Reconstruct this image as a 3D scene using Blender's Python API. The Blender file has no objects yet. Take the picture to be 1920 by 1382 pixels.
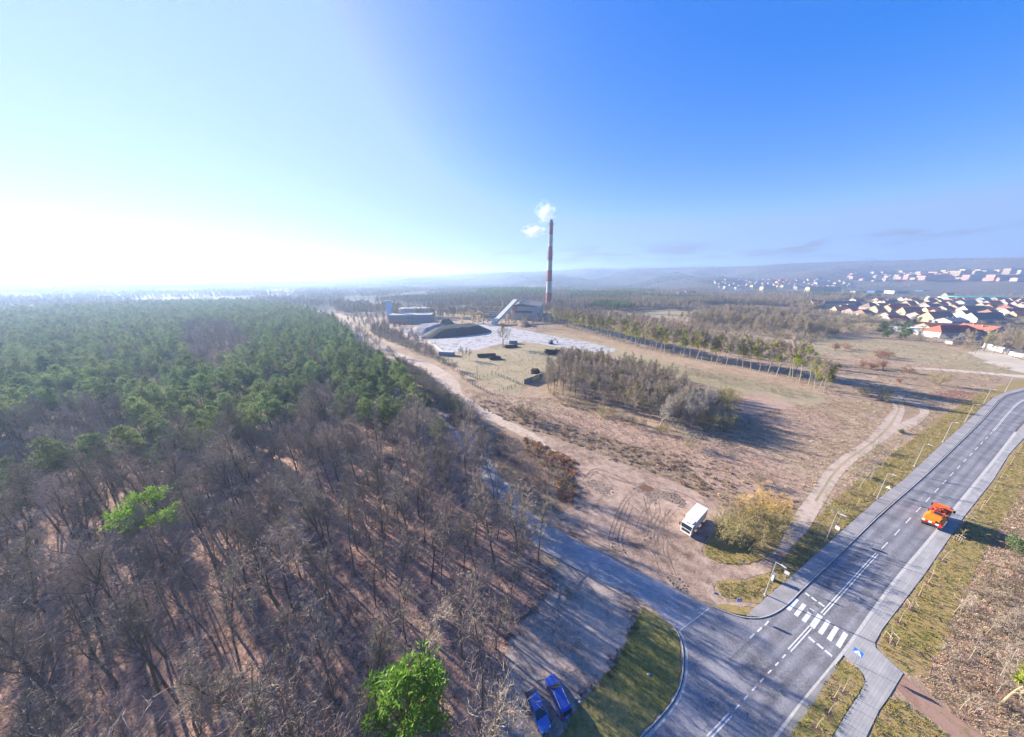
import bpy, bmesh, math, random
import numpy as np
from mathutils import Vector, Matrix, noise as mnoise

sc = bpy.context.scene
R = math.radians

# ------------------------------------------------------------------ camera, sky, sun, exposure
CAM_H = 58.0                     # metres above the meadow
FPX = 545.0                      # focal length in photo pixels (1920 wide)
PITCH = math.atan((691 - 525) / FPX)
cam_d = bpy.data.cameras.new('camera')
cam = bpy.data.objects.new('camera', cam_d)
sc.collection.objects.link(cam)
cam.location = (0, 0, CAM_H)
cam.rotation_euler = (R(90) - PITCH, 0, 0)
cam_d.sensor_width = 36.0
cam_d.lens = FPX / 1920 * 36.0
cam_d.clip_start = 0.5
cam_d.clip_end = 40000
sc.camera = cam

SUN_EL, SUN_AZ = R(19.5), R(-57.0)      # azimuth from +Y towards +X
world = bpy.data.worlds.new('World')
sc.world = world
world.use_nodes = True
wn = world.node_tree.nodes; wl = world.node_tree.links
wn.clear()
w_out = wn.new('ShaderNodeOutputWorld')
w_bg = wn.new('ShaderNodeBackground')
w_sky = wn.new('ShaderNodeTexSky')
w_sky.sky_type = 'NISHITA'
w_sky.sun_disc = False
w_sky.sun_elevation = SUN_EL
w_sky.sun_rotation = SUN_AZ
w_sky.altitude = 60
w_sky.air_density = 1.0
w_sky.dust_density = 1.2
w_sky.ozone_density = 3.0
w_bg.inputs['Strength'].default_value = 0.10
# low broken clouds lying along the whole horizon
w_tc = wn.new('ShaderNodeTexCoord')
w_sep = wn.new('ShaderNodeSeparateXYZ')
wl.new(w_tc.outputs['Generated'], w_sep.inputs[0])
w_map = wn.new('ShaderNodeMapping')
w_map.inputs['Scale'].default_value = (1.0, 1.0, 4.5)
wl.new(w_tc.outputs['Generated'], w_map.inputs['Vector'])
w_no = wn.new('ShaderNodeTexNoise')
w_no.inputs['Scale'].default_value = 7.0
w_no.inputs['Detail'].default_value = 7.0
w_no.inputs['Roughness'].default_value = 0.55
w_no.inputs['Distortion'].default_value = 0.25
wl.new(w_map.outputs[0], w_no.inputs['Vector'])
w_rm = wn.new('ShaderNodeMapRange'); w_rm.interpolation_type = 'SMOOTHSTEP'
w_rm.inputs[1].default_value = 0.47; w_rm.inputs[2].default_value = 0.62
wl.new(w_no.outputs['Fac'], w_rm.inputs[0])
w_b1 = wn.new('ShaderNodeMapRange'); w_b1.interpolation_type = 'SMOOTHSTEP'
w_b1.inputs[1].default_value = 0.035; w_b1.inputs[2].default_value = 0.065
wl.new(w_sep.outputs['Z'], w_b1.inputs[0])
w_b2 = wn.new('ShaderNodeMapRange'); w_b2.interpolation_type = 'SMOOTHSTEP'
w_b2.inputs[1].default_value = 0.115; w_b2.inputs[2].default_value = 0.075
wl.new(w_sep.outputs['Z'], w_b2.inputs[0])
w_m1 = wn.new('ShaderNodeMath'); w_m1.operation = 'MULTIPLY'
wl.new(w_b1.outputs[0], w_m1.inputs[0]); wl.new(w_b2.outputs[0], w_m1.inputs[1])
w_m2 = wn.new('ShaderNodeMath'); w_m2.operation = 'MULTIPLY'
wl.new(w_m1.outputs[0], w_m2.inputs[0]); wl.new(w_rm.outputs[0], w_m2.inputs[1])
w_m3 = wn.new('ShaderNodeMath'); w_m3.operation = 'MULTIPLY'
w_m3.inputs[1].default_value = 0.95
wl.new(w_m2.outputs[0], w_m3.inputs[0])
w_hs = wn.new('ShaderNodeHueSaturation')
w_hs.inputs['Saturation'].default_value = 2.6
w_hs.inputs['Value'].default_value = 1.42
w_hs.inputs['Hue'].default_value = 0.533
w_gm = wn.new('ShaderNodeGamma'); w_gm.inputs['Gamma'].default_value = 0.42     # the camera's soft shoulder
wl.new(w_sky.outputs[0], w_gm.inputs['Color'])
wl.new(w_gm.outputs[0], w_hs.inputs['Color'])
w_mix = wn.new('ShaderNodeMix'); w_mix.data_type = 'RGBA'
wl.new(w_m3.outputs[0], w_mix.inputs['Factor'])
w_dk = wn.new('ShaderNodeMix'); w_dk.data_type = 'RGBA'; w_dk.blend_type = 'DARKEN'; w_dk.inputs['Factor'].default_value = 1.0     # highlights roll off before they burn out
w_dk.inputs['B'].default_value = (0.85, 1.32, 2.3, 1)
wl.new(w_hs.outputs[0], w_dk.inputs['A']); wl.new(w_dk.outputs['Result'], w_mix.inputs['A'])
w_cl = wn.new('ShaderNodeHueSaturation'); w_cl.inputs['Saturation'].default_value = 0.45; w_cl.inputs['Value'].default_value = 0.4     # cloud: the sky behind it, greyed
wl.new(w_dk.outputs['Result'], w_cl.inputs['Color']); wl.new(w_cl.outputs[0], w_mix.inputs['B'])
wl.new(w_mix.outputs['Result'], w_bg.inputs['Color'])
wl.new(w_bg.outputs[0], w_out.inputs['Surface'])

sun_d = bpy.data.lights.new('sun', 'SUN')
sun_d.energy = 5.0
sun_d.angle = R(0.5)
sun_d.color = (1.0, 0.90, 0.78)
sun = bpy.data.objects.new('sun', sun_d)
sc.collection.objects.link(sun)
SUN_DIR = Vector((math.sin(SUN_AZ) * math.cos(SUN_EL), math.cos(SUN_AZ) * math.cos(SUN_EL), math.sin(SUN_EL)))
sun.rotation_euler = SUN_DIR.to_track_quat('Z', 'Y').to_euler()
sun.location = (-200, 200, 300)

sc.view_settings.view_transform = 'Standard'
sc.view_settings.look = 'None'
sc.view_settings.exposure = 2.05
sc.view_settings.gamma = 1.0
sc.view_settings.use_curve_mapping = False
sc.render.engine = 'CYCLES'
sc.cycles.max_bounces = 5
sc.cycles.diffuse_bounces = 2
sc.cycles.glossy_bounces = 2
sc.cycles.transmission_bounces = 2
sc.cycles.transparent_max_bounces = 6
sc.cycles.volume_bounces = 0
sc.cycles.use_denoising = True
sc.cycles.denoiser = 'OPENIMAGEDENOISE'
sc.cycles.denoising_input_passes = 'RGB_ALBEDO_NORMAL'
sc.cycles.denoising_prefilter = 'ACCURATE'
sc.cycles.sample_clamp_indirect = 4.0

# ------------------------------------------------------------------ helpers
C = sc.collection
CP, SP = math.cos(PITCH), math.sin(PITCH)

def G(x, y, z=0.0):
    """photo pixel -> world x, y of the point at height z that is seen there"""
    a = (x - 960) / FPX; b = (691 - y) / FPX
    t = (CAM_H - z) / -(b * CP - SP)
    return (a * t, (CP + b * SP) * t)

def GP(pts, z=0.0):
    return [G(x, y, z) for x, y in pts]

def height_of(xb, yb, yt):
    """height of an upright thing with base pixel (xb, yb) and top row yt"""
    X, Y = G(xb, yb)
    b = (691 - yt) / FPX
    return CAM_H + (b * CP - SP) / (CP + b * SP) * Y

def obj(name, mesh, parent=None, loc=None, rz=0.0):
    o = bpy.data.objects.new(name, mesh)
    C.objects.link(o)
    if parent is not None: o.parent = parent
    if loc is not None: o.location = loc
    if rz: o.rotation_euler = (0, 0, rz)
    return o

def tag(o, label=None, cat=None, group=None, kind=None):
    if label: o['label'] = label
    if cat: o['category'] = cat
    if group: o['group'] = group
    if kind: o['kind'] = kind
    return o

def thing(name, label, cat, loc=(0, 0, 0), rz=0.0, group=None):
    return tag(obj(name, None, None, loc, rz), label, cat, group)

class MB:
    """collects faces, then becomes one mesh"""
    def __init__(s): s.v = []; s.f = []; s.m = []; s.mats = []
    def mi(s, mat):
        if mat not in s.mats: s.mats.append(mat)
        return s.mats.index(mat)
    def add(s, vs, fs, mat):
        n = len(s.v); k = s.mi(mat)
        s.v.extend([tuple(v) for v in vs])
        for f in fs:
            s.f.append(tuple(i + n for i in f)); s.m.append(k)
        return s
    def box(s, c, d, mat, rz=0.0, M=None):
        x, y, z = d[0] / 2, d[1] / 2, d[2] / 2
        vs = [Vector((sx * x, sy * y, sz * z)) for sz in (-1, 1) for sx, sy in ((-1, -1), (1, -1), (1, 1), (-1, 1))]
        if rz: q = Matrix.Rotation(rz, 3, 'Z'); vs = [q @ v for v in vs]
        if M is not None: vs = [M @ v for v in vs]
        c = Vector(c); vs = [v + c for v in vs]
        return s.add(vs, [(3, 2, 1, 0), (4, 5, 6, 7), (0, 1, 5, 4), (1, 2, 6, 5), (2, 3, 7, 6), (3, 0, 4, 7)], mat)
    def prism(s, poly, z0, z1, mat):
        n = len(poly)
        vs = [(p[0], p[1], z0) for p in poly] + [(p[0], p[1], z1) for p in poly]
        return s.add(vs, [tuple(range(n - 1, -1, -1)), tuple(range(n, 2 * n))] + [(i, (i + 1) % n, n + (i + 1) % n, n + i) for i in range(n)], mat)
    def bar(s, a, b, r, mat, n=6, r2=None):
        a, b = Vector(a), Vector(b); d = (b - a)
        if d.length < 1e-6: return s
        q = d.normalized().to_track_quat('Z', 'Y'); r2 = r if r2 is None else r2
        vs = [a + q @ Vector((math.cos(i * 2 * math.pi / n) * r, math.sin(i * 2 * math.pi / n) * r, 0)) for i in range(n)]
        vs += [b + q @ Vector((math.cos(i * 2 * math.pi / n) * r2, math.sin(i * 2 * math.pi / n) * r2, 0)) for i in range(n)]
        return s.add(vs, [tuple(range(n - 1, -1, -1)), tuple(range(n, 2 * n))] + [(i, (i + 1) % n, n + (i + 1) % n, n + i) for i in range(n)], mat)
    def loft(s, rings, mat, cap=True, closed=True):
        n = len(rings[0]); vs = [v for r in rings for v in r]; fs = []
        for k in range(len(rings) - 1):
            for i in range(n if closed else n - 1):
                j = (i + 1) % n
                fs.append((k * n + i, k * n + j, (k + 1) * n + j, (k + 1) * n + i))
        if cap:
            fs.append(tuple(range(n - 1, -1, -1))); fs.append(tuple((len(rings) - 1) * n + i for i in range(n)))
        return s.add(vs, fs, mat)
    def mesh(s, name):
        me = bpy.data.meshes.new(name)
        me.from_pydata(s.v, [], s.f)
        for m in s.mats: me.materials.append(m)
        if len(s.mats) > 1: me.polygons.foreach_set('material_index', s.m)
        me.update()
        return me
    def build(s, name, parent=None, loc=None, rz=0.0, smooth=False):
        me = s.mesh(name)
        if smooth: me.polygons.foreach_set('use_smooth', [True] * len(me.polygons))
        return obj(name, me, parent, loc, rz)

def copy_tree(o, parent=None):
    c = o.copy(); C.objects.link(c); c.parent = parent
    for ch in o.children: copy_tree(ch, c)
    return c

def inside(p, poly):
    x, y = p; r = False; n = len(poly); j = n - 1
    for i in range(n):
        xi, yi = poly[i]; xj, yj = poly[j]
        if (yi > y) != (yj > y) and x < (xj - xi) * (y - yi) / (yj - yi) + xi: r = not r
        j = i
    return r

def inside_np(P, poly):
    x = P[:, 0]; y = P[:, 1]; r = np.zeros(len(P), bool); n = len(poly); j = n - 1
    for i in range(n):
        xi, yi = poly[i]; xj, yj = poly[j]
        if yi != yj:
            c = ((yi > y) != (yj > y)) & (x < (xj - xi) * (y - yi) / (yj - yi) + xi)
            r ^= c
        j = i
    return r

def scatter_poly(poly, spacing, seed, avoid=(), tries=None):
    """darts in a polygon, no two closer than spacing"""
    rnd = random.Random(seed)
    xs = [p[0] for p in poly]; ys = [p[1] for p in poly]
    x0, x1, y0, y1 = min(xs), max(xs), min(ys), max(ys)
    cell = spacing / 1.4142; grid = {}; out = []
    n = tries or int((x1 - x0) * (y1 - y0) / spacing ** 2 * 6)
    for _ in range(n):
        p = (rnd.uniform(x0, x1), rnd.uniform(y0, y1))
        k = (int(p[0] // cell), int(p[1] // cell))
        if k in grid or not inside(p, poly): continue
        bad = False
        for i in range(k[0] - 2, k[0] + 3):
            for j in range(k[1] - 2, k[1] + 3):
                q = grid.get((i, j))
                if q and (q[0] - p[0]) ** 2 + (q[1] - p[1]) ** 2 < spacing ** 2: bad = True; break
            if bad: break
        if bad or any(inside(p, a) for a in avoid): continue
        grid[k] = p; out.append(p)
    return out

def resample(pts, step):
    out = []; acc = 0.0
    for (a, b) in zip(pts[:-1], pts[1:]):
        d = math.dist(a, b); t = acc
        while t < d:
            u = t / d; out.append((a[0] + (b[0] - a[0]) * u, a[1] + (b[1] - a[1]) * u)); t += step
        acc = t - d
    out.append(tuple(pts[-1]))
    return out

def smooth_line(pts, n=2, closed=False):
    for _ in range(n):
        q = [] if closed else [pts[0]]
        m = len(pts)
        for i in range(m if closed else m - 1):
            a, b = pts[i], pts[(i + 1) % m]
            q.append((a[0] * .75 + b[0] * .25, a[1] * .75 + b[1] * .25)); q.append((a[0] * .25 + b[0] * .75, a[1] * .25 + b[1] * .75))
        if not closed: q.append(pts[-1])
        pts = q
    return pts

# ------------------------------------------------------------------ materials
MATS = {}
def ramp(n, stops):
    e = n.color_ramp.elements
    while len(e) > 1: e.remove(e[-1])
    e[0].position = stops[0][0]; e[0].color = (*stops[0][1], 1)
    for p, c in stops[1:]:
        k = e.new(p); k.color = (*c, 1)

def mat(name, col, rough=0.8, metal=0.0, var=0.0, scale=3.0, bump=0.0, rnd=0.0, spec=0.3, coords='Object', transl=0.0):
    """one colour, broken up by noise (var) and by a random value for each object (rnd)"""
    if name in MATS: return MATS[name]
    m = bpy.data.materials.new(name); m.use_nodes = True
    nt = m.node_tree; N = nt.nodes; L = nt.links
    b = N['Principled BSDF']
    b.inputs['Base Color'].default_value = (*col, 1)
    b.inputs['Roughness'].default_value = rough
    b.inputs['Metallic'].default_value = metal
    b.inputs['Specular IOR Level'].default_value = spec
    src = None
    if var > 0:
        tc = N.new('ShaderNodeTexCoord')
        no = N.new('ShaderNodeTexNoise'); no.inputs['Scale'].default_value = scale; no.inputs['Detail'].default_value = 6
        no.inputs['Roughness'].default_value = 0.65
        L.new(tc.outputs[coords], no.inputs['Vector'])
        cr = N.new('ShaderNodeValToRGB')
        lo = tuple(max(0, c * (1 - var)) for c in col); hi = tuple(min(1, c * (1 + var)) for c in col)
        ramp(cr, [(0.3, lo), (0.7, hi)])
        L.new(no.outputs['Fac'], cr.inputs[0]); src = cr.outputs[0]
        if bump > 0:
            bp = N.new('ShaderNodeBump'); bp.inputs['Strength'].default_value = bump; bp.inputs['Distance'].default_value = 0.05
            L.new(no.outputs['Fac'], bp.inputs['Height']); L.new(bp.outputs[0], b.inputs['Normal'])
    if rnd > 0:
        oi = N.new('ShaderNodeObjectInfo')
        mr = N.new('ShaderNodeMapRange'); mr.inputs[3].default_value = 1 - rnd; mr.inputs[4].default_value = 1 + rnd
        L.new(oi.outputs['Random'], mr.inputs[0])
        hs = N.new('ShaderNodeHueSaturation')
        if src: L.new(src, hs.inputs['Color'])
        else: hs.inputs['Color'].default_value = (*col, 1)
        L.new(mr.outputs[0], hs.inputs['Value'])
        mr2 = N.new('ShaderNodeMapRange'); mr2.inputs[3].default_value = 0.5 - rnd * 0.06; mr2.inputs[4].default_value = 0.5 + rnd * 0.06
        wn_ = N.new('ShaderNodeTexWhiteNoise'); wn_.noise_dimensions = '1D'
        L.new(oi.outputs['Random'], wn_.inputs['W']); L.new(wn_.outputs['Value'], mr2.inputs[0]); L.new(mr2.outputs[0], hs.inputs['Hue'])
        src = hs.outputs[0]
    if src: L.new(src, b.inputs['Base Color'])
    if transl > 0:
        tr = N.new('ShaderNodeBsdfTranslucent'); mx = N.new('ShaderNodeMixShader'); mx.inputs[0].default_value = transl
        if src: L.new(src, tr.inputs['Color'])
        else: tr.inputs['Color'].default_value = (*col, 1)
        L.new(b.outputs[0], mx.inputs[1]); L.new(tr.outputs[0], mx.inputs[2])
        L.new(mx.outputs[0], N['Material Output'].inputs['Surface'])
    MATS[name] = m
    return m

def ground_mat(name, cols, s1=0.05, s2=0.6, s3=6.0, rough=0.95, bump=0.4, w=(0.5, 0.3, 0.2), spread=0.5, dist=0.15):
    """three sizes of noise mixed into one value that runs through a list of colours"""
    m = bpy.data.materials.new(name); m.use_nodes = True
    nt = m.node_tree; N = nt.nodes; L = nt.links; b = N['Principled BSDF']
    b.inputs['Roughness'].default_value = rough; b.inputs['Specular IOR Level'].default_value = 0.15
    tc = N.new('ShaderNodeTexCoord'); acc = None; fine = None
    for s, k, det in ((s1, w[0], 4), (s2, w[1], 6), (s3, w[2], 5)):
        no = N.new('ShaderNodeTexNoise'); no.inputs['Scale'].default_value = s; no.inputs['Detail'].default_value = det
        no.inputs['Roughness'].default_value = 0.6; no.inputs['Distortion'].default_value = 0.4
        L.new(tc.outputs['Object'], no.inputs['Vector'])
        mm = N.new('ShaderNodeMath'); mm.operation = 'MULTIPLY'; mm.inputs[1].default_value = k
        L.new(no.outputs['Fac'], mm.inputs[0])
        if acc is None: acc = mm.outputs[0]
        else:
            ad = N.new('ShaderNodeMath'); ad.operation = 'ADD'; L.new(acc, ad.inputs[0]); L.new(mm.outputs[0], ad.inputs[1]); acc = ad.outputs[0]
        fine = no
    mr = N.new('ShaderNodeMapRange'); mr.inputs[1].default_value = 0.5 - spread * 0.28; mr.inputs[2].default_value = 0.5 + spread * 0.28
    L.new(acc, mr.inputs[0])
    cr = N.new('ShaderNodeValToRGB'); n = len(cols)
    ramp(cr, [(i / (n - 1), c) for i, c in enumerate(cols)])
    L.new(mr.outputs[0], cr.inputs[0]); L.new(cr.outputs[0], b.inputs['Base Color'])
    bp = N.new('ShaderNodeBump'); bp.inputs['Strength'].default_value = bump; bp.inputs['Distance'].default_value = dist
    L.new(acc, bp.inputs['Height']); L.new(bp.outputs[0], b.inputs['Normal'])
    MATS[name] = m
    return m
# ------------------------------------------------------------------ terrain
SKY_PX = [(-400, 531), (0, 530), (300, 528), (500, 525), (600, 522.5), (700, 519), (800, 516), (900, 512), (960, 509), (1050, 506), (1100, 502), (1150, 504), (1200, 501),
          (1300, 499), (1400, 497), (1500, 491), (1600, 487), (1700, 485), (1760, 482), (1800, 481), (1920, 480), (2300, 480)]
_az, _el = [], []
for x, y in SKY_PX:
    a = (x - 960) / FPX; b = (691 - y) / FPX
    fw = CP + b * SP; up = b * CP - SP
    _az.append(math.atan2(a, fw)); _el.append(up / math.hypot(a, fw))
_az = np.array(_az); _el = np.array(_el)
R_RIDGE = 4300.0
def sstep(a, b, x):
    t = np.clip((x - a) / (b - a), 0, 1); return t * t * (3 - 2 * t)
def terrain(X, Y):
    X = np.asarray(X, float); Y = np.asarray(Y, float)
    r = np.hypot(X, Y); az = np.arctan2(X, Y)
    e = np.interp(az, _az, _el, left=_el[0], right=_el[-1])
    ridge = np.maximum(0, CAM_H + e * R_RIDGE - 8)
    lump = 0.74 + 0.17 * np.sin(az * 17 + r * 0.0021) + 0.11 * np.sin(az * 41 - r * 0.004 + 1) + .05 * np.sin(az * 90 + r * .006)
    shoulder = 0.55 * sstep(2300, 3300, r + 260 * np.sin(az * 13)) * lump + 0.45 * sstep(3300, R_RIDGE, r)
    shoulder = np.where(r >= R_RIDGE, 1.0, np.minimum(shoulder, 0.93 + 0.07 * sstep(3900, R_RIDGE, r)))
    z = ridge * shoulder
    return np.where(r < 1500, 0.0, z)

ground_near = ground_mat('meadow', [(.13, .12, .055), (.24, .175, .11), (.30, .215, .145), (.38, .285, .195), (.20, .135, .095)], s1=.022, s2=.25, s3=1.8, w=(.36, .34, .3), spread=.48, bump=.9, dist=.5)
ground_far = ground_mat('far_woodland', [(.035, .042, .026), (.09, .075, .055), (.13, .105, .078), (.045, .05, .03), (.16, .13, .092)], s1=.004, s2=.03, s3=.25, w=(.4, .35, .25), spread=.6, bump=1.0, dist=12.0)

rr = [0, 15, 30, 60, 100, 160, 240, 340, 460, 620, 800, 1000, 1250, 1500] + list(np.linspace(1650, 5000, 34)) + [5600, 6400, 7600, 9000]
NA = 240
V = [(0, 0, 0)]; Fc = []; Mi = []
for r in rr[1:]:
    a = np.linspace(0, 2 * math.pi, NA, endpoint=False)
    X = r * np.sin(a); Y = r * np.cos(a)
    az = np.arctan2(X, Y); Z = terrain(X, Y)
    if r > 5000: Z = terrain(X / r * 5000, Y / r * 5000) * max(0.0, 1 - (r - 5000) / 3000)
    V += list(zip(X.tolist(), Y.tolist(), Z.tolist()))
for i in range(NA):
    Fc.append((0, 1 + (i + 1) % NA, 1 + i)); Mi.append(0)
for k in range(len(rr) - 2):
    for i in range(NA):
        j = (i + 1) % NA; b0 = 1 + k * NA; b1 = b0 + NA
        Fc.append((b0 + i, b0 + j, b1 + j, b1 + i)); Mi.append(0 if rr[k + 2] <= 620 else 1)
me = bpy.data.meshes.new('ground'); me.from_pydata(V, [], Fc)
me.materials.append(ground_near); me.materials.append(ground_far)
me.polygons.foreach_set('material_index', Mi); me.polygons.foreach_set('use_smooth', [True] * len(Fc)); me.update()
bm = bmesh.new(); bm.from_mesh(me); bmesh.ops.recalc_face_normals(bm, faces=bm.faces[:]); bm.to_mesh(me); bm.free()
if me.polygons[len(me.polygons) // 4].normal.z < 0: me.flip_normals()
ground = tag(obj('ground', me), 'wide dry meadow land reaching to the wooded hills', 'ground', kind='structure')

def sheet(name, px, z, material, rough=0.0, kind='structure', label=None, cat=None, smooth=0, step=1.2, parent=None, world_pts=None, seed=1):
    """flat sheet on the ground from an outline in photo pixels; rough = uneven edge in metres"""
    pts = world_pts if world_pts is not None else GP(px)
    if smooth: pts = smooth_line(pts, smooth, closed=True)
    if rough > 0:
        per = resample(pts + [pts[0]], step)[:-1]; q = []
        for i, p in enumerate(per):
            n1 = mnoise.noise(Vector((p[0] * .9, p[1] * .9, seed * 7.3))); n2 = mnoise.noise(Vector((p[0] * .25, p[1] * .25, seed * 3.1 + 50)))
            n3 = mnoise.noise(Vector((p[0] * .9, p[1] * .9, seed * 5.7 + 90)))
            q.append((p[0] + rough * (n1 + n2), p[1] + rough * (n3 + n2)))
        pts = q
    bm = bmesh.new(); vs = [bm.verts.new((x, y, z)) for x, y in pts]
    f = bm.faces.new(vs); f.normal_update()
    if f.normal.z < 0: f.normal_flip()
    bmesh.ops.triangulate(bm, faces=[f], ngon_method='EAR_CLIP')
    m = bpy.data.meshes.new(name); bm.to_mesh(m); bm.free(); m.materials.append(material)
    o = obj(name, m, parent)
    if parent is None: tag(o, label, cat, kind=kind)
    return o

# colours of the ground
m_litter = ground_mat('leaf_litter', [(.10, .065, .05), (.24, .145, .105), (.36, .225, .165), (.46, .30, .225), (.29, .13, .08)], s1=.08, s2=.7, s3=3.2, w=(.2, .35, .45), spread=.36, bump=1.0, dist=.35)
m_dirt = ground_mat('yard_dirt', [(.12, .08, .06), (.25, .175, .13), (.35, .255, .195), (.44, .335, .265)], s1=.07, s2=.45, s3=2.6, w=(.3, .4, .3), spread=.42, bump=.8, dist=.2)
m_park = ground_mat('parking_dirt', [(.14, .11, .09), (.26, .205, .17), (.35, .285, .24), (.42, .35, .30)], s1=.09, s2=.6, s3=3.5, w=(.35, .35, .3), spread=.4, bump=.6, dist=.12)
m_track = ground_mat('track_sand', [(.20, .15, .115), (.34, .265, .205), (.45, .36, .285), (.38, .295, .23)], s1=.06, s2=.6, s3=4.0, w=(.3, .35, .35), spread=.55, bump=.5, dist=.08)
m_lawn = ground_mat('lawn', [(.075, .08, .025), (.13, .13, .035), (.20, .18, .055), (.28, .22, .10), (.12, .12, .035)], s1=.12, s2=1.1, s3=8.0, w=(.3, .35, .35), spread=.6, bump=.9, dist=.1)
m_verge = ground_mat('verge_grass_soil', [(.08, .09, .025), (.17, .155, .045), (.25, .19, .06), (.31, .22, .10), (.20, .15, .08), (.13, .115, .04)], s1=.10, s2=.8, s3=4.0, w=(.3, .35, .35), spread=.45, bump=.9, dist=.12)
m_bramble = ground_mat('bramble_soil', [(.10, .08, .05), (.20, .145, .10), (.29, .205, .145), (.22, .17, .11)], s1=.1, s2=.6, s3=3.0, w=(.3, .35, .35), spread=.6, bump=.9, dist=.3)
m_pink = ground_mat('reddish_sward', [(.19, .13, .095), (.30, .20, .145), (.38, .27, .20), (.27, .19, .135)], s1=.06, s2=.5, s3=2.2, w=(.3, .35, .35), spread=.42, bump=.9, dist=.35)
m_straw = ground_mat('matted_straw', [(.15, .13, .05), (.29, .20, .125), (.38, .27, .175), (.31, .185, .13), (.42, .31, .215), (.19, .14, .065)], s1=.09, s2=.6, s3=2.4, w=(.3, .35, .35), spread=.5, bump=1.0, dist=.3)
m_pale = ground_mat('pale_sand', [(.33, .28, .21), (.44, .38, .30), (.52, .45, .36)], s1=.03, s2=.3, s3=2.0, bump=.4)
m_yard = ground_mat('coal_yard_ground', [(.08, .08, .085), (.30, .285, .285), (.42, .40, .39), (.17, .165, .17), (.40, .38, .37)], s1=.03, s2=.16, s3=1.2, w=(.25, .5, .25), spread=.5, bump=.4)
m_mud = ground_mat('wet_mud', [(.10, .075, .055), (.20, .15, .115), (.31, .24, .19)], s1=.3, s2=1.3, s3=5.0, w=(.3, .4, .3), rough=.7, bump=.9, dist=.15)
m_grass_mid = ground_mat('grass_field', [(.17, .155, .08), (.25, .21, .12), (.32, .26, .165), (.35, .285, .19)], s1=.02, s2=.2, s3=2.0, w=(.4, .35, .25), spread=.6, bump=.7, dist=.3)

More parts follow.
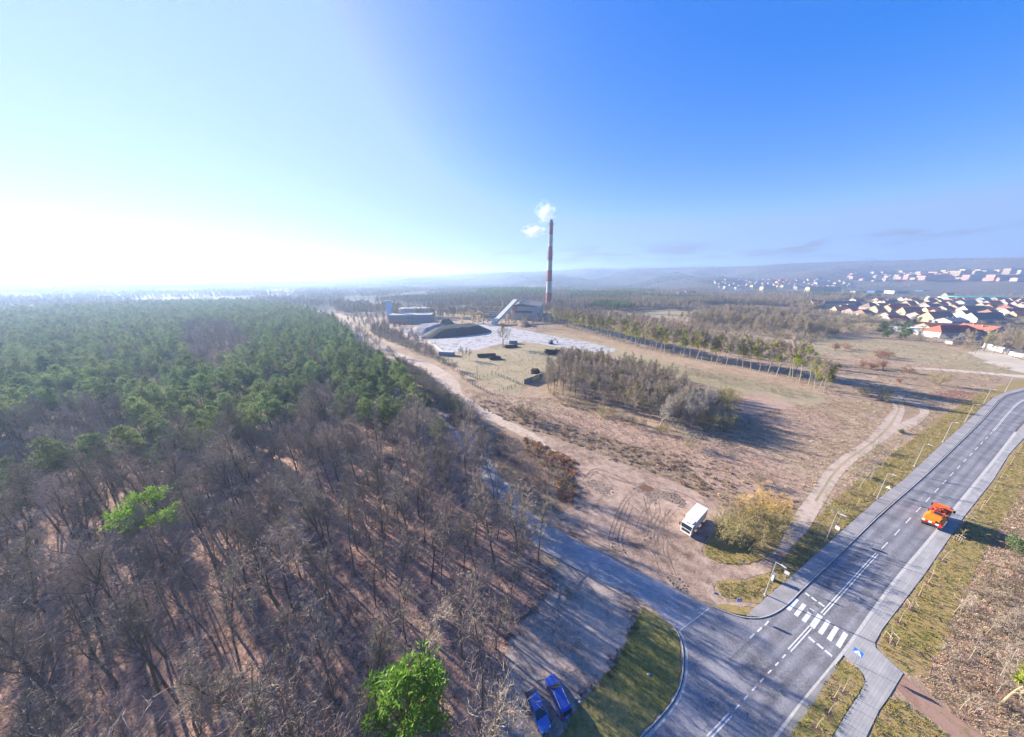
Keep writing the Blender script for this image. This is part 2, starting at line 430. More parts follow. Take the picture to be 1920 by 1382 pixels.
# ---- asphalt with lighter wheel tracks (uses a UV map: u across, v along in metres)
def asphalt(name, base, tracks=True):
    m = bpy.data.materials.new(name); m.use_nodes = True
    N = m.node_tree.nodes; L = m.node_tree.links; b = N['Principled BSDF']
    b.inputs['Roughness'].default_value = .78; b.inputs['Specular IOR Level'].default_value = .35
    tc = N.new('ShaderNodeTexCoord')
    n1 = N.new('ShaderNodeTexNoise'); n1.inputs['Scale'].default_value = .22; n1.inputs['Detail'].default_value = 6
    n2 = N.new('ShaderNodeTexNoise'); n2.inputs['Scale'].default_value = 4.0; n2.inputs['Detail'].default_value = 6
    for n in (n1, n2): L.new(tc.outputs['Object'], n.inputs['Vector'])
    ad = N.new('ShaderNodeMath'); ad.operation = 'ADD'; L.new(n1.outputs['Fac'], ad.inputs[0]); L.new(n2.outputs['Fac'], ad.inputs[1])
    cr = N.new('ShaderNodeValToRGB'); lo = tuple(c * .62 for c in base); hi = tuple(c * 1.35 for c in base)
    ramp(cr, [(.36, lo), (.47, base), (.62, hi)])
    hf = N.new('ShaderNodeMath'); hf.operation = 'MULTIPLY'; hf.inputs[1].default_value = .5; L.new(ad.outputs[0], hf.inputs[0]); L.new(hf.outputs[0], cr.inputs[0])
    col = cr.outputs[0]
    if tracks:
        uv = N.new('ShaderNodeUVMap'); uv.uv_map = 'UVMap'
        sp = N.new('ShaderNodeSeparateXYZ'); L.new(uv.outputs[0], sp.inputs[0])
        wv = N.new('ShaderNodeMath'); wv.operation = 'MULTIPLY'; wv.inputs[1].default_value = 2 * math.pi * 4; L.new(sp.outputs['X'], wv.inputs[0])
        sn = N.new('ShaderNodeMath'); sn.operation = 'COSINE'; L.new(wv.outputs[0], sn.inputs[0])
        mp = N.new('ShaderNodeMapping'); mp.inputs['Scale'].default_value = (14, .03, 1); L.new(uv.outputs[0], mp.inputs[0])
        n3 = N.new('ShaderNodeTexNoise'); n3.inputs['Scale'].default_value = 1.0; n3.inputs['Detail'].default_value = 4; L.new(mp.outputs[0], n3.inputs['Vector'])
        mr = N.new('ShaderNodeMapRange'); mr.inputs[1].default_value = -1; mr.inputs[2].default_value = 1; mr.inputs[3].default_value = 1.16; mr.inputs[4].default_value = .86
        L.new(sn.outputs[0], mr.inputs[0])
        mr2 = N.new('ShaderNodeMapRange'); mr2.inputs[1].default_value = .3; mr2.inputs[2].default_value = .7; mr2.inputs[3].default_value = .88; mr2.inputs[4].default_value = 1.14
        L.new(n3.outputs['Fac'], mr2.inputs[0])
        mu = N.new('ShaderNodeMath'); mu.operation = 'MULTIPLY'; L.new(mr.outputs[0], mu.inputs[0]); L.new(mr2.outputs[0], mu.inputs[1])
        hs = N.new('ShaderNodeHueSaturation'); L.new(col, hs.inputs['Color']); L.new(mu.outputs[0], hs.inputs['Value']); col = hs.outputs[0]
    # cracks
    vo = N.new('ShaderNodeTexVoronoi'); vo.feature = 'DISTANCE_TO_EDGE'; vo.inputs['Scale'].default_value = .11
    ds = N.new('ShaderNodeTexNoise'); ds.inputs['Scale'].default_value = .5; ds.inputs['Detail'].default_value = 5
    L.new(tc.outputs['Object'], ds.inputs['Vector'])
    mxv = N.new('ShaderNodeVectorMath'); mxv.operation = 'MULTIPLY_ADD'; mxv.inputs[1].default_value = (5, 5, 0); L.new(ds.outputs['Color'], mxv.inputs[0]); L.new(tc.outputs['Object'], mxv.inputs[2])
    L.new(mxv.outputs[0], vo.inputs['Vector'])
    ck = N.new('ShaderNodeMapRange'); ck.inputs[1].default_value = .0; ck.inputs[2].default_value = .006; ck.inputs[3].default_value = .62; ck.inputs[4].default_value = 1.0
    L.new(vo.outputs['Distance'], ck.inputs[0])
    h2 = N.new('ShaderNodeHueSaturation'); L.new(col, h2.inputs['Color']); L.new(ck.outputs[0], h2.inputs['Value']); L.new(h2.outputs[0], b.inputs['Base Color'])
    bp = N.new('ShaderNodeBump'); bp.inputs['Strength'].default_value = .25; bp.inputs['Distance'].default_value = .01; L.new(n2.outputs['Fac'], bp.inputs['Height']); L.new(bp.outputs[0], b.inputs['Normal'])
    MATS[name] = m
    return m
m_asphalt = asphalt('road_asphalt', (.165, .16, .168))
m_asphalt2 = asphalt('junction_asphalt', (.20, .192, .20), tracks=False)
m_asphalt3 = asphalt('worn_asphalt', (.27, .26, .265), tracks=False)

def paving(name, c1, c2, ang, bw, bh):
    m = bpy.data.materials.new(name); m.use_nodes = True
    N = m.node_tree.nodes; L = m.node_tree.links; b = N['Principled BSDF']; b.inputs['Roughness'].default_value = .85
    tc = N.new('ShaderNodeTexCoord'); mp = N.new('ShaderNodeMapping'); mp.inputs['Rotation'].default_value = (0, 0, ang); L.new(tc.outputs['Object'], mp.inputs[0])
    br = N.new('ShaderNodeTexBrick'); br.inputs['Color1'].default_value = (*c1, 1); br.inputs['Color2'].default_value = (*c2, 1)
    br.inputs['Mortar'].default_value = (*(c * .7 for c in c1), 1); br.inputs['Scale'].default_value = 1; br.inputs['Brick Width'].default_value = bw; br.inputs['Row Height'].default_value = bh
    br.inputs['Mortar Size'].default_value = .014; br.inputs['Mortar Smooth'].default_value = .2; L.new(mp.outputs[0], br.inputs['Vector'])
    no = N.new('ShaderNodeTexNoise'); no.inputs['Scale'].default_value = .35; no.inputs['Detail'].default_value = 7; L.new(tc.outputs['Object'], no.inputs['Vector'])
    mr = N.new('ShaderNodeMapRange'); mr.inputs[1].default_value = .3; mr.inputs[2].default_value = .7; mr.inputs[3].default_value = .8; mr.inputs[4].default_value = 1.18; L.new(no.outputs['Fac'], mr.inputs[0])
    hs = N.new('ShaderNodeHueSaturation'); L.new(br.outputs['Color'], hs.inputs['Color']); L.new(mr.outputs[0], hs.inputs['Value']); L.new(hs.outputs[0], b.inputs['Base Color'])
    bp = N.new('ShaderNodeBump'); bp.inputs['Strength'].default_value = .5; bp.inputs['Distance'].default_value = .01; bp.invert = True; L.new(br.outputs['Fac'], bp.inputs['Height']); L.new(bp.outputs[0], b.inputs['Normal'])
    MATS[name] = m
    return m
ROAD_ANG = math.atan2(*(lambda a, b: (b[1] - a[1], b[0] - a[0]))(G(1542, 1151), G(1862, 809)))
m_pave = paving('block_paving', (.32, .30, .29), (.27, .255, .25), -ROAD_ANG, .2, .1)
m_pave2 = paving('striped_block_paving', (.33, .315, .30), (.27, .26, .25), -ROAD_ANG, 6.0, .32)
m_conc = mat('concrete', (.42, .40, .37), .9, var=.2, scale=2.5)
m_kerb = mat('kerb_concrete', (.40, .385, .36), .9, var=.25, scale=1.5, rnd=.12)
m_white = mat('road_paint', (.62, .62, .60), .7, var=.12, scale=6)
_n = m_white.node_tree.nodes; _l = m_white.node_tree.links
_cr = [x for x in _n if x.type == 'VALTORGB'][0]; ramp(_cr, [(.33, (.24, .235, .235)), (.41, (.50, .50, .49)), (.55, (.62, .62, .60)), (.75, (.68, .68, .66))])
m_iron = mat('cast_iron', (.16, .155, .15), .6, metal=.3, var=.3, scale=6)

# ---- ground cover, from the lowest sheet upwards
FOREST_EDGE = [(930, 1460), (938, 1382), (945, 1300), (952, 1210), (1000, 1135), (1030, 1100), (1034, 1072), (1005, 1030), (985, 1015), (950, 965), (905, 905), (870, 850), (838, 795), (815, 752), (785, 718), (750, 690), (715, 664), (668, 634), (630, 610), (560, 592)]
forest_poly = GP(FOREST_EDGE) + GP([(560, 575), (450, 563), (300, 568), (150, 573), (0, 580), (-100, 588), (-260, 602)], 15) + [(-900, -120), (-6, -120)]
sheet('forest_floor', None, .012, m_litter, rough=.6, world_pts=forest_poly, label='brown leaf litter floor under the bare wood', cat='forest floor', step=3)
sheet('meadow_path_grass', [(875, 760), (930, 745), (1010, 780), (1130, 815), (1290, 870), (1360, 945), (1340, 945), (1245, 893), (1163, 868), (1094, 838), (1009, 812), (940, 785)], .016, m_bramble, rough=1.0, label='rough brown bramble strip above the dirt track', cat='rough ground')
sheet('reddish_meadow', [(960, 770), (1060, 770), (1200, 800), (1330, 830), (1440, 850), (1520, 900), (1480, 960), (1380, 930), (1240, 880), (1120, 830), (1020, 800)], .008, m_pink, rough=2.5, step=3, label='reddish brown rough sward in front of the thicket', cat='meadow')
sheet('reddish_meadow', [(1370, 740), (1420, 735), (1520, 770), (1590, 790), (1560, 820), (1480, 815), (1400, 790)], .008, m_pink, rough=2.5, step=3, label='reddish sward right of the thicket', cat='meadow')
sheet('red_stem_patch', [(1745, 738), (1790, 730), (1835, 738), (1842, 748), (1815, 752), (1770, 749)], .008, mat('red_stems', (.20, .10, .075), .9, var=.4, scale=1.5, bump=.8), rough=2, step=3, label='dark red patch of stems beside the road bend', cat='meadow')
sheet('sloping_pasture', [(1440, 640), (1540, 628), (1700, 640), (1800, 660), (1920, 690), (2000, 715), (1900, 708), (1780, 690), (1640, 668), (1500, 662)], .008, m_grass_mid, rough=6, step=8, label='tan pasture below the village', cat='pasture')
sheet('sandy_bank', [(1815, 660), (1850, 655), (1925, 676), (1990, 700), (1990, 712), (1925, 702), (1850, 680)], .014, m_pale, rough=3, step=5, label='pale sandy bank below the walled yard', cat='sand bank')
sheet('field', [(1130, 585), (1260, 580), (1330, 590), (1300, 602), (1190, 598)], .008, m_grass_mid, rough=8, step=10, label='pale green field behind the tree row', cat='field')
sheet('works_grass', [(800, 672), (860, 690), (905, 718), (975, 742), (985, 722), (1030, 700), (1060, 676), (1110, 668), (1150, 662), (1020, 642), (940, 650), (870, 664)], .008, m_grass_mid, rough=2, step=4, label='thin grass round the log stacks', cat='grass')
sheet('row_grass', [(1030, 622), (1160, 650), (1290, 690), (1420, 712), (1560, 745), (1520, 760), (1400, 738), (1260, 706), (1120, 664), (1020, 634)], .010, m_grass_mid, rough=3, step=5, label='grass strip along the mistletoe trees', cat='grass')
sheet('coal_yard', [(745, 620), (800, 612), (907, 604), (957, 614), (1036, 630), (1100, 641), (1158, 655), (1137, 664), (1087, 655), (1036, 649), (985, 640), (937, 645), (900, 656), (857, 659), (830, 664), (798, 640), (770, 632)], .02, m_yard, rough=2, step=5, label='pale dusty coal yard of the heating plant', cat='yard')

def strip(name, left, right, z, material, parent=None, label=None, cat=None, step=1.5, smooth=2):
    """ribbon between two pixel lines, with UVs (u across, v along)"""
    l = smooth_line(GP(left), smooth); r = smooth_line(GP(right), smooth)
    n = max(8, int(sum(math.dist(a, b) for a, b in zip(l[:-1], l[1:])) / step))
    def even(p):
        d = [0]
        for a, b in zip(p[:-1], p[1:]): d.append(d[-1] + math.dist(a, b))
        t = np.linspace(0, d[-1], n + 1); return np.interp(t, d, [q[0] for q in p]), np.interp(t, d, [q[1] for q in p]), t
    lx, ly, t = even(l); rx, ry, _ = even(r)
    W = 8; vs = []; fs = []; uvs = []
    for i in range(n + 1):
        for k in range(W + 1):
            u = k / W; vs.append((lx[i] + (rx[i] - lx[i]) * u, ly[i] + (ry[i] - ly[i]) * u, z)); uvs.append((u, t[i]))
    for i in range(n):
        for k in range(W):
            a = i * (W + 1) + k; fs.append((a, a + 1, a + W + 2, a + W + 1))
    m = bpy.data.meshes.new(name); m.from_pydata(vs, [], fs); m.materials.append(material)
    uvl = m.uv_layers.new(name='UVMap')
    idx = np.zeros(len(m.loops), np.int32); m.loops.foreach_get('vertex_index', idx)
    uvl.data.foreach_set('uv', np.array(uvs, np.float32)[idx].ravel())
    m.update()
    if m.polygons[0].normal.z < 0: m.flip_normals()
    o = obj(name, m, parent)
    if parent is None: tag(o, label, cat, kind='structure')
    return o

# tracks of bare sand
strip('dirt_track', [(640, 606), (657, 612), (680, 626), (712, 643), (735, 655), (760, 667), (809, 681), (845, 701), (862, 718), (864, 736), (880, 748), (920, 772), (965, 795), (1012, 818), (1080, 838)],
      [(640, 610), (650, 614), (670, 628), (702, 646), (727, 661), (757, 675), (790, 692), (822, 714), (845, 738), (868, 757), (905, 782), (955, 806), (1000, 828), (1060, 858), (1078, 868)], .03, m_track, label='pale dirt track along the forest edge', cat='track')
strip('dirt_road', [(1440, 1048), (1468, 1010), (1480, 985), (1497, 954), (1518, 928), (1558, 867), (1623, 828), (1650, 795), (1664, 780), (1676, 765), (1672, 752), (1655, 740)],
      [(1450, 1072), (1478, 1030), (1514, 998), (1532, 965), (1545, 945), (1584, 880), (1632, 845), (1680, 812), (1692, 786), (1698, 768), (1692, 752), (1668, 738)], .03, m_track, label='sandy road curving up from the yard past the willow', cat='dirt road')
_dl = [(1518, 928), (1558, 867), (1623, 828), (1650, 795), (1664, 780), (1676, 765), (1672, 752), (1655, 740)]; _dr = [(1540, 952), (1584, 880), (1632, 845), (1680, 812), (1692, 786), (1698, 768), (1692, 752), (1668, 738)]
strip('grass_crown', [(a[0] * .58 + c[0] * .42, a[1] * .58 + c[1] * .42) for a, c in zip(_dl, _dr)], [(a[0] * .42 + c[0] * .58, a[1] * .42 + c[1] * .58) for a, c in zip(_dl, _dr)], .036, m_grass_mid, parent=[o for o in bpy.data.objects if o.name == 'dirt_road'][0])
strip('dirt_road_branch', [(1660, 805), (1705, 786), (1726, 776), (1724, 766), (1700, 752), (1670, 738)], [(1690, 815), (1728, 792), (1743, 777), (1742, 765), (1712, 748), (1680, 734)], .026, m_track, label='right hand branch of the sandy road', cat='dirt road')
strip('field_path', [(1700, 688), (1780, 692), (1850, 698), (1960, 707)], [(1700, 691), (1780, 696), (1850, 702), (1960, 712)], .02, m_pale, label='narrow pale path across the pasture', cat='path')
strip('red_dirt_track', [(1690, 1264), (1726, 1290), (1760, 1319), (1850, 1382), (1960, 1460)], [(1678, 1288), (1702, 1312), (1740, 1346), (1800, 1392), (1880, 1460)], .02,
      ground_mat('red_dirt', [(.12, .075, .055), (.22, .13, .095), (.30, .19, .14), (.18, .13, .07)], s1=.1, s2=.8, s3=5.0, bump=.6, dist=.1), label='reddish dirt track beyond the paved path', cat='track')

# the muddy yard, the parking ground and the lawn
YARD = [(1000, 812), (1050, 828), (1094, 841), (1163, 871), (1245, 895), (1310, 924), (1362, 956), (1345, 990), (1318, 1018), (1318, 1040), (1346, 1058), (1391, 1063), (1435, 1050), (1462, 1030), (1478, 1035), (1460, 1062), (1440, 1074), (1399, 1086), (1345, 1090), (1336, 1108), (1362, 1130), (1400, 1132), (1415, 1140), (1340, 1136), (1325, 1132), (1240, 1092), (1163, 1056), (1060, 1000), (1002, 972), (1013, 968), (1054, 964), (1076, 942), (1083, 881), (1076, 862), (1040, 846)]
sheet('muddy_yard', YARD, .034, m_dirt, rough=.35, step=.8, label='muddy turning yard scored with tyre tracks', cat='yard')
PARK = [(1034, 1072), (1055, 1056), (1163, 1104), (1192, 1124), (1200, 1140), (1178, 1192), (1150, 1252), (1110, 1290), (1078, 1330), (1050, 1382), (1010, 1480), (925, 1480), (936, 1382), (943, 1300), (950, 1205), (998, 1138), (1028, 1104)]
sheet('parking_ground', PARK, .030, m_park, rough=.35, step=.8, label='shaded bare earth parking ground beside the wood', cat='parking')
LAWN = [(1200, 1140), (1228, 1150), (1254, 1170), (1270, 1190), (1277, 1230), (1273, 1280), (1253, 1322), (1222, 1354), (1188, 1384), (1120, 1480), (1005, 1480), (1050, 1382), (1078, 1330), (1110, 1290), (1150, 1252), (1178, 1192)]
sheet('lawn', LAWN, .06, m_lawn, rough=.32, step=.4, label='crescent of green lawn inside the curved kerb', cat='lawn')
# roads
ROAD_L = [(1366, 1236), (1415, 1190), (1462, 1147), (1500, 1110), (1574, 1040), (1650, 965), (1727, 900), (1796, 834), (1841, 790), (1859, 770), (1873, 754), (1888, 743), (1917, 734), (1980, 722), (2060, 712)]
ROAD_R = [(1449, 1382), (1500, 1316), (1566, 1237), (1597, 1196), (1640, 1134), (1686, 1073), (1739, 1012), (1779, 962), (1830, 900), (1867, 855), (1902, 809), (1935, 776), (1990, 750), (2060, 732)]
road = strip('road', ROAD_L, ROAD_R, .062, m_asphalt, label='two lane asphalt main road with white markings', cat='road')
JUNC = [(1272, 1184), (1300, 1160), (1331, 1138), (1360, 1150), (1400, 1162), (1432, 1161), (1462, 1148), (1500, 1112), (1640, 1134), (1597, 1196), (1566, 1237), (1500, 1316), (1449, 1382), (1400, 1450), (1330, 1560), (1000, 1700), (1060, 1560), (1150, 1440), (1206, 1384), (1234, 1360), (1264, 1326), (1284, 1280), (1287, 1230)]
junction = sheet('road_junction', JUNC, .054, m_asphalt2, label='asphalt mouth of the side road at the junction', cat='road')
side_road = strip('side_road', [(1331, 1138), (1240, 1092), (1163, 1056), (1060, 1002), (1000, 968), (965, 925), (930, 880), (900, 838), (872, 800), (845, 765)],
      [(1272, 1184), (1212, 1129), (1163, 1106), (1060, 1057), (1000, 1023), (955, 965), (915, 912), (880, 862), (850, 815), (825, 775)], .046, m_asphalt3, label='worn pale side road running up beside the wood', cat='road')

# pavements stand a kerb's height above the road
PAVE_L_OUT = [(1399, 1156), (1436, 1121), (1473, 1091), (1531, 1039), (1583, 992), (1639, 942), (1694, 900), (1768, 831), (1815, 789), (1844, 761), (1862, 746), (1888, 734), (1920, 727), (1980, 716), (2060, 707)]
PAVE_L_IN = [(1432, 1158), (1461, 1145), (1482, 1127), (1498, 1109), (1572, 1039), (1648, 964), (1725, 899), (1794, 833), (1839, 789), (1857, 769), (1871, 752), (1886, 741), (1916, 733), (1979, 721), (2060, 711)]
pave_l = sheet('pavement', PAVE_L_OUT + PAVE_L_IN[::-1], .16, m_pave, label='grey block pavement on the lamp post side of the road', cat='pavement')
PAVE_R_OUT = [(2060, 737), (1990, 757), (1945, 790), (1920, 821), (1891, 853), (1862, 900), (1808, 968), (1780, 1009), (1731, 1080), (1654, 1180), (1640, 1206), (1642, 1215), (1693, 1263), (1667, 1306), (1648, 1332), (1624, 1382), (1580, 1460)]
PAVE_R_IN = [(1510, 1470), (1563, 1380), (1585, 1341), (1614, 1297), (1623, 1276), (1617, 1262), (1599, 1245), (1582, 1229), (1603, 1196), (1644, 1136), (1690, 1075), (1743, 1013), (1783, 963), (1833, 901), (1870, 856), (1905, 811), (1938, 778), (1993, 752), (2060, 734)]
pave_r = sheet('pavement', PAVE_R_OUT + PAVE_R_IN[::1], .075, m_pave2, label='striped block paving on the far side of the road with the wide crossing apron', cat='pavement')
gut = [(1449, 1382), (1500, 1316), (1566, 1237), (1597, 1196), (1640, 1134), (1686, 1073), (1739, 1012), (1779, 962), (1830, 900), (1867, 855), (1902, 809)]
strip('gutter', gut, [(x + 5 + (y - 800) * .004, y + 3) for x, y in gut], .081, m_conc, parent=pave_r, smooth=1)
strip('drain_strip', [(1452, 1392), (1502, 1322), (1564, 1247)], [(1474, 1392), (1520, 1332), (1574, 1250)], .085, paving('drain_slabs', (.24, .225, .20), (.19, .18, .16), -ROAD_ANG, 1.0, .5), parent=pave_r, smooth=0)
ISLAND = [(1578, 1238), (1599, 1247), (1615, 1263), (1621, 1277), (1612, 1297), (1583, 1341), (1561, 1380), (1505, 1475), (1415, 1475), (1478, 1384), (1530, 1312)]
sheet('grass_island', ISLAND, .09, m_verge, rough=.15, step=.6, label='grass island between the road and the paved path', cat='verge')
# verges
sheet('verge', [(1440, 1074), (1462, 1062), (1480, 1034), (1516, 1000), (1535, 966), (1560, 940), (1605, 905), (1660, 862), (1720, 815), (1780, 770), (1840, 735), (1900, 716), (1960, 706), (1980, 715), (1920, 726), (1888, 733), (1862, 745), (1844, 760), (1815, 788), (1768, 830), (1694, 899), (1639, 941), (1583, 991), (1531, 1038), (1473, 1090), (1436, 1119)], .040, m_verge, rough=.6, step=.8, label='grass verge carrying the row of street lamps', cat='verge')
sheet('verge', [(1340, 1094), (1362, 1086), (1400, 1088), (1442, 1074), (1452, 1088), (1436, 1119), (1420, 1132), (1390, 1126), (1352, 1118)], .044, m_verge, rough=.3, step=.8, label='weedy grass patch between yard and pavement corner', cat='verge')
sheet('verge', [(1336, 1137), (1360, 1133), (1400, 1140), (1414, 1144), (1399, 1155), (1366, 1149)], .15, m_verge, rough=.1, step=.6, label='strip of moss and grass inside the corner kerb', cat='verge')
sheet('willow_bed', [(1322, 1022), (1322, 1040), (1347, 1055), (1391, 1060), (1432, 1048), (1460, 1026), (1468, 1000), (1470, 965), (1440, 940), (1390, 955), (1345, 990)], .050, m_verge, rough=.3, step=.8, label='weedy bed under the yellow willow clump', cat='verge')
sheet('verge', [(1945, 795), (1920, 825), (1893, 855), (1864, 902), (1810, 969), (1782, 1011), (1733, 1082), (1656, 1182), (1642, 1207), (1645, 1215), (1694, 1262), (1720, 1278), (1760, 1230), (1790, 1150), (1830, 1070), (1870, 990), (1930, 900), (1990, 840)], .030, m_verge, rough=.9, step=.8, label='yellow green verge with staked saplings', cat='verge')
sheet('dry_field', [(1720, 1278), (1760, 1230), (1790, 1150), (1830, 1070), (1870, 990), (1930, 900), (1990, 840), (2200, 900), (2300, 1300), (2100, 1600), (1760, 1320)], .014, m_straw, rough=1.5, step=3, label='dry reddish rough field at the lower right', cat='field')
sheet('dry_field', [(1668, 1308), (1690, 1310), (1740, 1348), (1800, 1394), (1830, 1480), (1590, 1480), (1628, 1382)], .014, m_verge, rough=.6, step=1.5, label='rough yellowish grass below the red dirt track', cat='field')
sheet('scrub_bed', [(880, 795), (940, 800), (1000, 830), (1060, 858), (1078, 882), (1074, 942), (1052, 966), (1012, 970), (975, 930), (935, 878), (900, 832)], .022, m_bramble, rough=.4, step=1, label='dark scrub covered bank between track and side road', cat='rough ground')

# ---- kerbs: single stones one metre long
def kerb(px, z0, h, w, parent, name='kerb_stone', step=1.0, material=None):
    line = resample(smooth_line(GP(px), 3), step)
    b = MB()
    g = .012; L_ = step - g
    prof = [(-w / 2, 0), (w / 2, 0), (w / 2, h - .02), (w / 2 - .02, h), (-w / 2 + .02, h), (-w / 2, h - .02)]
    b.loft([[(-L_ / 2, y, z) for y, z in prof], [(L_ / 2, y, z) for y, z in prof]], material or m_kerb)
    me = b.mesh(name); k = 0
    for a, c in zip(line[:-1], line[1:]):
        if math.dist(a, c) < step * .6: continue
        o = obj(name, me, parent, ((a[0] + c[0]) / 2, (a[1] + c[1]) / 2, z0 + random.Random(k).uniform(-.006, .006)), math.atan2(c[1] - a[1], c[0] - a[0])); k += 1
kerb([(1334, 1137), (1366, 1151), (1400, 1160), (1432, 1159.5), (1462, 1146), (1483, 1128), (1499, 1110.5), (1574, 1039.5), (1650, 964.5), (1727, 899.5), (1796, 833.5), (1841, 789.5), (1859, 769.5), (1873, 753), (1888, 742), (1917, 733.5)], .03, .14, .16, pave_l)
lawn_kerb = tag(obj('lawn_kerb', None), 'curved double kerb of concrete stones round the lawn', 'kerb', kind='structure')
kerb([(1262, 1176), (1272, 1188), (1280, 1210), (1282, 1240), (1279, 1276), (1267, 1308), (1246, 1336), (1222, 1362), (1196, 1388), (1150, 1440)], .03, .15, .15, lawn_kerb)
kerb([(1272, 1180), (1279, 1192), (1286, 1212), (1288, 1240), (1285, 1278), (1274, 1310), (1254, 1338), (1230, 1365), (1204, 1392), (1160, 1440)], .02, .05, .42, lawn_kerb, name='gutter_slab', material=mat('gutter_slab', (.36, .35, .335), .9, var=.2, scale=2, rnd=.12))

# ---- painted markings
Z_M = .067
def quad(name, corners, parent, z=Z_M, material=None):
    b = MB(); b.add([(x, y, z) for x, y in corners], [(0, 1, 2, 3)], material or m_white)
    me = b.mesh(name)
    if me.polygons[0].normal.z < 0: me.flip_normals()
    return obj(name, me, parent)
def c8(u, v): return G(1400 + u / 6.283, 1040 + v / 6.283)
# the crossing: one frame from its end stripes, stripes half a metre wide
zl = Vector(c8(541, 588)); zr = Vector(c8(1121, 1006)); zn = (zr - zl)
for k in range(7):
    c = zl + zn * k / 6; n = zn.normalized(); t = Vector((-n.y, n.x)); hw, hl = .27, 2.0
    if k == 3: hw = .33
    quad('crossing_stripe', [c + n * hw + t * hl, c - n * hw + t * hl, c - n * hw - t * hl, c + n * hw - t * hl], road)
def dash(a, b, w, parent=road, z=Z_M, name='lane_dash'):
    a, b = Vector(a), Vector(b); d = (b - a).normalized(); n = Vector((-d.y, d.x)) * w / 2
    return quad(name, [a + n, b + n, b - n, a - n], parent, z)
for a, b in (((690, 452), (738, 492)), ((760, 503), (823, 552)), ((845, 563), (915, 613)), ((728, 972), (800, 1036)), ((824, 1048), (900, 1112)), ((920, 1130), (1005, 1200))):
    dash(c8(*a), c8(*b), .42, name='warning_dash')
# centre line of the road, followed in the photo
CL = smooth_line(GP([(1328, 1384), (1369, 1341), (1413, 1292), (1470, 1231), (1518, 1178), (1542, 1151), (1592, 1096), (1644, 1038), (1666, 1016), (1699, 980), (1750, 926), (1800, 873), (1862, 809), (1880, 787), (1891, 774), (1905, 759), (1920, 749), (1975, 734)]), 2)
def cl_dist():
    d = [0]
    for a, b in zip(CL[:-1], CL[1:]): d.append(d[-1] + math.dist(a, b))
    return d
CLD = cl_dist()
def cl_at(t):
    x = np.interp(t, CLD, [p[0] for p in CL]); y = np.interp(t, CLD, [p[1] for p in CL]); return Vector((x, y))
def cl_near(px):
    p = G(*px); return min(np.linspace(0, CLD[-1], 3000), key=lambda t: (cl_at(t) - Vector(p)).length)
def line_piece(t0, t1, off, w, name='centre_line'):
    n = max(1, int((t1 - t0) / 3)); b = MB(); vs = []
    for i in range(n + 1):
        t = t0 + (t1 - t0) * i / n; p = cl_at(t); d = (cl_at(min(t + .5, CLD[-1])) - cl_at(max(t - .5, 0))).normalized(); q = Vector((-d.y, d.x))
        vs += [tuple(p + q * (off + w / 2)) + (Z_M,), tuple(p + q * (off - w / 2)) + (Z_M,)]
    b.add(vs, [(2 * i, 2 * i + 1, 2 * i + 3, 2 * i + 2) for i in range(n)], m_white)
    me = b.mesh(name); me.update()
    if me.polygons[0].normal.z < 0: me.flip_normals()
    return obj(name, me, road)
tA, tB, tC, tD, tE, tF = (cl_near(p) for p in ((1328, 1384), (1369, 1341), (1480, 1220), (1521, 1175), (1541, 1152), (1644, 1038)))
tG = cl_near((1862, 809))
for off in (-.17, .17):
    line_piece(tA, tB, off, .15); line_piece(tC, tD, off, .15); line_piece(tE, tF, off, .15); line_piece(tG, CLD[-1] - 1, off, .15)
t = tB + 1.2
while t < tC - 1.0: line_piece(t, t + 1.0, 0, .15, 'lane_dash'); t += 2.2
n = 15; per = (tG - tF) / n
for i in range(n): line_piece(tF + per * (i + .32), tF + per * (i + .8), 0, .15, 'lane_dash')
for p, q in (((1434, 1173), (1441, 1165)), ((1420, 1185), (1428, 1177)), ((1406, 1197), (1414, 1189))):
    dash(G(*p), G(*q), .2, parent=junction, z=.064)
dash(G(1274, 1183), G(1331, 1140), .12, parent=side_road, z=.060, name='joint_line')

def disc(name, px, r, material, label, z=.068, n=20, rim=True):
    X, Y = G(*px); b = MB(); b.prism([(math.cos(i * 2 * math.pi / n) * r, math.sin(i * 2 * math.pi / n) * r) for i in range(n)], 0, .012, material)
    o = b.build(name, None, (X, Y, z)); tag(o, label, 'manhole')
    if rim:
        b2 = MB(); ring = [(math.cos(i * 2 * math.pi / n), math.sin(i * 2 * math.pi / n)) for i in range(n)]
        b2.add([(x * r * 1.02, y * r * 1.02, .006) for x, y in ring] + [(x * r * 1.22, y * r * 1.22, .006) for x, y in ring], [(i, (i + 1) % n, n + (i + 1) % n, n + i) for i in range(n)], mat('manhole_rim', (.30, .29, .28), .8))
        b2.build('rim', o)
    return o
for px, lab in (((1532, 1136), 'round manhole cover between the crossing and its upper dashes'), ((1520, 1147), 'manhole cover on the third crossing stripe'), ((1616, 1125), 'manhole cover beside the double centre line'),
                ((1337, 1178), 'manhole cover in the mouth of the side road'), ((1468, 1300), 'manhole cover at the right hand lane below the crossing'), ((1674, 1043), 'manhole cover near the gutter behind the orange truck'), ((1788, 922), 'manhole cover far up the right hand lane')):
    disc('manhole_cover', px, .42, m_iron, lab)

